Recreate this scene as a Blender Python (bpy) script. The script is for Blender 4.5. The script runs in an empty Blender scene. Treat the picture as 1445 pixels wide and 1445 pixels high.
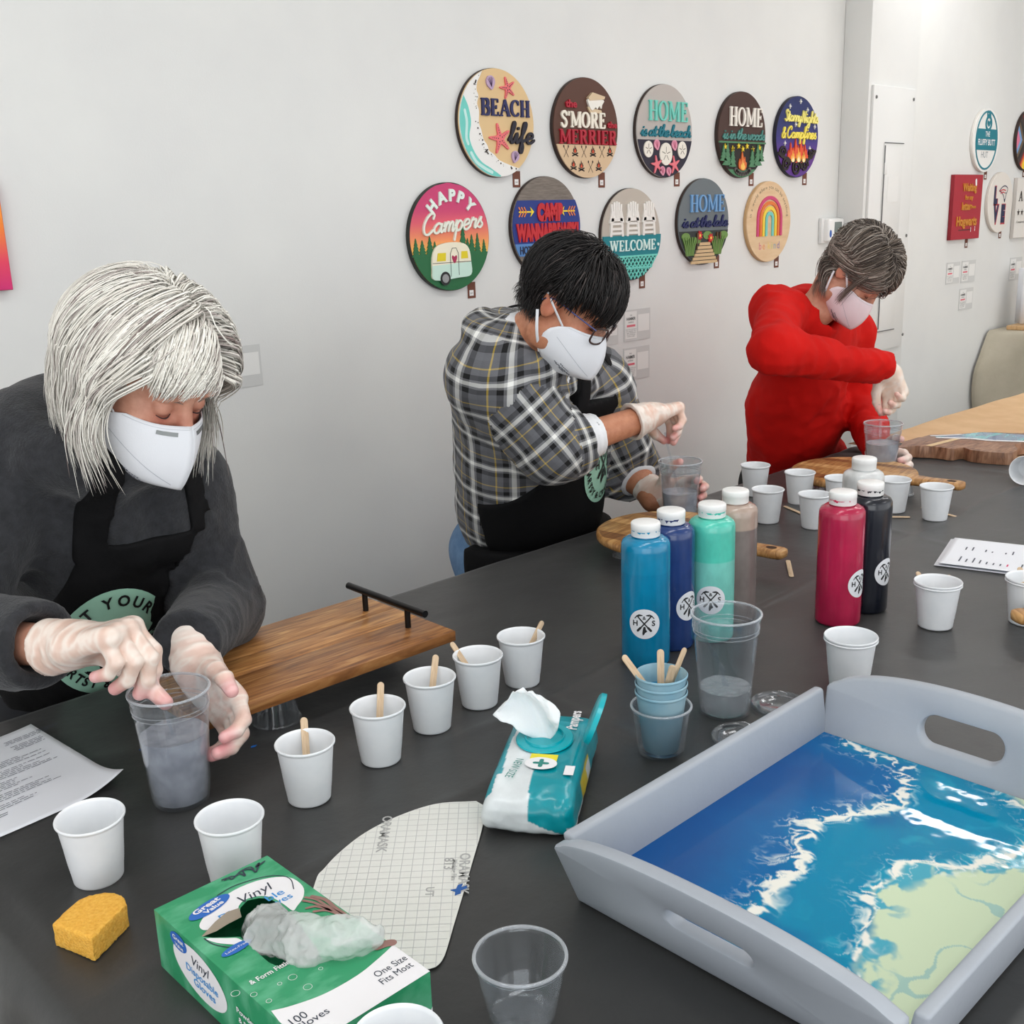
import bpy, bmesh, math, random
import numpy as np
from mathutils import Vector, Matrix
random.seed(7); RNG = np.random.default_rng(7)
SC = bpy.context.scene; COL = SC.collection
PI = math.pi; R = math.radians
T = 0.76            # height of the table top
EYE = 0.74          # camera above the table top
# ------------------------------------------------------------------ camera
FPX, PITCH, ROLL, YAW = 1538.94, .261929, -.03347, .808928
_h = np.array([math.cos(YAW), math.sin(YAW), 0]); CF = math.cos(PITCH)*_h + np.array([0, 0, -math.sin(PITCH)])
_r = np.cross(CF, [0, 0, 1.]); _r /= np.linalg.norm(_r); _u = np.cross(_r, CF)
CR = math.cos(ROLL)*_r + math.sin(ROLL)*_u; CU = -math.sin(ROLL)*_r + math.cos(ROLL)*_u
CAMP = np.array([0, 0, T+EYE])
cd = bpy.data.cameras.new('camera'); cam = bpy.data.objects.new('camera', cd); COL.objects.link(cam)
cd.sensor_fit = 'HORIZONTAL'; cd.sensor_width = 36; cd.lens = FPX/1445*36; cd.clip_start = .02
cam.matrix_world = Matrix(((CR[0], CU[0], -CF[0], 0), (CR[1], CU[1], -CF[1], 0), (CR[2], CU[2], -CF[2], T+EYE), (0, 0, 0, 1)))
SC.camera = cam
def ray(x, y): return CF + (x-722.5)/FPX*CR - (y-722.5)/FPX*CU
def at(x, y, h=0.):                 # point seen at a pixel, at height h above the table top
    d = ray(x, y); t = (EYE-h)/-d[2]; return d*t + CAMP
def aty(x, y, Y): d = ray(x, y); return d*(Y/d[1]) + CAMP
def atx(x, y, X): d = ray(x, y); return d*(X/d[0]) + CAMP
def atd(x, y, D): return ray(x, y)*D + CAMP
# ------------------------------------------------------------------ light
SC.view_settings.view_transform = 'Standard'; SC.view_settings.look = 'None'
SC.view_settings.gamma = 1; SC.view_settings.use_curve_mapping = False
SC.view_settings.exposure = 0.16
SC.cycles.use_denoising = True; SC.cycles.max_bounces = 14; SC.cycles.transmission_bounces = 14; SC.cycles.transparent_max_bounces = 16
SC.cycles.caustics_refractive = False; SC.cycles.caustics_reflective = False; SC.cycles.sample_clamp_indirect = 6
W = bpy.data.worlds.new('daylight'); SC.world = W; W.use_nodes = True
W.node_tree.nodes['Background'].inputs[0].default_value = (.96, .98, 1, 1)
W.node_tree.nodes['Background'].inputs[1].default_value = 1.0
def area(name, loc, target, sx, sy, power, col=(1, 1, 1)):
    l = bpy.data.lights.new(name, 'AREA'); l.shape = 'RECTANGLE'; l.size = sx; l.size_y = sy; l.energy = power; l.color = col
    o = bpy.data.objects.new(name, l); COL.objects.link(o); o.location = loc
    o.rotation_euler = (Vector(target)-Vector(loc)).to_track_quat('-Z', 'Y').to_euler(); return o
area('shop_window_daylight', (-2.3, -2.3, 1.55), (1.6, 2.2, .95), 3.6, 2.4, 46, (.95, .98, 1))
area('front_fill_light', (3.6, -3.2, 1.5), (3.2, 2.4, .9), 6.5, 2.4, 34, (.97, .99, 1))  # unseen fill light added in front to lift the lower back wall
# ------------------------------------------------------------------ materials
MATS = {}
def lin(c):
    c = np.array(c[:3], float)/255.; return tuple(np.where(c <= .04045, c/12.92, ((c+.055)/1.055)**2.4))
def M(name, col=(200, 200, 200), rough=.5, metal=0., trans=0., ior=1.45, sheen=0., coat=0., var=None, vs=8., vstretch=(1, 1, 1), bump=0., bs=60., bdet=4., bstretch=(1, 1, 1),
      attr=None, emit=0., sss=0., spec=.5, alpha=1., ramp=(.35, .65), coords='Object'):
    if name in MATS: return MATS[name]
    m = bpy.data.materials.new(name); MATS[name] = m; m.use_nodes = True
    nt = m.node_tree; N = nt.nodes; L = nt.links; b = N['Principled BSDF']; I = b.inputs
    c = (*lin(col), 1)
    I['Base Color'].default_value = c; I['Roughness'].default_value = rough; I['Metallic'].default_value = metal
    I['Transmission Weight'].default_value = trans; I['IOR'].default_value = ior; I['Specular IOR Level'].default_value = spec
    I['Sheen Weight'].default_value = sheen; I['Coat Weight'].default_value = coat; I['Coat Roughness'].default_value = .08; I['Alpha'].default_value = alpha
    if sss: I['Subsurface Weight'].default_value = sss; I['Subsurface Radius'].default_value = (.012, .005, .003); I['Subsurface Scale'].default_value = 1.
    if emit: I['Emission Color'].default_value = c; I['Emission Strength'].default_value = emit
    tc = N.new('ShaderNodeTexCoord')
    def noise(scale, det, stretch, rough_=.55):
        mp = N.new('ShaderNodeMapping'); mp.inputs['Scale'].default_value = stretch; L.new(tc.outputs[coords], mp.inputs[0])
        n = N.new('ShaderNodeTexNoise'); n.inputs['Scale'].default_value = scale; n.inputs['Detail'].default_value = det; n.inputs['Roughness'].default_value = rough_
        L.new(mp.outputs[0], n.inputs['Vector']); return n
    src = None
    if attr:
        a = N.new('ShaderNodeAttribute'); a.attribute_name = attr; src = a.outputs['Color']
    if var is not None:
        n = noise(vs, 5, vstretch); cr = N.new('ShaderNodeValToRGB'); L.new(n.outputs['Fac'], cr.inputs[0])
        cr.color_ramp.elements[0].position = ramp[0]; cr.color_ramp.elements[1].position = ramp[1]
        if src is None:
            cr.color_ramp.elements[0].color = c; cr.color_ramp.elements[1].color = (*lin(var), 1); src = cr.outputs[0]
        else:
            cr.color_ramp.elements[0].color = (*lin(var), 1); cr.color_ramp.elements[1].color = (1, 1, 1, 1)
            mx = N.new('ShaderNodeMix'); mx.data_type = 'RGBA'; mx.blend_type = 'MULTIPLY'; mx.inputs[0].default_value = 1
            L.new(src, mx.inputs[6]); L.new(cr.outputs[0], mx.inputs[7]); src = mx.outputs[2]
    if src is not None: L.new(src, I['Base Color'])
    if bump:
        n = noise(bs, bdet, bstretch); bp = N.new('ShaderNodeBump'); bp.inputs['Strength'].default_value = min(1, bump); bp.inputs['Distance'].default_value = .002*max(1, bump)
        L.new(n.outputs['Fac'], bp.inputs['Height']); L.new(bp.outputs[0], I['Normal'])
    return m
def M_thin(name, tint=(246, 248, 250), haze=.03, edge=.16):
    """thin clear plastic sheet: passes light straight, mirrors at grazing angles, slightly milky edges"""
    if name in MATS: return MATS[name]
    m = bpy.data.materials.new(name); MATS[name] = m; m.use_nodes = True; nt = m.node_tree; N = nt.nodes; L = nt.links; N.remove(N['Principled BSDF']); out = N['Material Output']
    tr = N.new('ShaderNodeBsdfTransparent'); tr.inputs[0].default_value = (*lin(tint), 1); gl = N.new('ShaderNodeBsdfGlossy'); gl.inputs['Roughness'].default_value = .06; gl.inputs[0].default_value = (1, 1, 1, 1); df = N.new('ShaderNodeBsdfDiffuse'); df.inputs[0].default_value = (*lin((222, 226, 230)), 1)
    lw = N.new('ShaderNodeLayerWeight'); lw.inputs[0].default_value = .5; pw = N.new('ShaderNodeMath'); pw.operation = 'POWER'; pw.inputs[1].default_value = 2.2; L.new(lw.outputs['Facing'], pw.inputs[0])
    mh = N.new('ShaderNodeMath'); mh.operation = 'MULTIPLY_ADD'; mh.inputs[1].default_value = edge; mh.inputs[2].default_value = haze*.5; L.new(pw.outputs[0], mh.inputs[0])
    a = N.new('ShaderNodeMixShader'); L.new(mh.outputs[0], a.inputs[0]); L.new(tr.outputs[0], a.inputs[1]); L.new(df.outputs[0], a.inputs[2])
    fr = N.new('ShaderNodeMath'); fr.operation = 'MULTIPLY_ADD'; fr.inputs[1].default_value = 1.0; fr.inputs[2].default_value = .045; p4 = N.new('ShaderNodeMath'); p4.operation = 'POWER'; p4.inputs[1].default_value = 5.; L.new(lw.outputs['Facing'], p4.inputs[0]); L.new(p4.outputs[0], fr.inputs[0]); b = N.new('ShaderNodeMixShader'); L.new(fr.outputs[0], b.inputs[0]); L.new(a.outputs[0], b.inputs[1]); L.new(gl.outputs[0], b.inputs[2]); L.new(b.outputs[0], out.inputs[0]); return m
# ------------------------------------------------------------------ mesh helpers
class MB:
    def __init__(s): s.v = []; s.f = []; s.m = []; s.c = []; s.n = 0; s.hasc = False
    def add(s, v, f, mat=0, col=None):
        v = np.asarray(v, float).reshape(-1, 3); s.v.append(v); s.f += [tuple(i+s.n for i in q) for q in f]; s.m += [mat]*len(f)
        if col is not None: s.hasc = True
        col = np.ones((len(v), 3)) if col is None else np.broadcast_to(np.asarray(col, float), (len(v), 3)); s.c.append(col)
        s.n += len(v); return s
    def xf(s, fn): s.v = [fn(np.concatenate(s.v))]; return s
    def build(s, name, mats, parent=None, angle=35, smooth=True, loc=None, rot=None):
        v = np.concatenate(s.v) if s.v else np.zeros((0, 3))
        return mesh_obj(name, v, s.f, mats, parent, s.m, np.concatenate(s.c) if s.hasc else None, angle, smooth, loc, rot)
def mesh_obj(name, v, f, mats, parent=None, mi=None, col=None, angle=35, smooth=True, loc=None, rot=None):
    me = bpy.data.meshes.new(name)
    if isinstance(f, np.ndarray):
        k = f.shape[1]; me.vertices.add(len(v)); me.vertices.foreach_set('co', np.asarray(v, np.float32).ravel())
        me.loops.add(f.size); me.loops.foreach_set('vertex_index', f.astype(np.int32).ravel())
        me.polygons.add(len(f)); me.polygons.foreach_set('loop_start', np.arange(0, f.size, k, dtype=np.int32)); me.update(calc_edges=True); me.validate()
    else:
        me.from_pydata(np.asarray(v, float).tolist(), [], f); me.update()
    for m in (mats if isinstance(mats, (list, tuple)) else [mats]): me.materials.append(m)
    if mi is not None and len(set(mi)) > 1: me.polygons.foreach_set('material_index', np.asarray(mi, np.int32))
    if col is not None:
        a = me.attributes.new('Col', 'FLOAT_COLOR', 'POINT'); a.data.foreach_set('color', np.concatenate([col, np.ones((len(col), 1))], 1).astype(np.float32).ravel())
    if smooth:
        me.polygons.foreach_set('use_smooth', np.ones(len(me.polygons), bool))
        if angle is not None and angle < 180: me.set_sharp_from_angle(angle=R(angle))
    o = bpy.data.objects.new(name, me); COL.objects.link(o)
    if parent is not None: o.parent = parent
    if loc is not None: o.location = loc
    if rot is not None: o.rotation_euler = rot
    return o
def tag(o, label=None, cat=None, group=None, kind=None):
    if label: o['label'] = label
    if cat: o['category'] = cat
    if group: o['group'] = group
    if kind: o['kind'] = kind
    return o
def thing(name, label, cat, loc=(0, 0, 0), rz=0., group=None, rot=None):
    o = bpy.data.objects.new(name, None); COL.objects.link(o); o.location = loc; o.rotation_euler = rot or (0, 0, rz); o.empty_display_size = .02
    return tag(o, label, cat, group)
def dup(root, loc, rz=0., label=None, rot=None):
    r = root.copy(); COL.objects.link(r); r.location = loc; r.rotation_euler = rot or (0, 0, rz)
    if label: r['label'] = label
    for ch in list(root.children):
        c = ch.copy(); COL.objects.link(c); c.parent = r
        for g in ch.children:
            d = g.copy(); COL.objects.link(d); d.parent = c
    return r
def rotz(v, a): c, s = math.cos(a), math.sin(a); v = np.asarray(v, float); return np.stack([v[:, 0]*c-v[:, 1]*s, v[:, 0]*s+v[:, 1]*c, v[:, 2]], 1)
def lathe(prof, n=48, closed=False):
    prof = np.asarray(prof, float); a = np.linspace(0, 2*PI, n, endpoint=False); k = len(prof)
    v = np.stack([np.outer(prof[:, 0], np.cos(a)), np.outer(prof[:, 0], np.sin(a)), np.repeat(prof[:, 1:2], n, 1)], 2).reshape(-1, 3)
    f = []
    for i in range(k if closed else k-1):
        j = (i+1) % k
        for q in range(n): p = (q+1) % n; f.append((i*n+q, i*n+p, j*n+p, j*n+q))
    return v, f
def disc(r, z, n=48, up=True, cx=0, cy=0, sx=1, sy=1):
    a = np.linspace(0, 2*PI, n, endpoint=False); v = np.stack([cx+r*sx*np.cos(a), cy+r*sy*np.sin(a), np.full(n, z)], 1)
    return v, [tuple(range(n)) if up else tuple(range(n))[::-1]]
def solid_lathe(prof, n=48):        # profile from axis to axis; the ends are closed with n-gons
    v, f = lathe(prof, n); k = len(prof); f.append(tuple(range(n))[::-1]); f.append(tuple((k-1)*n+i for i in range(n))); return v, f
def box(c, s, bev=0., seg=2, rot=None):
    bm = bmesh.new(); bmesh.ops.create_cube(bm, size=1); bmesh.ops.scale(bm, vec=s, verts=bm.verts)
    if bev: bmesh.ops.bevel(bm, geom=bm.edges[:], offset=bev, segments=seg, affect='EDGES', profile=.5)
    return from_bm(bm, c, rot)
def from_bm(bm, c=(0, 0, 0), rot=None):
    bm.verts.index_update(); v = np.array([p.co for p in bm.verts]); f = [tuple(q.index for q in p.verts) for p in bm.faces]; bm.free()
    if rot is not None: v = v @ np.array(rot).T
    return v+np.array(c, float), f
def prism(pts, z0, z1, bev=0., bevtop=True):
    pts = np.asarray(pts, float)
    x, y = pts[:, 0], pts[:, 1]
    if np.sum(x*np.roll(y, -1)-np.roll(x, -1)*y) < 0: pts = pts[::-1]
    n = len(pts)
    if bev:
        bm = bmesh.new(); vs = [bm.verts.new((*p, z0)) for p in pts]; fc = bm.faces.new(vs[::-1])
        e = bmesh.ops.extrude_face_region(bm, geom=[fc]); nv = [q for q in e['geom'] if isinstance(q, bmesh.types.BMVert)]
        bmesh.ops.translate(bm, vec=(0, 0, z1-z0), verts=nv); bmesh.ops.recalc_face_normals(bm, faces=bm.faces[:])
        hz = lambda q: all(abs(w.co.z-z1) < 1e-6 for w in q.verts) or (not bevtop and all(abs(w.co.z-z0) < 1e-6 for w in q.verts))
        bmesh.ops.bevel(bm, geom=[q for q in bm.edges if hz(q)], offset=bev, segments=2, affect='EDGES', profile=.5, clamp_overlap=True)
        return from_bm(bm)
    v = np.concatenate([np.c_[pts, np.full(n, z0)], np.c_[pts, np.full(n, z1)]])
    f = [tuple(range(n))[::-1], tuple(range(n, 2*n))]+[(i, (i+1) % n, n+(i+1) % n, n+i) for i in range(n)]
    return v, f
def flat(pts, z=0.):
    pts = np.asarray(pts, float); x, y = pts[:, 0], pts[:, 1]
    if np.sum(x*np.roll(y, -1)-np.roll(x, -1)*y) < 0: pts = pts[::-1]
    return np.c_[pts, np.full(len(pts), z)], [tuple(range(len(pts)))]
def tube(path, rad, n=10, caps=True, flat_=1.):
    P = np.asarray(path, float); k = len(P); rad = np.broadcast_to(np.asarray(rad, float), (k,))
    t = np.gradient(P, axis=0); t /= np.linalg.norm(t, axis=1)[:, None]+1e-12
    ref = np.array([0, 0, 1.]) if abs(t[0][2]) < .9 else np.array([1., 0, 0]); u = np.cross(t[0], ref); u /= np.linalg.norm(u); V = []
    for i in range(k):
        u = u-t[i]*(u@t[i]); u /= np.linalg.norm(u)+1e-12; w = np.cross(t[i], u)
        a = np.arange(n)*2*PI/n; V.append(P[i]+rad[i]*(np.outer(np.cos(a), u)+flat_*np.outer(np.sin(a), w)))
    f = [(i*n+q, i*n+(q+1) % n, (i+1)*n+(q+1) % n, (i+1)*n+q) for i in range(k-1) for q in range(n)]
    if caps: f += [tuple(range(n))[::-1], tuple((k-1)*n+q for q in range(n))]
    return np.concatenate(V), f
def smooth_path(p, m=8, closed=False):      # Catmull-Rom
    p = np.asarray(p, float)
    if len(p) < 3 and not closed: return np.stack([p[0]+(p[-1]-p[0])*t for t in np.linspace(0, 1, m)])
    q = np.concatenate([p[-1:], p, p[:2]]) if closed else np.concatenate([2*p[:1]-p[1:2], p, 2*p[-1:]-p[-2:-1]])
    out = []; t = np.linspace(0, 1, m, endpoint=False)[:, None]
    for i in range(1, len(q)-2):
        a, b, c, d = q[i-1], q[i], q[i+1], q[i+2]
        out.append(.5*(2*b+(c-a)*t+(2*a-5*b+4*c-d)*t*t+(3*b-a-3*c+d)*t**3))
    if not closed: out.append(p[-1:])
    return np.concatenate(out)
def ribbon(path, w, cap=5):                   # outline of a stroke with round ends; w half width (scalar or per point)
    P = np.asarray(path, float)[:, :2]; k = len(P); w = np.broadcast_to(np.asarray(w, float), (k,))
    t = np.gradient(P, axis=0); t /= np.linalg.norm(t, axis=1)[:, None]+1e-12; n = np.stack([-t[:, 1], t[:, 0]], 1)
    Lp, Rp = P+n*w[:, None], P-n*w[:, None]; V = np.concatenate([Lp, Rp]); F = [(i, k+i, k+i+1, i+1) for i in range(k-1)]
    if cap:
        for e, s in ((0, 1), (k-1, -1)):
            a0 = math.atan2(*(n[e][::-1]))
            arc = [P[e]+w[e]*np.array([math.cos(a0+s*PI*j/cap), math.sin(a0+s*PI*j/cap)]) for j in range(1, cap)]
            b = len(V); V = np.concatenate([V, arc]); ids = [e]+list(range(b, b+len(arc)))+[k+e]; F.append(tuple(ids if s > 0 else ids[::-1]))
    return V, F
def stroke(path, w, z0, z1, cap=5):           # raised stroke: top, walls, bottom left open
    V, F = ribbon(path, w, cap); n = len(V)
    kk = len(path); zt = z1+7e-6*np.concatenate([np.arange(kk), np.arange(kk), np.zeros(n-2*kk)]); v = np.concatenate([np.c_[V, zt], np.c_[V, np.full(n, z0)]]); ed = {}
    for q in F:
        for a, b in zip(q, q[1:]+q[:1]): ed[(a, b)] = 1
    f = list(F)+[(b, a, n+a, n+b) for (a, b) in ed if (b, a) not in ed]
    return v, f
_TXT = {}
def text2d(s, size=1., bold=0., shear=0., spacing=1.):
    """outline glyphs of the built-in font as flat triangles, scaled so that the cap height is `size`, centred on x"""
    key = (s, bold, shear, spacing)
    if key not in _TXT:
        c = bpy.data.curves.new('t', 'FONT'); c.body = s; c.size = 1; c.offset = bold; c.shear = shear; c.space_character = spacing; c.resolution_u = 3; c.fill_mode = 'FRONT'; c.dimensions = '2D'
        o = bpy.data.objects.new('t', c); COL.objects.link(o); bpy.context.view_layer.update()
        me = o.evaluated_get(bpy.context.evaluated_depsgraph_get()).to_mesh()
        v = np.array([p.co[:2] for p in me.vertices]).reshape(-1, 2); f = [tuple(p.vertices) for p in me.polygons]
        bpy.data.objects.remove(o); bpy.data.curves.remove(c)
        if len(v): v[:, 0] -= (v[:, 0].min()+v[:, 0].max())/2
        _TXT[key] = (v/.729, f)
    v, f = _TXT[key]; return v*size, f
def put_text(mb, s, x, y, size, z0, z1=None, mat=0, width=None, bold=0., shear=0., rot=0., col=None, warp=None, mirror=False, spacing=1.):
    v, f = text2d(s, size, bold, shear, spacing); v = v.copy()
    if not len(v): return
    if width: v[:, 0] *= width/(np.ptp(v[:, 0])+1e-9)
    if warp is not None: v = warp(v)
    c, sn = math.cos(rot), math.sin(rot); v = np.stack([v[:, 0]*c-v[:, 1]*sn+x, v[:, 0]*sn+v[:, 1]*c+y], 1)
    n = len(v)
    if z1 is None: mb.add(np.c_[v, np.full(n, z0)], f, mat, col); return
    ed = {}
    for q in f:
        for a, b in zip(q, q[1:]+q[:1]): ed[(a, b)] = 1
    F = list(f)+[(b, a, n+a, n+b) for (a, b) in ed if (b, a) not in ed]
    mb.add(np.concatenate([np.c_[v, np.full(n, z1)], np.c_[v, np.full(n, z0)]]), F, mat, col)
def arc_text(mb, s, cx, cy, rad, a_mid, size, z0, z1=None, mat=0, bold=0., track=1.15, inward=False, col=None):
    """letters set one by one along a circle; inward: readable along the bottom of the circle"""
    ws = []
    for ch in s:
        v, _ = text2d(ch, size, bold); ws.append((np.ptp(v[:, 0]) if len(v) else size*.35)+size*.16*track)
    tot = sum(ws)/rad; sgn = 1 if inward else -1; a = a_mid - sgn*tot/2
    for ch, w in zip(s, ws):
        a += sgn*w/2/rad
        put_text(mb, ch, cx+rad*math.cos(a), cy+rad*math.sin(a), size, z0, z1, mat, bold=bold, rot=a+(PI/2 if inward else -PI/2), col=col)
        a += sgn*w/2/rad
def vnoise(P, scale, seed=0, octv=3):       # cheap smooth value noise, vectorised, any dimension 2 or 3
    P = np.asarray(P, float)*scale; out = np.zeros(len(P)); amp = 1.; tot = 0
    for o in range(octv):
        i = np.floor(P).astype(np.int64); fr = P-i; fr = fr*fr*(3-2*fr); d = P.shape[1]; acc = np.zeros(len(P))
        for c in range(2**d):
            h = np.full(len(P), seed*374761393+o*668265263, np.int64); w = np.ones(len(P))
            for k in range(d):
                b = (c >> k) & 1; h = (h ^ ((i[:, k]+b)*(73856093, 19349663, 83492791)[k])) * 1274126177 & 0x7fffffff
                w = w*(fr[:, k] if b else 1-fr[:, k])
            h = (h ^ (h >> 13)) * 1103515245 & 0x7fffffff; h = h ^ (h >> 16); acc += w*((h & 0xffff)/65535.)
        out += amp*acc; tot += amp; amp *= .5; P = P*2+17.3
    return out/tot
def noise_disp(v, amp, scale, seed=0): return (vnoise(v, scale, seed)-.5)*2*amp
# ------------------------------------------------------------------ smooth bodies: signed distance functions meshed with surface nets
def smin(a, b, k):
    if k <= 0: return np.minimum(a, b)
    h = np.maximum(k-np.abs(a-b), 0)/k; return np.minimum(a, b)-h*h*k*.25
def smax(a, b, k): return -smin(-a, -b, k)
def s_cone(P, a, b, ra, rb):                 # round cone between a and b
    a = np.asarray(a, float); b = np.asarray(b, float); ba = b-a; L2 = ba@ba+1e-12
    t = np.clip(((P-a)@ba)/L2, 0, 1); return np.linalg.norm(P-a-t[:, None]*ba, axis=1)-(ra+(rb-ra)*t)
def s_ell(P, c, r, Rm=None):                  # ellipsoid; Rm rows are its axes
    q = P-np.asarray(c, float)
    if Rm is not None: q = q @ np.asarray(Rm).T
    r = np.asarray(r, float); k0 = np.linalg.norm(q/r, axis=1); k1 = np.linalg.norm(q/(r*r), axis=1)+1e-9; return k0*(k0-1)/k1
def s_box(P, c, h, rd=0., Rm=None):
    q = P-np.asarray(c, float)
    if Rm is not None: q = q @ np.asarray(Rm).T
    q = np.abs(q)-(np.asarray(h, float)-rd); return np.linalg.norm(np.maximum(q, 0), axis=1)+np.minimum(q.max(1), 0)-rd
class SDF:
    """list of (function, k) joined smoothly; a negative k cuts the shape away"""
    def __init__(s): s.p = []; s.post = None
    def cone(s, a, b, ra, rb, k=.02): s.p.append((lambda P: s_cone(P, a, b, ra, rb), k)); return s
    def chain(s, pts, rs, k=.02):
        for i in range(len(pts)-1): s.cone(pts[i], pts[i+1], rs[i], rs[i+1], k)
        return s
    def ell(s, c, r, Rm=None, k=.02): s.p.append((lambda P: s_ell(P, c, r, Rm), k)); return s
    def box(s, c, h, rd=.01, Rm=None, k=.02): s.p.append((lambda P: s_box(P, c, h, rd, Rm), k)); return s
    def fn(s, f, k=.02): s.p.append((f, k)); return s
    def cut(s, f, k=.005): s.p.append((f, -k-1e-9)); return s
    def __call__(s, P):
        d = np.full(len(P), 1e3)
        for f, k in s.p: d = smin(d, f(P), k) if k >= 0 else smax(d, -f(P), -k)
        if s.post is not None: d = s.post(P, d)
        return d
def axis_grid(lo, hi, h, fine=()):
    """coordinates from lo to hi with step h, finer inside the given (lo, hi, step) ranges"""
    x = [lo]
    while x[-1] < hi:
        st = h
        for a, b, s in fine:
            dd = max(a-x[-1], x[-1]-b, 0); st = min(st, s+dd*.25)
        x.append(x[-1]+st)
    return np.array(x)
def sdf_mesh(f, xs, ys, zs, blk=8, lip=1.6):
    def pad(a):
        n = (-len(a)) % blk
        return np.concatenate([a, a[-1]+np.arange(1, n+1)*(a[-1]-a[-2])]) if n else a
    xs, ys, zs = pad(xs), pad(ys), pad(zs); nx, ny, nz = len(xs), len(ys), len(zs)
    def cr(a): b = a.reshape(-1, blk); return (b[:, 0]+b[:, -1])/2, (b[:, -1]-b[:, 0])/2
    (cx, hx), (cy, hy), (cz, hz) = cr(xs), cr(ys), cr(zs)
    C = np.stack(np.meshgrid(cx, cy, cz, indexing='ij'), -1).reshape(-1, 3); Rr = np.sqrt(np.add.outer(np.add.outer(hx**2, hy**2), hz**2)).ravel()
    d = f(C); near = np.abs(d) < Rr*lip+.012
    D = np.empty((len(cx), len(cy), len(cz), blk, blk, blk), np.float32); D[:] = d.reshape(len(cx), len(cy), len(cz))[..., None, None, None]
    idx = np.argwhere(near.reshape(len(cx), len(cy), len(cz)))
    X, Y, Z = xs.reshape(-1, blk), ys.reshape(-1, blk), zs.reshape(-1, blk)
    for s in range(0, len(idx), 400):
        I = idx[s:s+400]; m = len(I); g = np.empty((m, blk, blk, blk, 3))
        g[..., 0] = X[I[:, 0]][:, :, None, None]; g[..., 1] = Y[I[:, 1]][:, None, :, None]; g[..., 2] = Z[I[:, 2]][:, None, None, :]
        D[I[:, 0], I[:, 1], I[:, 2]] = f(g.reshape(-1, 3)).reshape(m, blk, blk, blk)
    D = D.transpose(0, 3, 1, 4, 2, 5).reshape(nx, ny, nz)
    ins = D < 0; cnt = np.zeros((nx-1, ny-1, nz-1), np.int8)
    for a in (0, 1):
        for b in (0, 1):
            for c in (0, 1): cnt += ins[a:nx-1+a, b:ny-1+b, c:nz-1+c]
    act = np.argwhere((cnt > 0) & (cnt < 8)); i, j, k = act.T
    acc = np.zeros((len(act), 3)); n = np.zeros(len(act))
    co = [(a, b, c) for a in (0, 1) for b in (0, 1) for c in (0, 1)]
    val = {q: D[i+q[0], j+q[1], k+q[2]].astype(float) for q in co}; pos = {q: np.stack([xs[i+q[0]], ys[j+q[1]], zs[k+q[2]]], 1) for q in co}
    for q in co:
        for ax in range(3):
            if q[ax] == 0:
                p = tuple(1 if t == ax else q[t] for t in range(3)); a, b = val[q], val[p]; m = (a < 0) != (b < 0); t = np.where(m, a/(a-b+1e-20), 0)
                acc += np.where(m[:, None], pos[q]+(pos[p]-pos[q])*t[:, None], 0); n += m
    V = acc/n[:, None]; M_ = np.full((nx-1, ny-1, nz-1), -1, np.int32); M_[i, j, k] = np.arange(len(act)); Fs = []
    for ax in range(3):
        sl = [slice(None)]*3; sl2 = [slice(None)]*3; sl[ax] = slice(0, -1); sl2[ax] = slice(1, None)
        a, b = ins[tuple(sl)], ins[tuple(sl2)]; e = np.argwhere(a != b); o1, o2 = [(1, 2), (2, 0), (0, 1)][ax]
        e = e[(e[:, o1] > 0) & (e[:, o2] > 0) & (e[:, o1] < D.shape[o1]-1) & (e[:, o2] < D.shape[o2]-1)]
        if not len(e): continue
        def g(d1, d2): q = e.copy(); q[:, o1] -= d1; q[:, o2] -= d2; return M_[q[:, 0], q[:, 1], q[:, 2]]
        Q = np.stack([g(1, 1), g(0, 1), g(0, 0), g(1, 0)], 1); fl = ~a[e[:, 0], e[:, 1], e[:, 2]]; Q[fl] = Q[fl][:, ::-1]; Fs.append(Q)
    F = np.concatenate(Fs); F = F[(F >= 0).all(1)]
    return V, F
def relax(V, F, it=1, lam=.5):
    E = np.concatenate([F[:, [0, 1]], F[:, [1, 2]], F[:, [2, 3]], F[:, [3, 0]]])
    for _ in range(it):
        A = np.zeros_like(V); n = np.zeros(len(V)); np.add.at(A, E[:, 0], V[E[:, 1]]); np.add.at(n, E[:, 0], 1)
        np.add.at(A, E[:, 1], V[E[:, 0]]); np.add.at(n, E[:, 1], 1); V = V+(A/np.maximum(n, 1)[:, None]-V)*lam
    return V
def sdf_obj(name, f, lo, hi, h, mat, parent=None, fine=((), (), ()), col=None, it=1, loc=None):
    V, F = sdf_mesh(f, axis_grid(lo[0], hi[0], h, fine[0]), axis_grid(lo[1], hi[1], h, fine[1]), axis_grid(lo[2], hi[2], h, fine[2]))
    if it: V = relax(V, F, it)
    return mesh_obj(name, V, F, mat, parent, col=col(V) if col else None, angle=180, loc=loc)
def axes(fwd, up):
    f = np.asarray(fwd, float); f = f/np.linalg.norm(f); u = np.asarray(up, float); r = np.cross(f, u); r /= np.linalg.norm(r); return r, f, np.cross(r, f)   # right, forward, up
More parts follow.
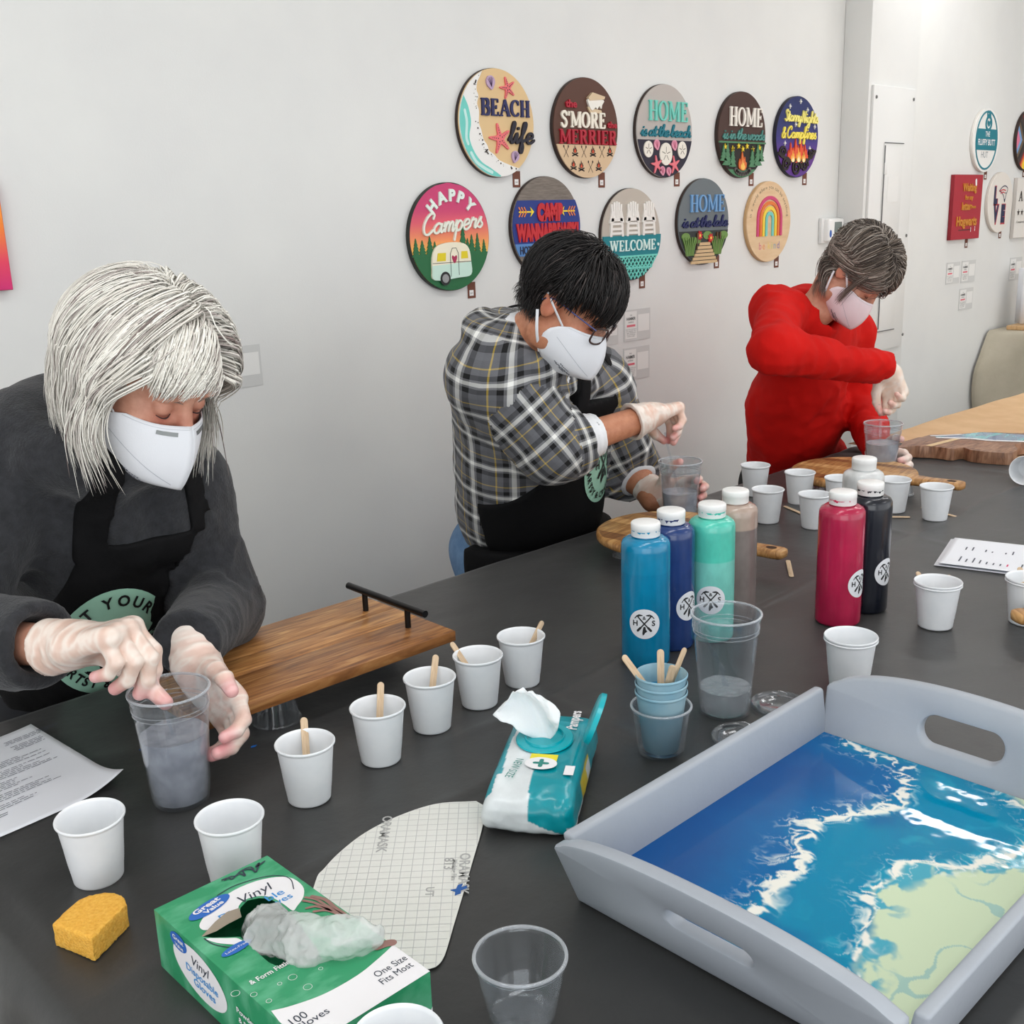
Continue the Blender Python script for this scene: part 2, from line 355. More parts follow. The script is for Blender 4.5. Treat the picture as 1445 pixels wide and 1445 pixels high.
# ------------------------------------------------------------------ the room
WY = 2.4; CEIL = 3.0
m_wall = M('wall_paint', (226, 226, 223), .55, var=(221, 221, 219), vs=3, bump=.12, bs=220)
m_panelpaint = M('panel_paint', (226, 226, 224), .42, bump=.1, bs=150)
m_floor = M('floor_vinyl', (176, 172, 166), .5, var=(160, 156, 150), vs=6)
m_ceil = M('ceiling_paint', (235, 235, 232), .8)
def struct(name, v, f, mat, angle=35):
    return tag(mesh_obj(name, v, f, mat, angle=angle), kind='structure')
struct('floor', *box((3.2, -.2, -.02), (12, 6, .04)), m_floor)
struct('wall_back', *box((3.2, WY+.06, CEIL/2), (12, .12, CEIL)), m_wall)
struct('wall_right', *box((9.26, -.2, CEIL/2), (.12, 5.2, CEIL)), m_wall)
struct('ceiling', *box((3.2, .5, CEIL+.03), (12, 4.0, .06)), m_ceil)
# boxed-in chase for the electrical panel, standing 12 cm proud of the wall
CX0, CX1, CY = 4.185, 4.585, 2.283
struct('wall_chase', *box(((CX0+CX1)/2, (CY+WY)/2, CEIL/2), (CX1-CX0, WY-CY, CEIL), .004), m_wall)
struct('baseboard_back', *box((3.2, WY-.008, .06), (12, .016, .12), .003), m_ceil)
# ceiling lamps: flat framed LED panels; the wide ones are added to brighten the wall
m_fill_led = M('fill_diffuser', (255, 255, 255), .5, emit=6.3); m_frame = M('lamp_frame', (240, 240, 240), .4)
led_spots = [(4.76, 1.87, .20, .60), (5.07, 2.06, .045, .25), (-.6, .85, 1.2, .3), (1.1, .85, 1.2, .3), (2.8, .85, 1.2, .3), (4.5, .85, 1.2, .3), (6.2, .85, 1.2, .3), (.3, -.9, 1.2, .3), (3.4, -.9, 1.2, .3)]
for i, (x, y, w, d) in enumerate(led_spots):
    t = thing('ceiling_lamp_or_fill', 'flat white LED ceiling lamp panel, number %s along the room' % ('one', 'two', 'three', 'four', 'five', 'six', 'seven', 'eight', 'nine')[i], 'ceiling lamp', (x, y, CEIL), group='ceiling lamp panels')
    b = MB(); w, d = w/2, d/2
    for c, s in (((0, d+.015, -.02), (2*w+.06, .03, .04)), ((0, -d-.015, -.02), (2*w+.06, .03, .04)), ((w+.015, 0, -.02), (.03, 2*d, .04)), ((-w-.015, 0, -.02), (.03, 2*d, .04))): b.add(*box(c, s, .003))
    b.build('lamp_frame', m_frame, t)
    MB().add(*box((0, 0, -.022), (2*w, 2*d, .012))).build('diffuser', m_fill_led if i > 1 else M('led_diffuser_bright', (255, 255, 255), .5, emit=20.), t)
# ------------------------------------------------------------------ electrical panel on the chase
t = thing('electrical_panel', 'tall white painted electrical panel cover with two small doors on the boxed wall', 'electrical panel', (0, 0, 0))
z = lambda h: T+h
def plate(b, x0, x1, z0, z1, y, d, bev=.003): b.add(*box(((x0+x1)/2, y-d/2, (z0+z1)/2), (x1-x0, d, z1-z0), bev))
b = MB(); plate(b, 4.205, 4.555, z(.15), z(1.205), CY, .012); b.build('cover', m_panelpaint, t)
for (x0, x1, z0, z1) in ((4.305, 4.465, .60, .99), (4.325, 4.47, .232, .585)):
    b = MB(); plate(b, x0, x1, z(z0), z(z1), CY-.012, .004, .0015); d = b.build('door', m_panelpaint, t)
    b = MB(); b.add(*box((x0+.004, CY-.0165, z((z0+z1)/2)), (.006, .004, z1-z0-.02), .001)); b.add(*box(((x0+x1)/2, CY-.0165, z(z0 if z0 < .5 else z1)), (x1-x0, .003, .0035))); b.build('door_gap', M('panel_gap', (95, 95, 95), .6), d)
    b = MB(); b.add(*box((x0+.012, CY-.018, z(z1-.1)), (.02, .006, .045), .002)); b.build('latch', m_panelpaint, d)
for x, h in ((4.225, 1.16), (4.535, 1.165), (4.54, .62), (4.56, .20), (4.222, .2)):
    b = MB(); v, f = solid_lathe([(.001, 0), (.007, 0), (.006, .003), (.001, .004)], 14); v = np.stack([v[:, 0]+x, CY-.012-v[:, 2], v[:, 1]+z(h)], 1); b.add(v, [q[::-1] for q in f]); b.build('screw', M('screw_grey', (120, 120, 118), .4, .6), t)
MB().add(*box((4.39, CY-.0165, z(.81)), (.09, .001, .10))).build('paper_label', M('old_label', (228, 228, 226), .7), t)
# ------------------------------------------------------------------ thermostat
t = thing('thermostat', 'white wall thermostat with a small grey display beside the boxed wall', 'thermostat', (4.115, WY, z(.655)))
b = MB(); b.add(*box((0, -.008, 0), (.135, .016, .1), .004)); b.build('wall_plate', m_panelpaint, t)
b = MB(); b.add(*box((.01, -.023, .002), (.118, .03, .09), .008, 3)); b.build('case', M('thermostat_plastic', (238, 238, 236), .35), t)
b = MB(); b.add(*box((.02, -.0385, .012), (.055, .003, .042), .001)); b.build('display', M('lcd_grey', (118, 128, 124), .25), t)
for x, h in ((.062, .02), (.062, -.004), (.0, -.028), (.022, -.028)): MB().add(*box((x, -.039, h), (.013, .004, .008), .0015)).build('button', M('button_grey', (214, 214, 212), .4), t)
b = MB(); v, f = solid_lathe([(.001, 0), (.012, 0), (.012, .0015), (.001, .0015)], 20); b.add(np.stack([v[:, 0]*.6-.036, -.038-v[:, 2], v[:, 1]*1.2-.012], 1), [q[::-1] for q in f]); b.build('logo', M('thermostat_blue', (52, 98, 178), .4), t)
# ------------------------------------------------------------------ tables
m_cloth = M('black_cloth', (44, 44, 43), .40, bump=.5, bs=24, bdet=5, var=(36, 36, 36), vs=5, spec=.6, sheen=.12)
TX0, TX1, TY0, TY1 = .295, 3.26, .17, 1.715
def cloth_point(u, v):
    du = max(TX0-u, 0)+max(u-TX1, 0); dv = max(TY0-v, 0)+max(v-TY1, 0)
    return du, dv
def wrinkle(P):
    x, y = P[:, 0], P[:, 1]; h = np.zeros(len(P))
    for (p, q, am, w) in (((.9, 1.14), (3.3, 1.10), .0040, .009), ((1.02, .17), (1.22, 1.71), .0030, .010), ((2.2, .17), (2.45, 1.7), .0030, .010), ((.3, .98), (1.0, 1.02), .003, .010), ((1.7, .62), (3.2, .58), .0034, .010),
                          ((.34, 1.0), (.36, 1.28), .003, .012), ((.5, 1.5), (.95, 1.2), .0025, .03), ((.38, 1.45), (.7, 1.1), .002, .03), ((2.95, 1.7), (3.2, .9), .004, .03), ((3.1, 1.7), (3.22, 1.0), .005, .02), ((.85, 1.05), (1.35, .7), .0014, .02), ((1.6, 1.1), (2.1, .7), .0012, .03)):
        p, q = np.array(p), np.array(q); d = q-p; L = np.linalg.norm(d); d /= L
        s = (x-p[0])*d[0]+(y-p[1])*d[1]; n = (x-p[0])*-d[1]+(y-p[1])*d[0]; n = n+.012*np.sin(s*9+p[0]*7)
        h += am*np.exp(-np.abs(n)/w)*np.clip(s/.1, 0, 1)*np.clip((L-s)/.1, 0, 1)
    h += .0026*vnoise(np.c_[x*1.0, y*1.4], 7, 3)+.0008*vnoise(np.c_[x, y], 22, 5)
    return h
us = np.concatenate([np.linspace(TX0-.42, TX0-.03, 18), np.linspace(TX0-.02, TX0+.02, 6), np.linspace(TX0+.03, TX1-.02, 300), [TX1-.008, TX1+.004, TX1+.012]])
vs_ = np.concatenate([np.linspace(TY0-.40, TY0-.03, 12), np.linspace(TY0-.02, TY0+.02, 5), np.linspace(TY0+.03, TY1-.03, 170), np.linspace(TY1-.02, TY1+.02, 6), np.linspace(TY1+.03, TY1+.40, 14)])
U, V = np.meshgrid(us, vs_, indexing='ij'); u, v = U.ravel(), V.ravel()
rx = np.where(u < TX0, TX0-u, 0.); ry = np.where(v < TY0, TY0-v, np.where(v > TY1, v-TY1, 0.))
drop = np.maximum(rx, ry); cx = np.clip(u, TX0, None); cy = np.clip(v, TY0, TY1)
flut = .022*np.sin(u*22+3*np.sin(u*5))*np.clip(ry/.15, 0, 1); flut2 = .018*np.sin(v*24+2*np.sin(v*6))*np.clip(rx/.15, 0, 1)
px = cx-.012*np.clip(rx/.02, 0, 1)-.10*rx-flut2*(rx > 0); py = cy+np.sign(v-(TY0+TY1)/2)*(.012*np.clip(ry/.02, 0, 1)+.07*ry+np.abs(flut)*.7)
pz = T+.0005-drop*.985-.003*np.clip(drop/.02, 0, 1)
top = drop <= 0
pz = pz + np.where(top, wrinkle(np.c_[u, v])-.0022, 0)
pz = np.where(top, np.minimum(pz, T+.0042), pz)
# the far end of the cloth is scrunched into low folds where it meets the kraft paper
e = np.clip((u-2.98)/.28, 0, 1)*top; pz = pz+e*(.009*np.abs(np.sin((u-2.98)*24+2.2*np.sin(v*4)))*(.4+.9*vnoise(np.c_[u, v], 5, 9)))
px = np.where(u > 2.9, px+.05*np.sin(v*5.5)*np.clip((u-3.0)/.3, 0, 1)-.03*np.clip((u-3.0)/.3, 0, 1), px)
nu, nv = len(us), len(vs_); ii = np.arange(nu*nv).reshape(nu, nv)
F = np.stack([ii[:-1, :-1], ii[1:, :-1], ii[1:, 1:], ii[:-1, 1:]], -1).reshape(-1, 4)
tag(mesh_obj('tablecloth', np.c_[px, py, pz], F, m_cloth, angle=180), 'black tablecloth covering the long work table, hanging over its edges', 'tablecloth')
def table(label, x0, x1, y0, y1, h, name='folding_table'):
    t = thing(name, label, 'table', ((x0+x1)/2, (y0+y1)/2, 0)); w, d = x1-x0, y1-y0
    MB().add(*box((0, 0, h-.02), (w, d, .036), .004)).build('tabletop', M('table_plastic', (200, 198, 192), .5), t)
    for sx in (-1, 1):
        for sy in (-1, 1): MB().add(*tube([(sx*(w/2-.12), sy*(d/2-.08), 0), (sx*(w/2-.12), sy*(d/2-.08), h-.036)], .0125, 12)).build('leg', M('table_steel', (90, 90, 92), .4, .7), t)
table('long work table hidden under the black tablecloth', TX0+.006, TX1-.02, TY0+.006, TY1-.006, T-.003)
table('table covered with brown kraft paper beyond the black cloth', 3.27, 5.2, .2, 1.70, T-.003)
m_kraft = M('kraft_paper', (216, 180, 138), .75, var=(206, 168, 126), vs=10, bump=.25, bs=14)
us = np.linspace(3.20, 5.3, 70); vs2 = np.linspace(.1, 1.76, 50); U, V = np.meshgrid(us, vs2, indexing='ij'); u, v = U.ravel(), V.ravel()
pz = T+.002+.004*vnoise(np.c_[u, v], 3, 2)+.012*np.clip((v-1.62)/.1, 0, 1)*vnoise(np.c_[u, v*0], 4, 4)-np.clip(v-1.71, 0, 1)*.8
pz = pz - np.clip(3.27-u, 0, 1)*0.02
ii = np.arange(len(u)).reshape(len(us), len(vs2)); F = np.stack([ii[:-1, :-1], ii[1:, :-1], ii[1:, 1:], ii[:-1, 1:]], -1).reshape(-1, 4)
# the kraft sheet lies below the end of the black cloth
pz = np.where(u < 3.28, T-.0015, pz)
tag(mesh_obj('kraft_paper', np.c_[u, v, pz], F, m_kraft, angle=180), 'brown kraft paper sheet covering the far table', 'paper')
# draped side table by the wall
SX, SY0, SY1, SH = 5.74, 1.55, 2.36, T+.103
table('side table under a beige drop cloth against the wall', SX+.01, 7.1, SY0, SY1, SH-.004)
m_drop = M('drop_cloth', (188, 180, 162), .85, var=(172, 164, 146), vs=5, bump=.3, bs=60)
us = np.concatenate([np.linspace(SX-.5, SX-.02, 26), np.linspace(SX-.01, SX+.02, 5), np.linspace(SX+.1, 7.12, 20)]); vs2 = np.concatenate([np.linspace(SY0-.4, SY0-.02, 14), np.linspace(SY0, SY1, 44), np.linspace(SY1+.01, SY1+.025, 3)])
U, V = np.meshgrid(us, vs2, indexing='ij'); u, v = U.ravel(), V.ravel(); rx = np.clip(SX-u, 0, 1); ry = np.clip(SY0-v, 0, 1)
pt = np.clip((v-(SY1-.13))/.13, 0, 1)
px = np.clip(u, SX, None)-.015*np.clip(rx/.02, 0, 1)-rx*(.06+.50*pt**2*np.clip(1.6-rx*2.6, 0, 1))-.018*np.sin(v*17)*np.clip(rx/.2, 0, 1); py = np.clip(v, SY0, None)-.012*np.clip(ry/.02, 0, 1)-.1*ry-.02*np.sin(u*19)*np.clip(ry/.2, 0, 1)
pz = SH+.001-np.maximum(rx*(1-.18*pt), ry)+.003*vnoise(np.c_[u, v], 6, 8)
ii = np.arange(len(u)).reshape(len(us), len(vs2)); F = np.stack([ii[:-1, :-1], ii[1:, :-1], ii[1:, 1:], ii[:-1, 1:]], -1).reshape(-1, 4)
tag(mesh_obj('drop_cloth', np.c_[px, py, pz], F, m_drop, angle=180), 'beige canvas drop cloth hanging over the side table', 'cloth')
# ------------------------------------------------------------------ things on the table
LN = lambda p: np.array([p[0], p[1], p[2]])
def pxm(P): q = np.asarray(P, float)-CAMP; return FPX/(q@CF)
m_cup = M('cup_plastic', (236, 238, 240), .32, var=(230, 233, 236), vs=30, spec=.45)
m_clear = M_thin('clear_plastic')
m_epoxy = M('epoxy_clear', (206, 208, 210), .18, alpha=.42, bump=1.2, bs=60, coat=.4)
m_cloudy = M('epoxy_cloudy', (206, 207, 214), .22, alpha=.80, bump=1.4, bs=55, var=(172, 173, 182), vs=30, coat=.4)
m_stick = M('birch_stick', (214, 190, 160), .7, var=(196, 168, 136), vs=40, vstretch=(1, 8, 1))
# white ribbed plastic cups
CR0, CR1, CH = .0385, .0285, .083
def cup_mesh(r1=CR0, r0=CR1, h=CH, double=False):
    out = [(r0-.004, 0), (r0-.001, 0), (r0, .0015)]
    for i in range(1, 46):
        t = i/46; zz = .0015+t*(h-.0055); r = r0+(r1-.0012-r0)*t
        if .16 < t < .62: r += .00035*math.cos((t-.16)/.46*2*PI*11)
        out.append((r, zz))
    out += [(r1, h-.0042), (r1+.0012, h-.0030), (r1+.0014, h-.0012), (r1+.0004, h), (r1-.0012, h-.0006)]
    if double: out[-6:-6] = [(r1+.0002, h-.0085), (r1+.0015, h-.0075), (r1+.0015, h-.006), (r1+.0002, h-.005)]
    inn = [(r1-.0022, h-.004), (r0-.0008, .006), (r0-.003, .0032), (.001, .0028)]
    b = MB(); v, f = solid_lathe([(.001, .0012)]+out+inn, 56); b.add(v, f); return b
cup0 = tag(cup_mesh().build('plastic_cup', m_cup, angle=60), 'x', 'cup', 'white plastic cups')
cupD = tag(cup_mesh(.0405, .030, .086, True).build('plastic_cup', m_cup, angle=60), 'x', 'cup', 'white plastic cups')
used = set()
def place(src, loc, rz, label, rot=None):
    if src.name not in used: used.add(src.name); o = src
    else: o = dup(src, loc, rz)
    o.location = loc; o.rotation_euler = rot or (0, 0, rz); o['label'] = label; return o
cups = [(127, 1150, 'empty white plastic cup behind the yellow sponge', 0, (.03, -.02)), (323, 1152, 'empty white plastic cup half hidden behind the green glove box', 0, (.01, 0)),
 (430, 1047, 'white plastic cup with a stick nearest the grey-haired woman in the row of five', 0, 0), (532.6, 996.5, 'second cup in the row of five leading away from the grey-haired woman', 0, 0),
 (606, 955, 'middle cup in the row of five in front of the long wooden board', 0, 0), (674, 924, 'fourth cup in the row, stick leaning out over its left rim', 0, 0), (735, 897, 'farthest cup in the row, partly behind the wipes tissue', 0, 0),
 (1066, 656, 'white plastic cup by the far table edge in front of the red sweater hem', 0, 0), (1083.6, 690, 'white plastic cup directly right of the brown bottle top', 0, 0),
 (1129, 666, 'white plastic cup touching the left end of the far round board', 0, 0), (1150, 697, 'white plastic cup behind and left of the red paint bottle', 0, 0), (1186, 674, 'white plastic cup mostly hidden behind the white bottle', 0, 0),
 (1263, 676, 'white plastic cup right behind the black paint bottle', 0, 0), (1322, 686, 'white plastic cup standing over a lying stick beside the far board handle', 0, 0),
 (1324, 820, 'double-rimmed white cup holding two sticks near the paper stack', 1, 0), (1201, 897, 'double-rimmed empty white cup just behind the grey tray', 1, 0), (1454, 815, 'white cup with one stick cut by the right frame edge', 1, 0),
 (561, 1462, 'white cup cut by the bottom frame edge in front of the glove box', 0, 0)]
cup_at = []
for (x, y, lab, dbl, tilt) in cups:
    h = .086 if dbl else CH; P = at(x, y, h); tl = tilt or (0, 0)
    loc = (P[0], P[1], T+.001) if not tilt else (P[0], P[1], T+.0012)
    place(cupD if dbl else cup0, loc, random.uniform(0, 6), lab, rot=(tl[0], tl[1], 0)); cup_at.append(np.array([P[0], P[1], T+.001]))
P = at(1452, 662, .03)      # one cup lies on its side
place(cup0, (P[0], P[1], T+.0345), 0, 'white plastic cup lying on its side at the right frame edge', rot=(R(84), R(12), R(-78)))
# wooden stir sticks
def stick_mesh(L=.114, w=.0050, t=.0009):
    a = np.linspace(-PI/2, PI/2, 9); e = [(L/2-w+w*math.cos(q), w*math.sin(q)) for q in a]; e += [(-x, -y) for x, y in e]
    b = MB(); b.add(*prism(e, -t, t, .0004, False)); return b
stick0 = tag(stick_mesh().build('stir_stick', m_stick), 'x', 'stick', 'wooden stir sticks')
def stick_between(p, q, label, roll=0.):
    p, q = np.array(p, float), np.array(q, float); d = (q-p)/np.linalg.norm(q-p); zc = CAMP-(p+q)/2; zc = zc-d*(zc@d); zc /= np.linalg.norm(zc); yc = np.cross(zc, d); rot = (Matrix((tuple(d), tuple(yc), tuple(zc))).transposed() @ Matrix.Rotation(roll, 3, 'X')).to_euler()
    return place(stick0, tuple((p+q)/2), 0, label, rot=rot)
def stick_flat(a, b, label, h=.0018):
    A, B = at(*a, h), at(*b, h); m = (A+B)/2; ang = math.atan2(B[1]-A[1], B[0]-A[0]); place(stick0, (m[0], m[1], T+h+.0005), ang, label)
def stick_in_cup(i, top, label, h=CH, up=.115, roll=0., r0=CR1, r1=CR0):
    """stick whose upper end is seen at a pixel, leaning on the rim of cup i"""
    c = cup_at[i]; tip = at(*top, up-.006); off = tip[:2]-c[:2]; L = np.linalg.norm(off)
    d = off/L if L > .003 else np.array([1., 0]); lean = min(L, r1*up/h)
    bot = c+np.array([*(-d*min(r0-.006, .022)), .0055]); tp = c+np.array([*off, up])
    v = tp-bot; v = v/np.linalg.norm(v)*.114; stick_between(bot, bot+v, label, roll)
ck = lambda i, x, y, up: at(x, y, up)
stick_in_cup(2, (431, 1046), 'stir stick in the cup nearest the grey-haired woman', up=.074, roll=R(12))
stick_in_cup(3, (537, 996), 'stir stick upright inside the second cup of the row', up=.078, roll=R(12))
stick_in_cup(4, (613, 953), 'stir stick upright inside the middle cup of the row', up=.080, roll=R(12))
stick_in_cup(5, (632, 905), 'stir stick leaning out to the left of the fourth cup', up=.102, roll=R(38))
stick_in_cup(6, (762, 890), 'stir stick leaning right in the farthest cup of the row', up=.085, roll=R(38))
stick_in_cup(14, (1290, 803), 'short looking stir stick leaning left in the two-stick cup', up=.094, roll=R(38), r1=.04)
stick_in_cup(14, (1352, 784), 'upright stir stick on the right side of the two-stick cup', up=.112, roll=R(12), r1=.04)
stick_in_cup(16, (1434, 784), 'stir stick in the cup cut by the right frame edge', up=.108, roll=R(12), r1=.04)
stick_flat((1111, 787), (1118, 819), 'short stir stick lying alone on the black cloth behind the wipes and bottles')
stick_flat((1099, 711), (1150, 733), 'stir stick lying between the two left far cups')
stick_flat((1212, 729), (1289, 730), 'stir stick lying behind the black paint bottle')
stick_flat((1290, 713), (1362, 733), 'stir stick lying behind the far right cup')
# clear plastic things
def clear_cup_prof(r1, r0, h, t=.0011, bands=True):
    o = [(.001, .0025), (r0*.8, .0025), (r0-.002, 0), (r0, .002)]
    o += [(r0+(r1-.004-r0)*q*.97, .002+(h-.02)*q) for q in np.linspace(.1, .86, 6)]
    zt = h-.022; rt = r0+(r1-.004-r0)*.90
    if bands: o += [(rt, zt-.006), (rt+.0014, zt-.005), (rt+.0014, zt), (rt+.0026, zt+.001), (rt+.0026, zt+.005), (r1-.003, zt+.0065)]
    o += [(r1-.0028, h-.006), (r1-.0005, h-.005), (r1, h-.0025), (r1-.0008, h-.0003), (r1-.0022, h), (r1-.0036, h-.0015)]
    i = [(r1-.0040, h-.007), (rt-.0004, zt-.004), (r0+(r1-.004-r0)*.4-t, h*.4), (r0-t, .006), (r0-.003, .0042), (.001, .0042)]
    return o+i
def clear_cup(name, label, cat, loc, r1, r0, h, fill=0., cloudy=False, rot=None, group=None, bands=True):
    t = thing(name, label, cat, loc, rot=rot, group=group)
    b = MB(); b.add(*solid_lathe(clear_cup_prof(r1, r0, h, bands=bands), 64)); b.build('cup_wall', m_clear, t, angle=50)
    q_ = np.linspace(0, 2*PI, 65); b = MB(); v, f = tube(np.stack([(r1-.0016)*np.cos(q_), (r1-.0016)*np.sin(q_), np.full(65, h-.0012)], 1), .0019, 8, caps=False); b.add(v, f); b.build('rim', M_thin('clear_rim_highlight', haze=.50, edge=.5), t, angle=180)  # white haze in the rim colour stands in for highlights on the lip
    if bands:
        for zz in (h-.022, h-.028): rr_ = r0+(r1-.004-r0)*(.90 if zz > h-.025 else .86)+.0012; b = MB(); v, f = tube(np.stack([rr_*np.cos(q_), rr_*np.sin(q_), np.full(65, zz)], 1), .0006, 6, caps=False); b.add(v, f); b.build('moulded_ring', M_thin('clear_ring_highlight', haze=.3, edge=.4), t, angle=180)  # rings whitened to draw the highlights along the moulded bands
    if fill:
        rr = lambda zz: r0+(r1-.004-r0)*.97*min(1, zz/(h-.02))-.0019
        pr = [(.001, .0047), (r0-.004, .0047)]+[(rr(zz), zz) for zz in np.linspace(.007, fill, 6)]+[(rr(fill)*.7, fill-.001), (.001, fill-.001)]
        b = MB(); v, f = solid_lathe(pr, 48); v = v+np.c_[np.zeros((len(v), 2)), np.where(v[:, 2] > fill-.003, noise_disp(v, .002, 90, 3), 0)]; b.add(v, f)
        b.build('epoxy', m_cloudy if cloudy else m_epoxy, t, angle=50)
    return t
P = at(1025, 865, .161)
big = clear_cup('clear_cup', 'tall clear plastic cup with a little clear epoxy beside the blue bottles', 'cup', (P[0], P[1], T+.001), .0535, .0375, .161, .042, group='large clear mixing cups')
b = MB(); q = np.array([-CR[0]*.045, -CR[1]*.045]); path = [(*(q*s+np.array([.004*math.sin(s*7), 0])), zz) for s, zz in ((1.02, .152), (.8, .128), (.45, .10), (.2, .072), (.05, .05), (-.25, .03))]
pth = smooth_path(path, 8); v, f = tube(pth, .0042+.0012*np.sin(np.arange(len(pth))*.8), 10, flat_=.45); b.add(v, f)
tag(b.build('clear_stirrer', m_clear, angle=80, loc=(P[0], P[1], T+.001)), 'clear twisted plastic stirrer standing in the tall clear cup', 'stirrer')
P = at(734, 1348, .067)
clear_cup('portion_cup', 'empty clear plastic portion cup on the cloth left of the grey tray', 'cup', (P[0], P[1], T+.001), .0455, .032, .067, group='clear portion cups', bands=False)
P = at(933, 995, .073)
clear_cup('portion_cup', 'clear portion cup holding a stack of blue tinted cups', 'cup', (P[0], P[1], T+.001), .0435, .032, .073, group='clear portion cups', bands=False)
m_tint = M('tinted_cup', (176, 212, 226), .3, trans=.25, var=(150, 200, 222), vs=18); m_paintblue = M('blue_resin_paint', (64, 154, 196), .2, var=(38, 128, 176), vs=30)
stack = np.array([P[0], P[1], T])
for i, (zb, lab) in enumerate(((.0075, 'lowest of the three blue tinted cups nested in the clear portion cup'), (.0205, 'middle one of the three blue tinted nested cups'), (.0335, 'top blue tinted cup of the nested stack, paint inside'))):
    t = thing('tinted_cup', lab, 'cup', (P[0], P[1], T+zb), rz=i*.7, group='blue tinted nested cups')
    h = .0885; prof = [(.001, .001), (.0245, 0), (.0255, .002), (.0352, h-.005), (.0368, h-.004), (.0372, h-.0015), (.036, h), (.0348, h-.002), (.0246, .005), (.001, .004)]
    MB().add(*solid_lathe(prof, 48)).build('cup_wall', m_tint, t, angle=50)
    if i == 2:
        MB().add(*solid_lathe([(.001, .030), (.0268, .030), (.0312, .062), (.001, .0625)], 40)).build('paint', m_paintblue, t)
for (tp, up, lab, ro) in (((879, 925), .150, 'stick leaning far left out of the blue nested cups', 30), ((932, 916), .150, 'stick standing at the back of the blue nested cups', 5), ((967, 914), .148, 'stick leaning right at the back of the blue nested cups', 50), ((950, 939), .146, 'front stick resting inside the rim of the blue nested cups', 5)):
    tip = at(*tp, up); bt = stack+np.array([*((stack[:2]-tip[:2])*.30), 0]); bt[2] = T+.046; d = tip-bt; d /= np.linalg.norm(d); stick_between(tip-d*.114, tip, lab, R(ro))
def lid(label, px, r=.044):
    P = at(*px, .003); t = [( .001, .0012), (r*.62, .0012), (r*.66, .0035), (r*.74, .0035), (r*.78, .0008), (r*.86, .0008), (r*.9, .006), (r*.96, .0075), (r, .006), (r, .001), (r*.99, .0), (r*.985, .005), (r*.955, .0062), (r*.91, .0048), (r*.87, -.0002+.0003), (r*.76, .0001), (r*.72, .0026), (r*.67, .0026), (r*.63, .0002), (.001, .0002)]
    b = MB(); v, f = solid_lathe(t[::-1], 72); a = np.arctan2(v[:, 1], v[:, 0]); rr = np.hypot(v[:, 0], v[:, 1]); v[:, :2] *= (1+np.where(rr > r*.97, .006*np.sin(a*36), 0))[:, None]; b.add(v, f)
    return tag(b.build('clear_disc_cover', m_clear, angle=60, loc=(P[0], P[1], T+.0012)), label, 'lid', 'clear plastic lids')
lid('clear plastic lid lying beside the tall clear cup', (1100, 995)); lid('clear plastic lid half hidden behind the grey tray rail', (1047, 1041))
# ------------------------------------------------------------------ paint bottles with round stickers
m_cap = M('bottle_cap_white', (236, 236, 234), .35); m_ink = M('sticker_ink', (42, 42, 44), .6); m_sticker = M('sticker_paper', (228, 230, 234), .5)
MAINE = [(-.16, -.5), (-.2, -.2), (-.16, .1), (-.1, .42), (.0, .5), (.12, .46), (.16, .16), (.3, .0), (.2, -.12), (.06, -.2), (.02, -.34), (-.08, -.42)]
def hammer_logo(mb, r, z, mat=0, face=False):
    """H & S around two crossed hammers over a small state outline, in a circle of radius r"""
    for s in (1, -1):
        V, F = ribbon(smooth_path([(-s*.40*r, -.44*r), (0, .02*r), (s*.40*r, .48*r)], 8), .045*r, 3); mb.add(np.c_[V, np.full(len(V), z)], F, mat)
        V, F = ribbon([(-s*.42*r, -.46*r), (-s*.24*r, -.25*r)], .075*r, 3); mb.add(np.c_[V, np.full(len(V), z)], F, mat)
        hd = np.array([(.12, .62), (.34, .66), (.5, .56), (.66, .34), (.56, .36), (.50, .46), (.38, .5), (.2, .54), (.1, .56)])*r; hd[:, 0] *= s
        mb.add(*flat(hd, z), mat)
    put_text(mb, 'H', -.58*r, -.12*r, .36*r, z, mat=mat, bold=.03); put_text(mb, 'S', .58*r, -.12*r, .36*r, z, mat=mat, bold=.03); put_text(mb, '&', 0, .30*r, .24*r, z, mat=mat, bold=.02)
    mb.add(*flat(np.array(MAINE)*.62*r+np.array([0, -.47*r]), z), mat)
def disc_fan(r, z, nr=7, n=40):
    v = [(0, 0, z)]; f = []
    for i in range(1, nr+1):
        for q in range(n): a = 2*PI*q/n; v.append((r*i/nr*math.cos(a), r*i/nr*math.sin(a), z))
    for q in range(n): f.append((0, 1+q, 1+(q+1) % n))
    for i in range(nr-1):
        for q in range(n): a, b = 1+i*n+q, 1+i*n+(q+1) % n; f.append((a, a+n, b+n, b))
    return np.array(v), f
BR, BH = .0412, .222
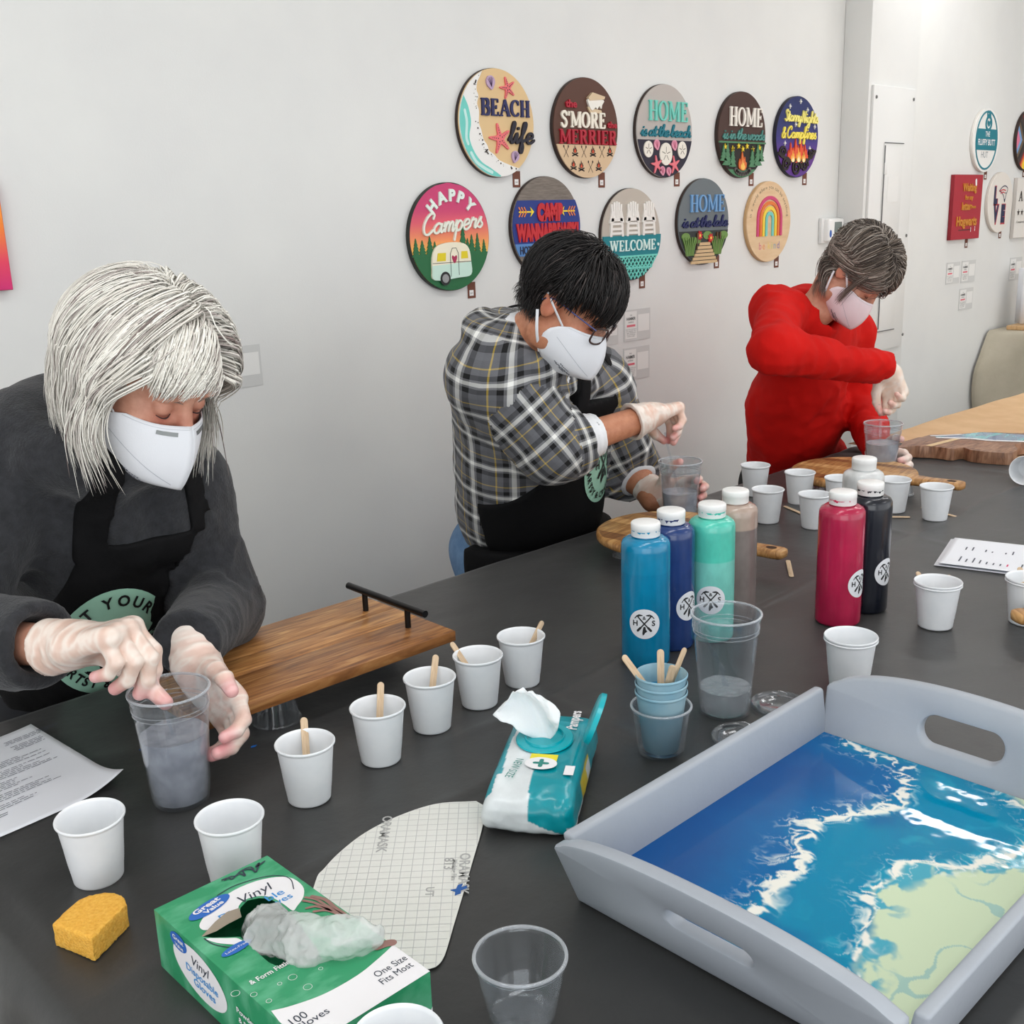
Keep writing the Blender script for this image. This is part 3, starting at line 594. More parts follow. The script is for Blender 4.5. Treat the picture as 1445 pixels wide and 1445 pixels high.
def bottle(px, label, cols, splash=None, az=0., sticker=True, H=.250, layers=None, bm=None):
    P = at(*px, H); camd = math.atan2(-P[1], -P[0]); t = thing('paint_bottle', label, 'paint bottle', (P[0], P[1], T+.001), group='cylindrical paint bottles')
    pr = [(.001, .0015), (BR-.006, 0), (BR-.0015, .0015), (BR, .006)]; L = layers or []
    zs_ = sorted(set([.03, .08, .13, .17, BH-.02]+[l[0] for l in L]+[l[0]+.003 for l in L]))
    pr += [(BR, q) for q in zs_]+[(BR-.0006, BH-.010), (BR-.0035, BH-.0045), (BR-.009, BH-.001), (.030, BH+.0005), (.0215, BH+.001), (.0205, BH+.006), (.001, BH+.006)]
    v, f = solid_lathe(pr, 56); c = np.tile(np.array(lin(cols)), (len(v), 1))
    for (zl, cl) in L: c[v[:, 2] > zl+.001] = lin(cl)
    b = MB(); b.add(v, f, 0, c); b.build('body', bm or M('paint_in_bottle', attr='Col', rough=.22, coat=.35, var=(222, 222, 222), vs=22, vstretch=(1, 1, .6)), t, angle=55)
    cp = [(.001, 0), (.0238, 0), (.0242, .001), (.0242, .011), (.0246, .0115), (.0246, .0205), (.0236, .0225), (.0215, .0235), (.001, .0232)]
    b = MB(); v, f = solid_lathe(cp, 60); b.add(v+np.array([0, 0, BH+.0032]), f); cap = b.build('cap', m_cap, t, angle=40)
    if splash:
        b = MB()
        for k in range(9):
            a0 = camd+random.uniform(-1.2, 1.2); w = random.uniform(.05, .22); hh = random.uniform(.0015, .0055); z0 = BH+random.choice([.0135, .0128, .0122]); n = 7
            A = a0+np.linspace(-w, w, n); up_ = z0-hh*np.abs(np.cos(np.linspace(-1.5, 1.5, n)))*np.array([random.uniform(.3, 1) for _ in range(n)]); r = .02435
            v = np.concatenate([np.c_[r*np.cos(A), r*np.sin(A), np.full(n, z0)], np.c_[r*np.cos(A), r*np.sin(A), up_]]); b.add(v, [(i, n+i, n+i+1, i+1) for i in range(n-1)])
        tag(b.build('paint_smear', M('smear_%d%d%d' % splash, splash, .3), cap), 'dried paint smear on the white cap')
    if sticker:
        a0 = camd+R(az); r = BR+.0004
        wrap = lambda v, r0: np.stack([(r0+v[:, 2])*np.cos(a0+v[:, 0]/BR), (r0+v[:, 2])*np.sin(a0+v[:, 0]/BR), v[:, 1]+.082], 1)
        b = MB(); b.add(*disc_fan(.0262, 0)); s_ = b.xf(lambda v: wrap(v, r)).build('sticker', m_sticker, t)
        b = MB(); hammer_logo(b, .0262, 0); b.xf(lambda v: wrap(v, r+.0003)).build('logo', m_ink, s_)
    return t
bottle((911, 735), 'teal blue paint bottle standing nearest, left end of the group', (0, 128, 172), (0, 140, 180), -3, layers=[(.165, (4, 136, 180))])
bottle((947, 718), 'navy blue paint bottle tucked behind the teal one', (32, 62, 122), (30, 44, 96), 50)
bottle((1005, 709), 'turquoise paint bottle with a paler lower half', (128, 214, 200), (60, 190, 170), 0, layers=[(.148, (88, 208, 186))])
bottle((1038, 690), 'brownish pink settled paint bottle behind the turquoise one', (138, 126, 122), None, -62, layers=[(.178, (190, 168, 154))])
bottle((1190, 692), 'crimson red paint bottle beside the black one', (186, 30, 74), (200, 30, 80), 59)
bottle((1229, 679), 'black navy paint bottle right behind the red one', (22, 26, 38), (25, 26, 36), 58)
bottle((1220, 645), 'white paint bottle at the back in front of the far round board', (226, 228, 228), None, 0, sticker=False)
# ------------------------------------------------------------------ wooden boards
def wood(name, a, b, c, stretch=(1, 14, 1), sc=7):
    if name in MATS: return MATS[name]
    m = M(name, b, .42, bump=.15, bs=30, bstretch=stretch, coat=.12); nt = m.node_tree; N = nt.nodes; L = nt.links
    tc = N.new('ShaderNodeTexCoord'); mp = N.new('ShaderNodeMapping'); mp.inputs['Scale'].default_value = stretch; L.new(tc.outputs['Object'], mp.inputs[0])
    n = N.new('ShaderNodeTexNoise'); n.inputs['Scale'].default_value = sc; n.inputs['Detail'].default_value = 6; n.inputs['Distortion'].default_value = 1.2; L.new(mp.outputs[0], n.inputs[0])
    cr = N.new('ShaderNodeValToRGB'); L.new(n.outputs[0], cr.inputs[0]); e = cr.color_ramp.elements; e[0].position = .3; e[0].color = (*lin(a), 1); e[1].position = .72; e[1].color = (*lin(c), 1); k = e.new(.5); k.color = (*lin(b), 1)
    at_ = N.new('ShaderNodeAttribute'); at_.attribute_name = 'Col'; mx = N.new('ShaderNodeMix'); mx.data_type = 'RGBA'; mx.blend_type = 'MULTIPLY'; mx.inputs[0].default_value = 1
    L.new(cr.outputs[0], mx.inputs[6]); L.new(at_.outputs['Color'], mx.inputs[7]); L.new(mx.outputs[2], N['Principled BSDF'].inputs['Base Color']); return m
m_acacia = wood('acacia_wood', (118, 78, 44), (168, 118, 70), (206, 162, 106), (1.2, 12, 6)); m_board = wood('acacia_round', (134, 92, 50), (176, 128, 76), (208, 164, 106), (12, 1.4, 6))
m_black = M('black_metal', (16, 16, 17), .35, .3)
# long serving board with two black bar handles
Bx0, Bx1, By0, By1, Bt = .655, 1.130, 1.335, 1.605, .068
t = thing('serving_board', 'long wooden serving board with black bar handles, raised beside the grey-haired woman', 'serving board', ((Bx0+Bx1)/2, (By0+By1)/2, T), rz=R(-1))
b = MB(); hw, hd = (Bx1-Bx0)/2, (By1-By0)/2; w = [(-hd, -.03, (.80, .70, .62)), (-.03, .035, (1.18, 1.12, 1.02)), (.035, hd, (1.05, 1.0, .92))]
for y0, y1, c in w: b.add(*box((0, (y0+y1)/2, Bt-.0095), (2*hw, y1-y0, .018), .0012), 0, np.array(c))
b.build('plank', m_acacia, t)
for sx in (1, -1):
    b = MB(); xx = sx*(hw-.045); b.add(*tube([(xx, -.112, Bt+.036), (xx, .112, Bt+.036)], .0062, 16)); h = b.build('handle', m_black, t)
    for yy in (-.062, .062): MB().add(*tube([(xx, yy, Bt), (xx, yy, Bt+.034)], .0052, 14)).build('handle_post', m_black, h)
def riser(label, P, h, r=.036):
    pr = [(.001, h-.001), (r*.80, h-.001), (r*.82, h-.003), (r*.97, .006), (r*1.06, .0045), (r*1.08, .002), (r*1.06, 0), (r*.99, .001), (r*.95, .0055), (r*.78, h-.0035), (.001, h-.0035)]
    b = MB(); b.add(*solid_lathe(pr[::-1], 48)); return tag(b.build('riser_cup', m_clear, angle=50, loc=(P[0], P[1], T+.0012)), label, 'cup', 'upturned clear cups under the boards')
riser('upturned clear cup holding up the near corner of the long board', at(391, 1017, 0), .047); riser('upturned clear cup under the right end of the long board', at(546, 934, 0)+np.array([0, .03, 0]), .047)
riser('upturned clear cup under the far back corner of the long board', (.73, 1.53, 0), .047)
def round_board(label, cx, cy, r, top, ang, hl, cups_):
    t = thing('round_board', label, 'cutting board', (cx, cy, T), rz=ang); a0 = .17; n = 70
    pts = [(r*math.cos(a), r*math.sin(a)) for a in np.linspace(a0, 2*PI-a0, n)]; x0, y0 = pts[-1]
    hand = smooth_path([(x0, y0), (r+.018, -.026), (r+.04, -.0215), (r+hl-.015, -.0225), (r+hl, -.012), (r+hl, .012), (r+hl-.015, .0225), (r+.04, .0215), (r+.018, .026), (pts[0][0], pts[0][1])], 4)
    out = np.array(pts+[tuple(p) for p in hand[1:-1]]); b = MB()
    m_, th = len(out), .019; sh = lambda k: np.stack([out[:, 0]*k, out[:, 1]*k], 1)
    # outline rings shrunk along the normal give the rounded edge
    tg = np.roll(out, -1, 0)-np.roll(out, 1, 0); tg /= np.linalg.norm(tg, axis=1)[:, None]; nn = np.stack([tg[:, 1], -tg[:, 0]], 1)
    rings = [(-.006, top-th), (-.001, top-th+.003), (0, top-th/2), (-.001, top-.003), (-.006, top)]; V = []; F = []
    for d, zz in rings: V.append(np.c_[out+nn*d, np.full(m_, zz)])
    for i in range(4): F += [(i*m_+q, i*m_+(q+1) % m_, (i+1)*m_+(q+1) % m_, (i+1)*m_+q) for q in range(m_)]
    F += [tuple(range(m_))[::-1], tuple(4*m_+q for q in range(m_))]; V = np.concatenate(V)
    b.add(V, F, 0, np.ones(3)*1.04); pl = b.build('board', m_board, t, angle=60)
    b = MB(); hx = r+hl-.032; b.add(*disc(.0095, top+.0004, 24, cx=hx, sx=1.25)); tag(b.build('hanging_hole', M('hole_dark', (60, 38, 22), .8), t), 'dark hanging hole in the handle')
    b = MB(); b.hasc = True
    for k, (y0, y1, c) in enumerate(((-r*.80, -r*.55, 0), (-r*.1, r*.12, 1), (r*.45, r*.62, 0), (r*.62, r*.9, 1))):
        ys = np.linspace(y0, y1, 8); hw = np.sqrt(np.maximum((r-.007)**2-ys**2, 1e-6)); b.add(*flat(np.concatenate([np.c_[hw, ys], np.c_[-hw, ys][::-1]]), top+.0003), c)
    b.build('dark_strip', [wood('acacia_dark', (92, 58, 30), (128, 84, 46), (160, 112, 66), (12, 1.4, 6)), wood('acacia_pale', (168, 122, 72), (196, 150, 94), (220, 180, 124), (12, 1.4, 6))], t)
    for p, lab in cups_: riser(lab, (cx+p[0], cy+p[1], 0), top-th-.001)
round_board('round wooden board with handle, raised in front of the woman in plaid', 1.875, 1.455, .165, .058, R(-84), .115, [((-.07, .06), 'upturned clear cup under the near round board, left side'), ((.08, .07), 'upturned clear cup under the near round board, back side'), ((.03, -.09), 'upturned clear cup under the near round board, handle side')])
round_board('round wooden board with handle in front of the woman in red', 2.650, 1.435, .165, .058, R(-83), .125, [((-.07, .08), 'upturned clear cup under the far round board, left side'), ((.08, .07), 'upturned clear cup under the far round board, back side'), ((.035, -.115), 'upturned clear cup under the far round board beside its handle')])
# ------------------------------------------------------------------ grey tray with an ocean resin pour
def plate_hole(outer, inner, t, bev):
    """flat plate (in x,y; thickness t along z) with a hole; outer and inner have equal counts; edges rounded"""
    def nrm(p): g = np.roll(p, -1, 0)-np.roll(p, 1, 0); g /= np.linalg.norm(g, axis=1)[:, None]+1e-12; return np.stack([g[:, 1], -g[:, 0]], 1)
    no, ni = nrm(outer), -nrm(inner); n = len(outer); R_ = []
    for s, (ins, dz) in ((1, (0, bev)), (1, (.3*bev, .3*bev)), (1, (bev, 0))): R_.append(np.c_[inner+ni*ins*-1, np.full(n, t/2-dz)])
    for ins, dz in ((bev, 0), (.3*bev, .3*bev), (0, bev)): R_.append(np.c_[outer-no*ins, np.full(n, t/2-dz)])
    for ins, dz in ((0, bev), (.3*bev, .3*bev), (bev, 0)): R_.append(np.c_[outer-no*ins, np.full(n, -t/2+dz)])
    for ins, dz in ((bev, 0), (.3*bev, .3*bev), (0, bev)): R_.append(np.c_[inner-ni*ins, np.full(n, -t/2+dz)])
    k = len(R_); F = [(i*n+a, i*n+(a+1) % n, ((i+1) % k)*n+(a+1) % n, ((i+1) % k)*n+a) for i in range(k) for a in range(n)]
    return np.concatenate(R_), F
def resample(p, n):
    p = np.asarray(p, float); q = np.concatenate([p, p[:1]]); L = np.r_[0, np.cumsum(np.linalg.norm(np.diff(q, axis=0), axis=1))]; s = np.linspace(0, L[-1], n, endpoint=False)
    return np.stack([np.interp(s, L, q[:, 0]), np.interp(s, L, q[:, 1])], 1)
m_tray = M('tray_paint', (168, 174, 182), .42, bump=.12, bs=90, var=(162, 168, 177), vs=9)
m_resin = M('ocean_resin', attr='Col', rough=.03, spec=.30)
X0, X1, Y0, Y1, FL = .792, 1.292, .352, .726, .020
t = thing('serving_tray', 'grey painted serving tray with a glossy blue ocean wave resin floor', 'tray', ((X0+X1)/2, (Y0+Y1)/2, T+.002))
cx, cy = (X0+X1)/2, (Y0+Y1)/2; hx, hy = (X1-X0)/2, (Y1-Y0)/2
MB().add(*box((0, 0, FL/2-.002), (2*hx+.006, 2*hy+.006, FL-.006), .002)).build('tray_floor', m_tray, t)
hz0 = .079; arch = .036
yy = np.linspace(-1, 1, 40); wt, wb = hy+.013, hy+.004
top = np.stack([yy*wt, hz0+arch*np.sqrt(np.clip(1-(np.abs(yy)/.96)**2.2, 0, 1))**1.15], 1)
outer = np.concatenate([[(-wb, .0)], [(wb, .0)], top[::-1]]); outer = resample(outer, 160)
a = np.linspace(0, 2*PI, 160, endpoint=False); sl, sr = .036, .0195
st = np.stack([sl*np.sign(np.cos(a))*(np.abs(np.cos(a))>.0)*1.0*(1-0)+0*a, a*0], 1)
inner = np.array([(sl*(1 if math.cos(q) >= 0 else -1)+sr*math.cos(q), .062+sr*math.sin(q)) for q in a]); inner = resample(inner, 160)
def align(o, i):       # start both loops at the same polar angle about the hole
    c = i.mean(0); ao = np.arctan2(*(o-c).T[::-1]); ai = np.arctan2(*(i-c).T[::-1]); ko = np.argmin(np.abs(ao)); ki = np.argmin(np.abs(ai)); o = np.roll(o, -ko, 0); i = np.roll(i, -ki, 0)
    return o, i
if np.sum(outer[:, 0]*np.roll(outer[:, 1], -1)-np.roll(outer[:, 0], -1)*outer[:, 1]) < 0: outer = outer[::-1]
outer, inner = align(outer, inner)
pv, pf = plate_hole(outer, inner, .019, .0042)
near_in = np.array([(.040*(1 if math.cos(q) >= 0 else -1)+.0115*math.cos(q), .060+.0115*math.sin(q)) for q in a]); near_in = resample(near_in, 160); o2, near_in = align(outer, near_in); nv_, nf_ = plate_hole(o2, near_in, .021, .0042)
for s, (pv, pf) in ((-1, (nv_, nf_)), (1, (pv, pf))):
    v = np.stack([s*(hx+.004+pv[:, 2]+.030*pv[:, 1]/.08), pv[:, 0], pv[:, 1]], 1); f = pf if s > 0 else [q[::-1] for q in pf]
    b = MB(); b.add(v, f); b.build('end_panel', m_tray, t, angle=50)
for s in (-1, 1):
    b = MB(); v, f = box((0, 0, .039), (2*hx+.016, .015, .078), .0045, 3); v[:, 1] += s*(hy+.003+.016*v[:, 2]/.08); v[:, 0] *= 1+.03*v[:, 2]/.08; b.add(v, f); b.build('side_rail', m_tray, t, angle=50)
# resin floor: deep blue to teal water, two lines of foam, pale sand
def crop4(p): return at(780+p[0]/2.173, 940+p[1]/2.173, FL)[:2]
wav1 = smooth_path([crop4(p) for p in ((930, 235), (1010, 275), (1085, 310), (1085, 380), (1010, 440), (930, 470), (850, 478), (785, 520), (765, 575), (760, 630), (705, 680), (640, 735), (590, 790))], 10)
wav2 = smooth_path([crop4(p) for p in ((1330, 330), (1400, 400), (1490, 520), (1390, 590), (1290, 622), (1215, 632), (1130, 612), (1030, 640), (965, 690), (985, 760), (985, 830), (955, 900), (920, 960))], 10)
na, nb = 330, 250; gx = np.linspace(X0, X1, na); gy = np.linspace(Y0, Y1, nb); GX, GY = np.meshgrid(gx, gy, indexing='ij'); P = np.stack([GX.ravel(), GY.ravel()], 1)
warp = np.stack([vnoise(P, 18, 1)-.5, vnoise(P, 18, 2)-.5], 1)*.035+np.stack([vnoise(P, 50, 3)-.5, vnoise(P, 50, 4)-.5], 1)*.016; Q = P+warp
def sdist(P, path):
    best = np.full(len(P), 9.); side = np.zeros(len(P))
    for i in range(len(path)-1):
        p, q = path[i], path[i+1]; d = q-p; L2 = d@d+1e-12; tt = np.clip(((P-p)@d)/L2, 0, 1); r = P-p-tt[:, None]*d; dist = np.hypot(r[:, 0], r[:, 1])
        m = dist < best; best = np.where(m, dist, best); side = np.where(m, np.sign(d[0]*(P[:, 1]-p[1])-d[1]*(P[:, 0]-p[0])), side)
    return best*side
ss = lambda x, a, b: (lambda q: q*q*(3-2*q))(np.clip((x-a)/(b-a), 0, 1))
d1 = sdist(Q, wav1); d2 = sdist(Q, wav2)     # negative on the sea side for paths running towards the camera
if d1[np.argmax(P[:, 1]-0*P[:, 0])] > 0: d1 = -d1
if d2[np.argmax(P[:, 1]-0*P[:, 0])] > 0: d2 = -d2
deep, mid, teal, turq, sand, foam, pale = [np.array(lin(c)) for c in ((0, 74, 140), (0, 98, 160), (0, 132, 172), (30, 160, 190), (206, 222, 190), (240, 238, 228), (150, 205, 215))]
mixc = lambda a, b, w: a+(b-a)*w[:, None]
n1 = vnoise(np.c_[P[:, 0]*1.0, P[:, 1]*1.0], 14, 5); n2 = vnoise(Q, 34, 6, 4); n3 = vnoise(Q*np.array([2.2, .8]), 40, 7, 4)
C = mixc(np.tile(deep, (len(P), 1)), mid, ss(d1+.02*(n1-.5), -.13, -.02)); C = mixc(C, teal, ss(d1+.05*(n1-.5), -.035, .02)); C = mixc(C, mid*.9, ss(n1, .55, .8)*ss(d1, 0, .02)*.75*(1-ss(d1, .03, .10))); C = mixc(C, turq, ss(n2, .5, .75)*ss(d1, .01, .05)*.6)
C = mixc(C, sand, ss(d2+.012*(n2-.5), -.004, .012)); C = mixc(C, turq, ss(d2, -.0, .006)*(1-ss(d2, .02, .045))*ss(n2, .50, .60)*.9); C = mixc(C, turq*.8+sand*.2, (np.abs(n1-.5) < .02)*ss(d2, .02, .05)*.5)
fil = np.maximum(1-np.abs(vnoise(Q*np.array([1.5, 1.]), 26, 17, 3)-.5)*7, 1-np.abs(vnoise(Q, 60, 18, 3)-.5)*7); fil = np.clip(fil, 0, 1)
def foamy(d, wf, wb, str_):
    f = ss(d, -wf, -wf*.10)*(1-ss(d, wb*.35, wb)); edge = np.clip(1-np.abs(d+wf*.06)/(wf*.30), 0, 1)
    lace = ss(.62*fil+.38*n3+.40*edge-.10, .52, .86); return f*lace*str_
C = mixc(C, pale, np.clip(foamy(d1-.002, .062, .02, 1)*1.0, 0, 1)*.55); C = mixc(C, foam, foamy(d1, .052, .013, .97))
C = mixc(C, pale, foamy(d2, .05, .02, .6)); C = mixc(C, foam, foamy(d2, .026, .024, 1.))
ii = np.arange(na*nb).reshape(na, nb); F = np.stack([ii[:-1, :-1], ii[1:, :-1], ii[1:, 1:], ii[:-1, 1:]], -1).reshape(-1, 4)
mesh_obj('resin_floor', np.c_[P[:, 0]-cx, P[:, 1]-cy, FL-.0015+.00028*vnoise(P, 26, 9)], F, m_resin, t, col=np.clip(C, 0, 1), angle=180)
# ------------------------------------------------------------------ green box of vinyl gloves
GX0, GX1, GY0, GY1, GH = .3995, .5335, .690, .970, .068
m_green = M('box_green', (44, 148, 100), .35, var=(118, 196, 158), vs=16, vstretch=(1, 2.2, 1), ramp=(.45, .8), coat=.15)
m_bwhite = M('box_white', (236, 234, 236), .4); m_bblue = M('badge_blue', (44, 104, 188), .4); m_blue2 = M('letters_blue', (66, 150, 214), .5); m_dk = M('print_dark', (52, 60, 74), .5); m_kraftcard = M('torn_card', (150, 138, 122), .9)
t = thing('glove_box', 'green cardboard box of vinyl gloves with a torn top opening', 'box', (GX0, GY0, T+.001)); W_, D_, H_ = GX1-GX0, GY1-GY0, GH
def crop2(p): q = at(200+p[0]/3.284, 1180+p[1]/3.284, GH); return (q[0]-GX0, q[1]-GY0)
hole = np.array([crop2(p) for p in ((285, 470), (345, 440), (400, 405), (452, 372), (458, 335), (490, 302), (545, 290), (600, 296), (650, 325), (705, 372), (765, 460), (815, 530), (835, 575), (805, 600), (740, 605), (690, 590), (640, 610), (590, 590), (540, 545), (495, 505), (455, 470), (400, 472), (330, 474))])
from mathutils.geometry import delaunay_2d_cdt
rect = [(0, 0), (W_, 0), (W_, D_), (0, D_)]; hn = len(hole); allp = [Vector(p) for p in rect]+[Vector(p) for p in hole]
cv, ce, cf, *_ = delaunay_2d_cdt(allp, [(i, (i+1) % 4) for i in range(4)]+[(4+i, 4+(i+1) % hn) for i in range(hn)], [], 0, 1e-6)
def inside(p, poly):
    x, y = p; r = False; j = len(poly)-1
    for i in range(len(poly)):
        if (poly[i][1] > y) != (poly[j][1] > y) and x < (poly[j][0]-poly[i][0])*(y-poly[i][1])/(poly[j][1]-poly[i][1])+poly[i][0]: r = not r
        j = i
    return r
ftop = []
for f in cf:
    c_ = sum((cv[i] for i in f), Vector((0, 0)))/len(f)
    if inside(c_, rect) and not inside(c_, hole):
        ar = sum(cv[f[i]].x*cv[f[(i+1) % len(f)]].y-cv[f[(i+1) % len(f)]].x*cv[f[i]].y for i in range(len(f))); ftop.append(tuple(f) if ar > 0 else tuple(f)[::-1])
b = MB(); b.add(np.array([(p.x, p.y, H_) for p in cv]), ftop)
b.add([(0, 0, 0), (W_, 0, 0), (W_, D_, 0), (0, D_, 0), (0, 0, H_), (W_, 0, H_), (W_, D_, H_), (0, D_, H_)], [(3, 2, 1, 0), (0, 1, 5, 4), (1, 2, 6, 5), (2, 3, 7, 6), (3, 0, 4, 7)])
b.build('carton', m_green, t, smooth=False)
b = MB(); zt = H_+.0004
ell = lambda c, rx, ry, rot=0, n=40: np.array([(c[0]+rx*math.cos(q)*math.cos(rot)-ry*math.sin(q)*math.sin(rot), c[1]+rx*math.cos(q)*math.sin(rot)+ry*math.sin(q)*math.cos(rot)) for q in np.linspace(0, 2*PI, n, endpoint=False)])
# white oval behind the lettering (split around the opening), the white front band, badges
ov = smooth_path([crop2(p) for p in ((285, 440), (270, 410), (330, 330), (430, 255), (560, 205), (680, 195), (745, 235), (750, 285), (720, 330), (700, 350), (655, 318), (600, 288), (540, 283), (480, 300), (450, 330), (445, 368), (390, 402), (330, 432))], 4, True); b.add(*flat(ov, zt), 0)
ov2 = smooth_path([crop2(p) for p in ((300, 480), (400, 478), (450, 480), (490, 512), (430, 508), (350, 500))], 4, True); b.add(*flat(ov2, zt), 0)
band = [(W_, 0), (0, 0), (0, D_*.16)]+[(min(W_, p[0]), p[1]) for p in smooth_path([crop2(p) for p in ((600, 815), (700, 790), (850, 735), (1000, 650), (1100, 570), (1170, 505))], 5)]; b.add(*flat(band, zt), 0)
b.build('white_print', m_bwhite, t)
b = MB(); V, F = ribbon(smooth_path([crop2(p) for p in ((350, 280), (430, 235), (560, 195), (640, 188), (690, 205), (705, 250))], 6), .0006); b.add(np.c_[V, np.full(len(V), zt+.0001)], F); V, F = ribbon(smooth_path([crop2(p) for p in ((290, 480), (330, 505), (400, 520), (480, 525))], 6), .0006); b.add(np.c_[V, np.full(len(V), zt+.0001)], F)
def lay(b, s, p, size, q=None, mat=0, bold=0., shear=0., width=None, z=None, rot=None):
    c = crop2(p); r = rot if rot is not None else 0
    put_text(b, s, c[0], c[1], size, z or zt+.0003, mat=mat, bold=bold, shear=shear, width=width, rot=r)
lay(b, 'Vinyl', (545, 280), .0145, shear=.25, width=.038)
lay(b, 'One Size', (1165, 618), .0088, width=.036); lay(b, 'Fits Most', (1192, 650), .0088, width=.036); lay(b, 'Gloves', (800, 868), .009, width=.034); lay(b, '100', (740, 862), .010, width=.016)
V, F = ribbon(smooth_path([crop2(p) for p in ((372, 210), (400, 200), (420, 205), (450, 180), (480, 190), (470, 165), (510, 160), (530, 172), (545, 130), (530, 150), (570, 122))], 5), .0010); b.add(np.c_[V, np.full(len(V), zt+.0005)], F)
V, F = ribbon(smooth_path([crop2(p) for p in ((385, 212), (410, 195), (440, 190), (455, 172), (500, 150), (520, 160))], 5), .0009); b.add(np.c_[V, np.full(len(V), zt+.0006)], F)
b.build('dark_print', m_dk, t)
b = MB(); lay(b, 'ble', (628, 288), .0105, width=.020, bold=.01); lay(b, 'ves', (668, 305), .0100, width=.019, bold=.01); lay(b, 'Dis', (415, 378), .0110, width=.019, bold=.01); b.build('blue_print', m_blue2, t)
c = crop2((315, 335)); MB().add(*flat(ell(c, .0255, .0100, R(12)), zt+.0004)).build('blue_badge', m_bblue, t); c2 = crop2((440, 525)); MB().add(*flat(ell(c2, .0165, .0062, R(4)), zt+.0004)).build('blue_badge', m_bblue, t)
b = MB(); put_text(b, 'Great', c[0]-.001, c[1]+.0005, .0075, zt+.0007, width=.033, bold=.03, rot=R(12)); put_text(b, 'Value', c[0]+.003, c[1]-.0065, .0060, zt+.0007, width=.024, bold=.03, rot=R(12)); put_text(b, 'Latex-Free', c2[0], c2[1]-.0015, .0034, zt+.0007, width=.024, rot=R(4))
lay(b, '& Form Fitting', (610, 640), .0068, width=.046, bold=.015)
for p, r in (((435, 735), .004), ((700, 660), .004), ((770, 705), .004), ((640, 690), .002), ((590, 770), .0025), ((830, 620), .002), ((520, 740), .003)):
    c = crop2(p); e = ell(c, r, r, 0, 24); V, F = ribbon(np.concatenate([e, e[:2]]), .0002, 0); b.add(np.c_[V, np.full(len(V), zt+.0002)], F)
b.build('white_lettering', m_bwhite, t)
# printed brown hand on the top, partly under the glove
b = MB()
for pts, w in (([(760, 290), (810, 300), (860, 330), (930, 370)], .0016), ([(750, 305), (800, 315), (870, 345)], .0016), ([(765, 340), (810, 332), (880, 350)], .0016), ([(790, 285), (850, 300), (900, 340), (960, 380)], .0022), ([(800, 355), (860, 350), (930, 375)], .0018), ([(1090, 520), (1130, 505), (1160, 500)], .005)):
    V, F = ribbon(smooth_path([crop2(p) for p in pts], 6), w); b.add(np.c_[V, np.full(len(V), zt+.0002+.00004*len(pts))], F)
b.build('printed_hand', M('printed_hand', (150, 112, 104), .5), t)
# side prints: left face and front face
def face_left(v): return np.stack([np.full(len(v), -.0005)-v[:, 2], D_-v[:, 0], v[:, 1]], 1)        # x runs from the back towards the camera
def face_front(v): return np.stack([v[:, 0], np.full(len(v), -.0005)-v[:, 2], v[:, 1]], 1)
b = MB(); b.add(*flat(ell((.088, .036), .052, .026, R(-6)), 0)); b.xf(face_left).build('side_oval', m_bwhite, t)
b = MB(); b.add(*flat(ell((.050, .055), .017, .0095, 0), .0002)); b.xf(face_left).build('side_badge', m_bblue, t)
b = MB(); put_text(b, 'Great', .050, .0555, .0052, .0005, width=.022, bold=.02); put_text(b, 'Value', .051, .0485, .0044, .0005, width=.017, bold=.02); put_text(b, 'Powder-free', .185, .036, .0060, .0005, width=.052, bold=.02); put_text(b, '& Form Fitting', .190, .026, .0060, .0005, width=.058, bold=.02); b.xf(face_left).build('side_lettering', m_bwhite, t)
b = MB(); put_text(b, 'Vinyl', .093, .043, .011, .0004, width=.034, shear=.25); b.xf(face_left).build('side_script', m_dk, t)
b = MB(); put_text(b, 'Disposable', .093, .031, .0085, .0004, width=.062, bold=.01); put_text(b, 'Gloves', .096, .020, .0085, .0004, width=.042, bold=.01); b.xf(face_left).build('side_blue_print', m_blue2, t)
b = MB(); b.add(*flat(smooth_path([(.02, .02), (.05, .05), (.085, .056), (.11, .044), (.115, .02), (.08, .006), (.04, .008)], 6, True), 0)); b.add(*flat([(.105, 0), (W_, 0), (W_, .03)], .0001)); b.xf(face_front).build('front_oval', m_bwhite, t)
b = MB(); b.add(*flat(ell((.040, .042), .018, .010), .0002)); b.xf(face_front).build('front_badge', m_bblue, t)
b = MB(); put_text(b, 'Great', .040, .043, .0055, .0005, width=.024, bold=.02); put_text(b, 'Value', .041, .036, .0046, .0005, width=.018, bold=.02); b.xf(face_front).build('front_lettering', m_bwhite, t)
b = MB(); put_text(b, 'Vinyl', .084, .036, .012, .0004, width=.036, shear=.25); b.xf(face_front).build('front_script', m_dk, t)
# torn flap of card standing at the left end of the opening
b = MB(); fl = np.array([(*crop2(p), H_+h) for p, h in (((278, 472), .001), (340, 0) and ((345, 428), .007), ((400, 395), .010), ((455, 368), .008), ((462, 380), .001), ((400, 412), .001), ((345, 446), .001))]); b.add(fl, [(0, 1, 6), (1, 2, 5, 6), (2, 3, 4, 5)]); b.add(fl+np.array([0, -.0006, -.0003]), [(6, 1, 0), (6, 5, 2, 1), (5, 4, 3, 2)])
b.build('torn_flap', m_kraftcard, t)
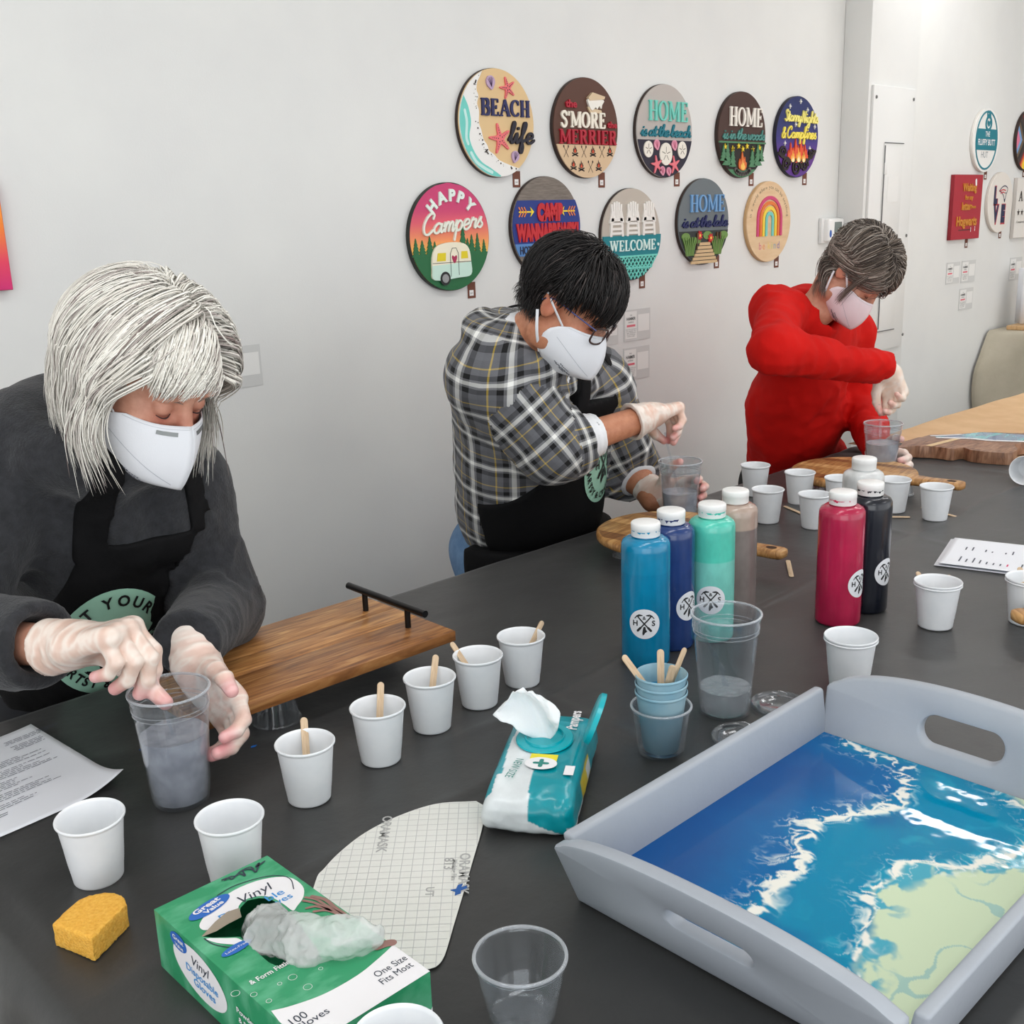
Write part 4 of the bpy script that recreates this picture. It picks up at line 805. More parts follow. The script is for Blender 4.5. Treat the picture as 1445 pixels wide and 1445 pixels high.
# glove pulled out of the box
m_vinyl = M('vinyl_translucent', (236, 238, 236), .22, alpha=.50, var=(214, 218, 216), vs=26, bump=1.6, bs=60, coat=.4)
g0 = np.array(at(540, 0, 0)) if False else None
def c2(p, h): q = at(200+p[0]/3.284, 1180+p[1]/3.284, GH+h); return q
S = SDF(); S.chain([c2((560, 420), -.02), c2((600, 420), .002), c2((700, 470), .010), c2((790, 470), .014), c2((900, 470), .016), c2((1010, 462), .014), c2((1075, 462), .012)], [.020, .019, .018, .017, .0165, .014, .009], .012)
S.ell(c2((760, 530), .006), (.016, .018, .012), k=.012); S.ell(c2((600, 480), -.002), (.022, .026, .010), k=.014); S.cone(c2((830, 420), .014), c2((800, 500), .010), .010, .011, .008)
S.cut(lambda P: s_ell(P, c2((835, 540), .022), (.008, .010, .008)), .006)
S.post = lambda P, d: d+.0105*(np.abs(vnoise(P, 38, 4, 3)-.5)*2-.22)+.0045*(np.abs(vnoise(P*np.array([.7, 1.3, 1]), 90, 5, 2)-.5)*2-.25)
lo, hi = np.array([.40, .66, T+.04]), np.array([.70, .90, T+.13])
tag(sdf_obj('vinyl_glove', S, lo, hi, .0019, m_vinyl, it=1), 'crumpled translucent vinyl glove pulled half out of the green box', 'glove')
# ------------------------------------------------------------------ pack of wipes
A0 = np.array([.795, .916]); A1 = np.array([.868, .812]); wv = A1-A0; PW = np.linalg.norm(wv); wv /= PW; lv = np.array([-wv[1], wv[0]]); PL, PH = .255, .056
ang = math.atan2(wv[1], wv[0])
t = thing('wipes_pack', 'teal and white soft pack of baby wipes with its lid open', 'wipes pack', (*A0, T+.004), rz=ang)      # local x across, y along the pack, z up
def wip(P):
    x, y, zz = P[:, 0]-PW/2, P[:, 1]-PL/2, P[:, 2]
    ez = .5+.5*np.clip((np.abs(y)-PL*.32)/(PL*.18), 0, 1); hgt = PH*(1-.30*np.clip((np.abs(y)-PL*.30)/(PL*.2), 0, 1)**1.5)*(1-.10*(x/(PW/2))**2)
    q = np.stack([np.abs(x)-(PW/2-.014-.008*np.clip(zz/PH, 0, 1)), np.abs(y)-(PL/2-.012), np.abs(zz-hgt/2)-(hgt/2-.012)], 1)
    d = np.linalg.norm(np.maximum(q, 0), axis=1)+np.minimum(q.max(1), 0)-.012
    fr = np.clip((np.abs(y)-PL*.25)/(PL*.2), 0, 1); d = d+.0045*fr*(np.abs(vnoise(P, 34, 3, 3)-.5)*2-.3)+.0020*(np.abs(vnoise(P, 26, 8, 2)-.5)*2-.3)
    return d*.8
def wipcol(V):
    x, y, zz = V[:, 0]/PW, V[:, 1]/PL, V[:, 2]/PH; c = np.tile(np.array(lin((0, 158, 172))), (len(V), 1)); wh = np.array(lin((232, 238, 240)))
    wavy = .02*np.sin(y*9); white = (x > .16+wavy-.05*(y < .2)) & (x < .46+.10*np.clip(.5-y, 0, 1)-.16*np.clip(y-.62, 0, 1)) & (zz > .3)
    front = (y < .05+.04*np.sin(x*5)) & ((zz < .62) | (x < .42)); tri = (y < .09) & (x > .5) & (zz > .85-x*.95); c[white | (front & ~tri)] = wh; c[(y < .12) & (x < .4) & (zz < .55)] = wh
    c[(x > .93) & (y > .30) & (y < .62) & (zz < .62)] = lin((232, 208, 40)); c[(x > .93) & (y > .5) & (y < .62) & (zz < .5) & (zz > .2)] = wh
    c[(x > .9) & (y < .3) & (zz < .25)] = wh; return c
sdf_obj('pouch', wip, (-.012, -.012, -.002), (PW+.012, PL+.012, .066), .0022, M('wipes_film', attr='Col', rough=.28, coat=.25, var=(225, 225, 225), vs=14), t, col=wipcol, it=1)
def topz(x, y): return PH*(1-.10*((x-PW/2)/(PW/2))**2)*(1-.30*max(0, min(1, (abs(y-PL/2)-PL*.30)/(PL*.2)))**1.5)+.0012
m_teal = M('teal_plastic', (0, 170, 182), .3, coat=.2); lx, ly = PW*.50, PL*.58
b = MB(); v, f = solid_lathe([(.001, 0), (.041, 0), (.0425, .0015), (.041, .003), (.030, .0035), (.029, .0065), (.0275, .0065), (.0272, .002), (.001, .0018)], 56); v[:, 0] *= .92; v[:, 1] *= 1.05; b.add(v+np.array([lx, ly, PH+.0005]), f); ring = b.build('lid_frame', m_teal, t, angle=40)
b = MB(); th = R(112); v, f = solid_lathe([(.001, .0), (.036, .0), (.040, .002), (.0415, .0085), (.040, .0085), (.0375, .004), (.035, .0025), (.001, .0025)], 56); v[:, 0] *= .80; v[:, 1] *= 1.12
v = np.stack([-v[:, 0]-.035, v[:, 1], v[:, 2]], 1); f = [q[::-1] for q in f]
# the cap swings about a hinge along the pack on the right of the frame
v = np.stack([v[:, 0]*math.cos(th)+v[:, 2]*math.sin(th), v[:, 1], -(-v[:, 0]*math.sin(th)+v[:, 2]*math.cos(th))*-1], 1); v[:, 2] = np.abs(v[:, 2]) if v[:, 2].mean() < 0 else v[:, 2]
v[:, 0] += lx+.050; v[:, 1] += ly+.006; v[:, 2] += PH+.002; b.add(v, f); b.build('flip_lid', m_teal, t, angle=40)
b = MB(); put_text(b, 'Pampers', PW*.80, PL*.83, .016, topz(PW*.8, PL*.83)+.0016, width=.058, bold=.03, rot=R(90)); b.add(*flat(ell((PW*.55, PL*.30), .021, .016), topz(PW*.55, PL*.30)+.0016))
b.add(*flat([(PW*.80, PL*.215), (PW*.90, PL*.215), (PW*.90, PL*.31), (PW*.80, PL*.31)], topz(PW*.85, PL*.26)+.0018)); b.build('white_print', m_bwhite, t)
b = MB(); b.add(*flat([(PW*.42, PL*.30), (PW*.70, PL*.30), (PW*.70, PL*.40), (PW*.42, PL*.40)], topz(PW*.55, PL*.34)+.0012)); b.build('yellow_print', M('print_yellow', (236, 220, 40), .4), t)
b = MB(); zq = topz(PW*.55, PL*.30)+.0019
for r_ in (0, 90): V, F = ribbon([(PW*.55-.008*math.cos(R(r_)), PL*.30-.008*math.sin(R(r_))), (PW*.55+.008*math.cos(R(r_)), PL*.30+.008*math.sin(R(r_)))], .0028); b.add(np.c_[V, np.full(len(V), zq+r_*1e-6)], F)
put_text(b, 'SENSITIVE', PW*.27, PL*.62, .011, topz(PW*.27, PL*.62)+.0022, width=.070, rot=R(-97)); put_text(b, 'NEW SIZE', PW*.26, PL*.24, .011, topz(PW*.26, PL*.24)+.0024, width=.05, rot=R(-97)); b.build('green_print', M('print_green', (40, 130, 120), .5), t)
# wipe sheet pulled up out of the opening
us_ = np.linspace(0, 1, 34); vs2 = np.linspace(-1, 1, 40); UU, VV = np.meshgrid(us_, vs2, indexing='ij'); u, v = UU.ravel(), VV.ravel()
wd = .010+.046*np.clip(u/.75, 0, 1)**.8*(1-.35*np.clip((u-.75)/.25, 0, 1)**2); nzz = vnoise(np.c_[u*3, v*2], 1.6, 4)-.5
x_ = -.004+v*wd*.82-.028*u**1.5; y_ = .020*np.cos(v*2.4)*np.clip(u*1.6, 0, 1)+.014*np.sin(u*5+v*3)*u+.018*nzz*u; z_ = .072*u-.012*np.abs(v)**2*u-.034*np.clip(-v-.25, 0, 1)*np.clip(u-.5, 0, 1)*2+.012*nzz*u
ii = np.arange(len(u)).reshape(34, 40); F = np.stack([ii[:-1, :-1], ii[1:, :-1], ii[1:, 1:], ii[:-1, 1:]], -1).reshape(-1, 4)
o = mesh_obj('wipe', np.c_[x_, y_, z_], F, M('wipe_cloth', (240, 243, 244), .8, bump=.3, bs=300, sss=.1), None, angle=180, loc=(*(A0+wv*lx+lv*ly), T+PH+.003), rot=(0, 0, ang))
md = o.modifiers.new('thickness', 'SOLIDIFY'); md.thickness = .0008; tag(o, 'white wipe sheet pulled up from the open wipes pack', 'wipe')
# ------------------------------------------------------------------ sponge, papers, film, scraps
b = MB(); pts = [at(74, 1306, .027), at(130, 1328, .027), at(179, 1279, .027), at(170, 1270, .027), at(125, 1270, .027)]; ctr = np.mean(pts[:4], 0)
out = smooth_path([p[:2]-ctr[:2] for p in (pts[0], pts[1], pts[2])], 10); bk = smooth_path([pts[2][:2]-ctr[:2], at(172, 1266, .027)[:2]-ctr[:2], at(148, 1262, .027)[:2]-ctr[:2], at(112, 1272, .027)[:2]-ctr[:2], pts[0][:2]-ctr[:2]], 8)
loop = np.concatenate([np.linspace(pts[0][:2], pts[1][:2], 24)-ctr[:2], np.linspace(pts[1][:2], pts[2][:2], 24)[1:]-ctr[:2], bk[1:-1]])
n = len(loop); rings = [(.985, 0), (1, .002), (1., .008), (1, .014), (1, .020), (1, .0255), (.975, .0272), (.9, .0276), (.7, .0278), (.45, .0278), (.2, .0278)]; V = np.concatenate([np.c_[loop*k, np.full(n, zz)] for k, zz in rings]); F = [(i*n+q, i*n+(q+1) % n, (i+1)*n+(q+1) % n, (i+1)*n+q) for i in range(len(rings)-1) for q in range(n)]+[tuple(range(n))[::-1], tuple((len(rings)-1)*n+q for q in range(n))]
V = V+np.stack([noise_disp(V, .0011, 420, s) for s in (1, 2, 3)], 1); b.add(V, F)
o = b.build('sponge', M('sponge_foam', (246, 190, 84), .9, var=(232, 168, 60), vs=260, bump=1.2, bs=420, bdet=2, sss=.1), None, angle=60, loc=(ctr[0], ctr[1], T+.0022)); tag(o, 'yellow sponge with cut corners in front of the left cup', 'sponge')
m_paper = M('printer_paper', (234, 236, 242), .7); m_print = M('toner_grey', (88, 92, 104), .7); m_pink = M('toner_pink', (222, 90, 130), .7)
def sheet(label, c, w, h, rz, fn, lift=None, z0=0., group=None, name='printed_paper'):
    t = thing(name, label, 'paper', (c[0], c[1], T+.002+z0), rz=rz, group=group); n = 26; x = np.linspace(-w/2, w/2, n); y = np.linspace(-h/2, h/2, n); X, Y = np.meshgrid(x, y, indexing='ij')
    lf = lift or (lambda x, y: x*0); Z = lf(X.ravel(), Y.ravel()); ii = np.arange(n*n).reshape(n, n); F = np.stack([ii[:-1, :-1], ii[1:, :-1], ii[1:, 1:], ii[:-1, 1:]], -1).reshape(-1, 4)
    o = mesh_obj('sheet', np.c_[X.ravel(), Y.ravel(), Z], F, m_paper, t, angle=180); md = o.modifiers.new('thickness', 'SOLIDIFY'); md.thickness = .0004
    if fn:
        b = MB(); fn(b, w, h); v = np.concatenate(b.v); v[:, 2] = lf(v[:, 0], v[:, 1])+.0006; b.v = [v]; b.build('print', [m_print, m_pink], t)
    return t
def bar(b, x, y, L, th, mat=0):      # one printed line made of word-length dashes
    xx = x; rnd = random.Random(int((x+3)*7919+(y+5)*104729+L*1e5))
    while xx < x+L-.002:
        w = min(rnd.uniform(.004, .014), x+L-xx); k = max(2, int(w/.006)+1); xs = np.linspace(xx, xx+w, k); v = np.concatenate([np.c_[xs, np.full(k, y), np.zeros(k)], np.c_[xs, np.full(k, y+th), np.zeros(k)]]); b.add(v, [(i, i+1, k+i+1, k+i) for i in range(k-1)], mat); xx += w+.0022
def letter(b, w, h):
    y = h/2-.03
    for grp in ((.05, .09, 3), (.05, .05, 4), (None, 0, 1), (-.085, .17, 4), (-.085, .17, 5), (-.085, .12, 5), (-.085, .15, 4), (-.06, .08, 3), (-.08, .05, 2)):
        if grp[0] is not None:
            for k in range(grp[2]): bar(b, grp[0]+random.uniform(0, .01) if grp[0] > 0 else grp[0], y, grp[1]*random.uniform(.75, 1), .0013); y -= .0052
        y -= .007
ca, cb_ = at(40, 1022, .003), at(182, 1108, .003); e = cb_-ca; Lr = np.hypot(e[0], e[1]); an = math.atan2(e[1], e[0])   # far edge of the left sheet
an = an+R(90); wdir = np.array([math.cos(an), math.sin(an)])
u_ = e[:2]/Lr; nrm_ = np.array([u_[1], -u_[0]]); nrm_ = nrm_ if nrm_@np.array([-1, 0]) > 0 else -nrm_
ctr = (ca[:2]+cb_[:2])/2+nrm_*.108
sheet('printed letter sheet with curled corner lying in front of the grey-haired woman', ctr, .216, .285, math.atan2(-nrm_[1], -nrm_[0]), lambda b, w, h: letter(b, w, h), lambda x, y: .0008+.004*np.clip((x-.05)/.06, 0, 1)**2+.018*np.clip((x*.7-y*.7-.115)/.06, 0, 1)**2+.0015*np.sin(x*30)*np.sin(y*17)**2)
c = (at(1348, 752, .004)+at(1323, 797, .004)+at(1430, 810, .004)+at(1452, 757, .004))/4; e = at(1430, 810, .004)-at(1323, 797, .004); an = math.atan2(e[1], e[0])
def rep(b, w, h):
    for k in range(13): bar(b, -.10+k*.0135, .045+random.uniform(-.004, .004), .018*random.uniform(.6, 1.2), .0018)
    for k in range(15): bar(b, -.11+k*.0145, -.075, .022*random.uniform(.5, 1.4), .0020, 1 if k in (6, 9, 12) else 0)
    bar(b, -.02, -.03, .02, .003, 1)
dv = at(1323, 797, .004)-at(1348, 752, .004); hh = np.hypot(dv[0], dv[1])
def report(b, w, h):
    r = random.Random(5)
    for k in range(17):
        x = -w/2+.035+k*.0135
        for (y, L) in ((.018, .022), (-.075, .032)):
            if r.random() < .8:
                Lk = L*r.uniform(.4, 1.3); n_ = 3; ys_ = np.linspace(y, y+Lk, n_); v = np.concatenate([np.c_[np.full(n_, x), ys_, np.zeros(n_)], np.c_[np.full(n_, x+.003), ys_, np.zeros(n_)]]); b.add(v, [(n_+i, n_+i+1, i+1, i) for i in range(n_-1)], 1 if (y < 0 and k in (7, 8, 11)) else 0)
for i, lab in enumerate(('bottom sheet of the paper stack by the right frame edge', 'middle sheet of the paper stack by the right frame edge', 'top printed sheet of the paper stack by the right frame edge')):
    a_ = at(1323, 797, .004); d_ = e[:2]/np.linalg.norm(e[:2]); p_ = np.array([-d_[1], d_[0]]); p_ = p_ if p_@(-dv[:2]) > 0 else -p_
    cc = a_[:2]+d_*.140+p_*.108-d_*.004*(2-i)
    sheet(lab, cc, .280, .215, an, report if i == 2 else None, (lambda x, y: .0025+.0026*np.clip((-y-.05)/.06, 0, 1)) if i == 2 else (lambda x, y: x*0), z0=.0008*i, group='stacked sheets of paper')
# backing film with a printed grid, cut to a half disc
m_film = M('film_backing', (228, 228, 222), .45, var=(222, 222, 215), vs=4); m_grid = M('film_grid', (200, 200, 198), .6); m_filmtxt = M('film_text', (176, 176, 174), .6)
fp = [at(*p)[:2] for p in ((672, 1133), (615, 1137), (560, 1155), (515, 1178), (480, 1205), (458, 1228), (446, 1245))]; c0 = at(560, 1270)[:2]
fpl = smooth_path(fp+[(.548, .92), (.53, .85), (.55, .78)], 6); right = [at(*p)[:2] for p in ((607, 1370), (618, 1365), (628, 1350), (640, 1310), (652, 1270), (668, 1215), (682, 1165), (684, 1140))]
loop = np.concatenate([fpl, smooth_path(right, 4)]); b = MB(); b.add(*prism(loop-c0, 0, .0006)); t = thing('masking_film', 'off-white gridded backing film cut as a half disc beside the glove box', 'film sheet', (*c0, T+.0022)); b.build('film', m_film, t, smooth=False)
lp = (loop-c0); b = MB(); gd = at(652, 1270)[:2]-at(682, 1165)[:2]; ga = math.atan2(gd[1], gd[0])+R(8)
for fam in (0, 1):
    for k in range(-16, 17):
        aa = ga+fam*PI/2; dr = np.array([math.cos(aa), math.sin(aa)]); nr = np.array([-dr[1], dr[0]]); pts = [nr*k*.0127+dr*s for s in np.linspace(-.25, .25, 120)]; run = []
        for p in pts+[None]:
            if p is not None and inside(p, lp): run.append(p)
            else:
                if len(run) > 2: V, F = ribbon([run[0], run[-1]], .00045, 0); b.add(np.c_[V, np.full(len(V), .0008+fam*.00005)], F)
                run = []
b.build('grid_lines', m_grid, t)
b = MB(); q = lambda px: at(*px)[:2]-c0
for s, px, sz, r_ in (('ORAMASK', (648, 1236), .013, ga+R(0)), ('813', (627, 1222), .012, ga), ('Masking Film', (638, 1231), .006, ga), ('ORAMASK', (536, 1180), .013, ga), ('UT', (601, 1262), .010, ga)): put_text(b, s, *q(px), sz, .0010, bold=.02, rot=r_)
b.build('film_lettering', m_filmtxt, t)
m_tape = M('blue_tape', (30, 96, 176), .5)
for px, lab, sc in (((200, 1060), 'tiny blue tape scrap left of the cup the grey-haired woman holds', .004), ((358, 1056), 'tiny blue tape scrap right of the grey-haired woman\'s gloved hand', .005)):
    P = at(*px); b = MB(); b.add(*prism(np.array([(-1, -.3), (.2, -.6), (1.2, .1), (.3, .5), (-.6, .4)])*sc, 0, .0006)); tag(b.build('tape_scrap', m_tape, loc=(P[0], P[1], T+.003), smooth=False), lab, 'tape scrap', 'blue tape scraps')
P = at(649, 1259); b = MB(); b.add(*prism(np.array([(-.011, -.004), (-.004, -.006), (.0, -.002), (.008, -.004), (.010, .000), (.004, .002), (.010, .006), (.004, .008), (-.002, .004), (-.008, .007), (-.006, .001)]), 0, .0008)); tag(b.build('blue_scrap', M('dried_blue', (18, 84, 158), .3), loc=(P[0], P[1], T+.0030), smooth=False), 'dried blue paint scrap on the right edge of the gridded film', 'scrap')
# ------------------------------------------------------------------ the far end: live-edge slab with resin, third board handle, paper roll
m_slab = wood('live_edge', (96, 62, 42), (140, 100, 74), (172, 132, 104), (3, 12, 3), 5)
hs = .046; e0 = [at(*p, hs) for p in ((1268, 631), (1290, 628), (1308, 629), (1325, 630), (1345, 633), (1360, 630), (1368, 634), (1385, 636), (1405, 638), (1428, 639), (1436, 633), (1431, 627), (1445, 624))]
e1 = [at(*p, hs) for p in ((1275, 622), (1300, 616), (1312, 613), (1345, 612), (1390, 609), (1450, 611))]
c0 = np.mean([p[:2] for p in e0], 0); far = [e0[-1][:2]+np.array([.25, -.3]), e0[-1][:2]+np.array([.62, -.1]), e1[-1][:2]+np.array([.10, .03])]
lp = np.array([p[:2] for p in e0]+far+[p[:2] for p in e1[::-1]])-c0; n_ = len(lp); lp = resample(lp, 150); lp = lp+np.stack([noise_disp(lp, .006, 40, 1), noise_disp(lp, .006, 40, 2)], 1)
t = thing('live_edge_slab', 'live-edge wooden slab with a teal resin river on the kraft paper', 'wood slab', (*c0, T+.009)); b = MB(); b.hasc = True; b.add(*prism(lp, 0, .036, .002)); b.build('slab', m_slab, t, angle=40)
rv = smooth_path([at(*p, hs)[:2]-c0 for p in ((1316, 615), (1350, 613.5), (1385, 610), (1445, 613))], 8); rv2 = smooth_path([at(*p, hs)[:2]-c0 for p in ((1445, 623), (1400, 621.5), (1372, 619), (1345, 618), (1325, 617.5))], 8)
b = MB(); b.add(*flat(np.concatenate([rv, [at(1470, 613, hs)[:2]-c0, at(1470, 624, hs)[:2]-c0], rv2]), .0366)); b.build('resin_river', M('river_resin', (96, 190, 196), .08, var=(70, 110, 160), vs=9, vstretch=(1, 3, 1), coat=.5, ramp=(.42, .6)), t)
b = MB(); V, F = ribbon(rv2, .010); b.add(np.c_[V, np.full(len(V), .0372)], F); V, F = ribbon(rv[:10], .008); b.add(np.c_[V, np.full(len(V), .0373)], F); b.build('resin_foam', M('river_foam', (232, 234, 236), .15), t)
b = MB(); V, F = ribbon([at(1310, 629, hs)[:2]-c0, at(1352, 618.5, hs)[:2]-c0], .010, 0); b.add(np.c_[V, np.full(len(V), .0369)], F); b.build('pale_inlay', M('pale_inlay', (222, 196, 150), .5), t)
tip = at(1431, 868, .05); dr = np.array([.74, -.67]); cc = tip[:2]+dr*(.165+.112)
round_board('wooden board whose handle tip pokes in at the right frame edge', cc[0], cc[1], .165, .056, math.atan2(-dr[1], -dr[0]), .112, [((-.07, .05), 'upturned clear cup under the board cut by the frame, left side'), ((.07, .05), 'upturned clear cup under the board cut by the frame, right side'), ((.0, -.09), 'upturned clear cup under the board cut by the frame, front side')])
b = MB(); b.hasc = True; b.add(*box((6.16, 1.95, SH+.0145), (.74, .74, .022), .003)); tag(b.build('plywood_sheet', wood('ply', (190, 150, 104), (206, 168, 122), (216, 182, 138), (2, 10, 2)), None), 'thin plywood sheet lying on the beige draped side table', 'wood sheet')
t = thing('paper_roll', 'white paper roll standing on the draped side table', 'paper roll', (*at(1449, 455, SH+.027-T)[:2], SH+.027))
MB().add(*solid_lathe([(.019, 0), (.058, 0), (.0585, .28), (.02, .28), (.0195, .27), (.0195, .002)], 48)).build('roll', m_paper, t, angle=40)
b = MB(); a_ = np.linspace(R(120), R(215), 16); pp = np.concatenate([np.stack([.060*np.cos(a_), .060*np.sin(a_)], 1), [(-.075, -.06+.02), (-.10, .0)]]); n_ = len(pp); b.add(np.concatenate([np.c_[pp, np.full(n_, .002)], np.c_[pp, np.full(n_, .279)]]), [(i, i+1, n_+i+1, n_+i) for i in range(n_-1)]); o = b.build('loose_sheet', m_paper, t); md = o.modifiers.new('thickness', 'SOLIDIFY'); md.thickness = .0008
# ------------------------------------------------------------------ lettering
TK, TN = .085, .034
def _sf(x, y, w=.13): return ([(x-w, y), (x+w, y)], TN)
_el = lambda a0, a1, cx=.40, cy=.5, rx=.31, ry=.465, n=22: [(cx+rx*math.cos(R(q)), cy+ry*math.sin(R(q))) for q in np.linspace(a0, a1, n)]
_ew = lambda p, cx=.40, rx=.31, k=1.: [TN+(TK*k-TN)*min(1, abs(x-cx)/rx)**1.2 for x, y in p]
_bt = [(.18, .965), (.40, .965), (.54, .90), (.58, .75), (.53, .60), (.40, .53), (.18, .53)]; _bb = [(.18, .53), (.44, .53), (.59, .44), (.64, .28), (.58, .11), (.44, .035), (.18, .035)]
SERIF = {'H': (.80, [([(.18, 0), (.18, 1)], TK), ([(.62, 0), (.62, 1)], TK), ([(.18, .5), (.62, .5)], TN), _sf(.18, .03), _sf(.18, .97), _sf(.62, .03), _sf(.62, .97)]),
 'O': (.82, [(_el(0, 360), _ew(_el(0, 360)))]), 'C': (.76, [(_el(48, 318), _ew(_el(48, 318), k=1)), ([(.62, .68), (.62, .93)], TN*1.3), ([(.62, .12), (.62, .26)], TN*.9)]),
 'M': (1.0, [([(.16, 0), (.16, 1)], TN*1.2), ([(.84, 0), (.84, 1)], TK), ([(.18, .97), (.5, .12)], TK*.9), ([(.5, .12), (.82, .97)], TN), _sf(.16, .03), _sf(.84, .03), _sf(.12, .97, .10), _sf(.88, .97, .10)]),
 'E': (.70, [([(.20, 0), (.20, 1)], TK), ([(.08, .03), (.60, .03)], TN), ([(.08, .97), (.58, .97)], TN), ([(.2, .51), (.46, .51)], TN), ([(.60, .02), (.60, .24)], TN), ([(.58, .78), (.58, .98)], TN), ([(.46, .40), (.46, .62)], TN)]),
 'B': (.74, [([(.20, 0), (.20, 1)], TK), (smooth_path(_bt, 5), [TN+(TK-TN)*max(0, min(1, (p[0]-.34)/.2)) for p in smooth_path(_bt, 5)]), (smooth_path(_bb, 5), [TN+(TK-TN)*max(0, min(1, (p[0]-.36)/.2)) for p in smooth_path(_bb, 5)]), _sf(.16, .03, .1), _sf(.16, .97, .1)]),
 'R': (.80, [([(.20, 0), (.20, 1)], TK), (smooth_path(_bt, 5), [TN+(TK-TN)*max(0, min(1, (p[0]-.34)/.2)) for p in smooth_path(_bt, 5)]), ([(.40, .53), (.64, .03)], TK*.95), _sf(.2, .03), _sf(.16, .97, .1), _sf(.68, .03, .08)]),
 'A': (.86, [([(.13, .02), (.42, .97)], TN*1.1), ([(.42, .97), (.72, .02)], TK), ([(.24, .34), (.60, .34)], TN), _sf(.12, .03), _sf(.72, .03)]),
 'S': (.64, [(smooth_path([(.54, .80), (.42, .96), (.22, .93), (.14, .76), (.24, .60), (.44, .46), (.52, .27), (.42, .06), (.22, .03), (.10, .20)], 5), .062), ([(.55, .70), (.55, .95)], TN), ([(.09, .06), (.09, .28)], TN)]),
 'I': (.40, [([(.20, 0), (.20, 1)], TK), _sf(.2, .03), _sf(.2, .97)]), 'L': (.66, [([(.20, 0), (.20, 1)], TK), ([(.08, .03), (.58, .03)], TN), ([(.58, .02), (.58, .28)], TN), _sf(.2, .97)]),
 'W': (1.06, [([(.12, .97), (.32, .04)], TK*.85), ([(.32, .04), (.52, .94)], TN), ([(.52, .94), (.72, .04)], TK*.85), ([(.72, .04), (.92, .97)], TN), _sf(.12, .97), _sf(.92, .97), _sf(.50, .97, .1)]),
 "'": (.24, [([(.14, 1.), (.09, .72)], .06)]), ' ': (.4, [])}
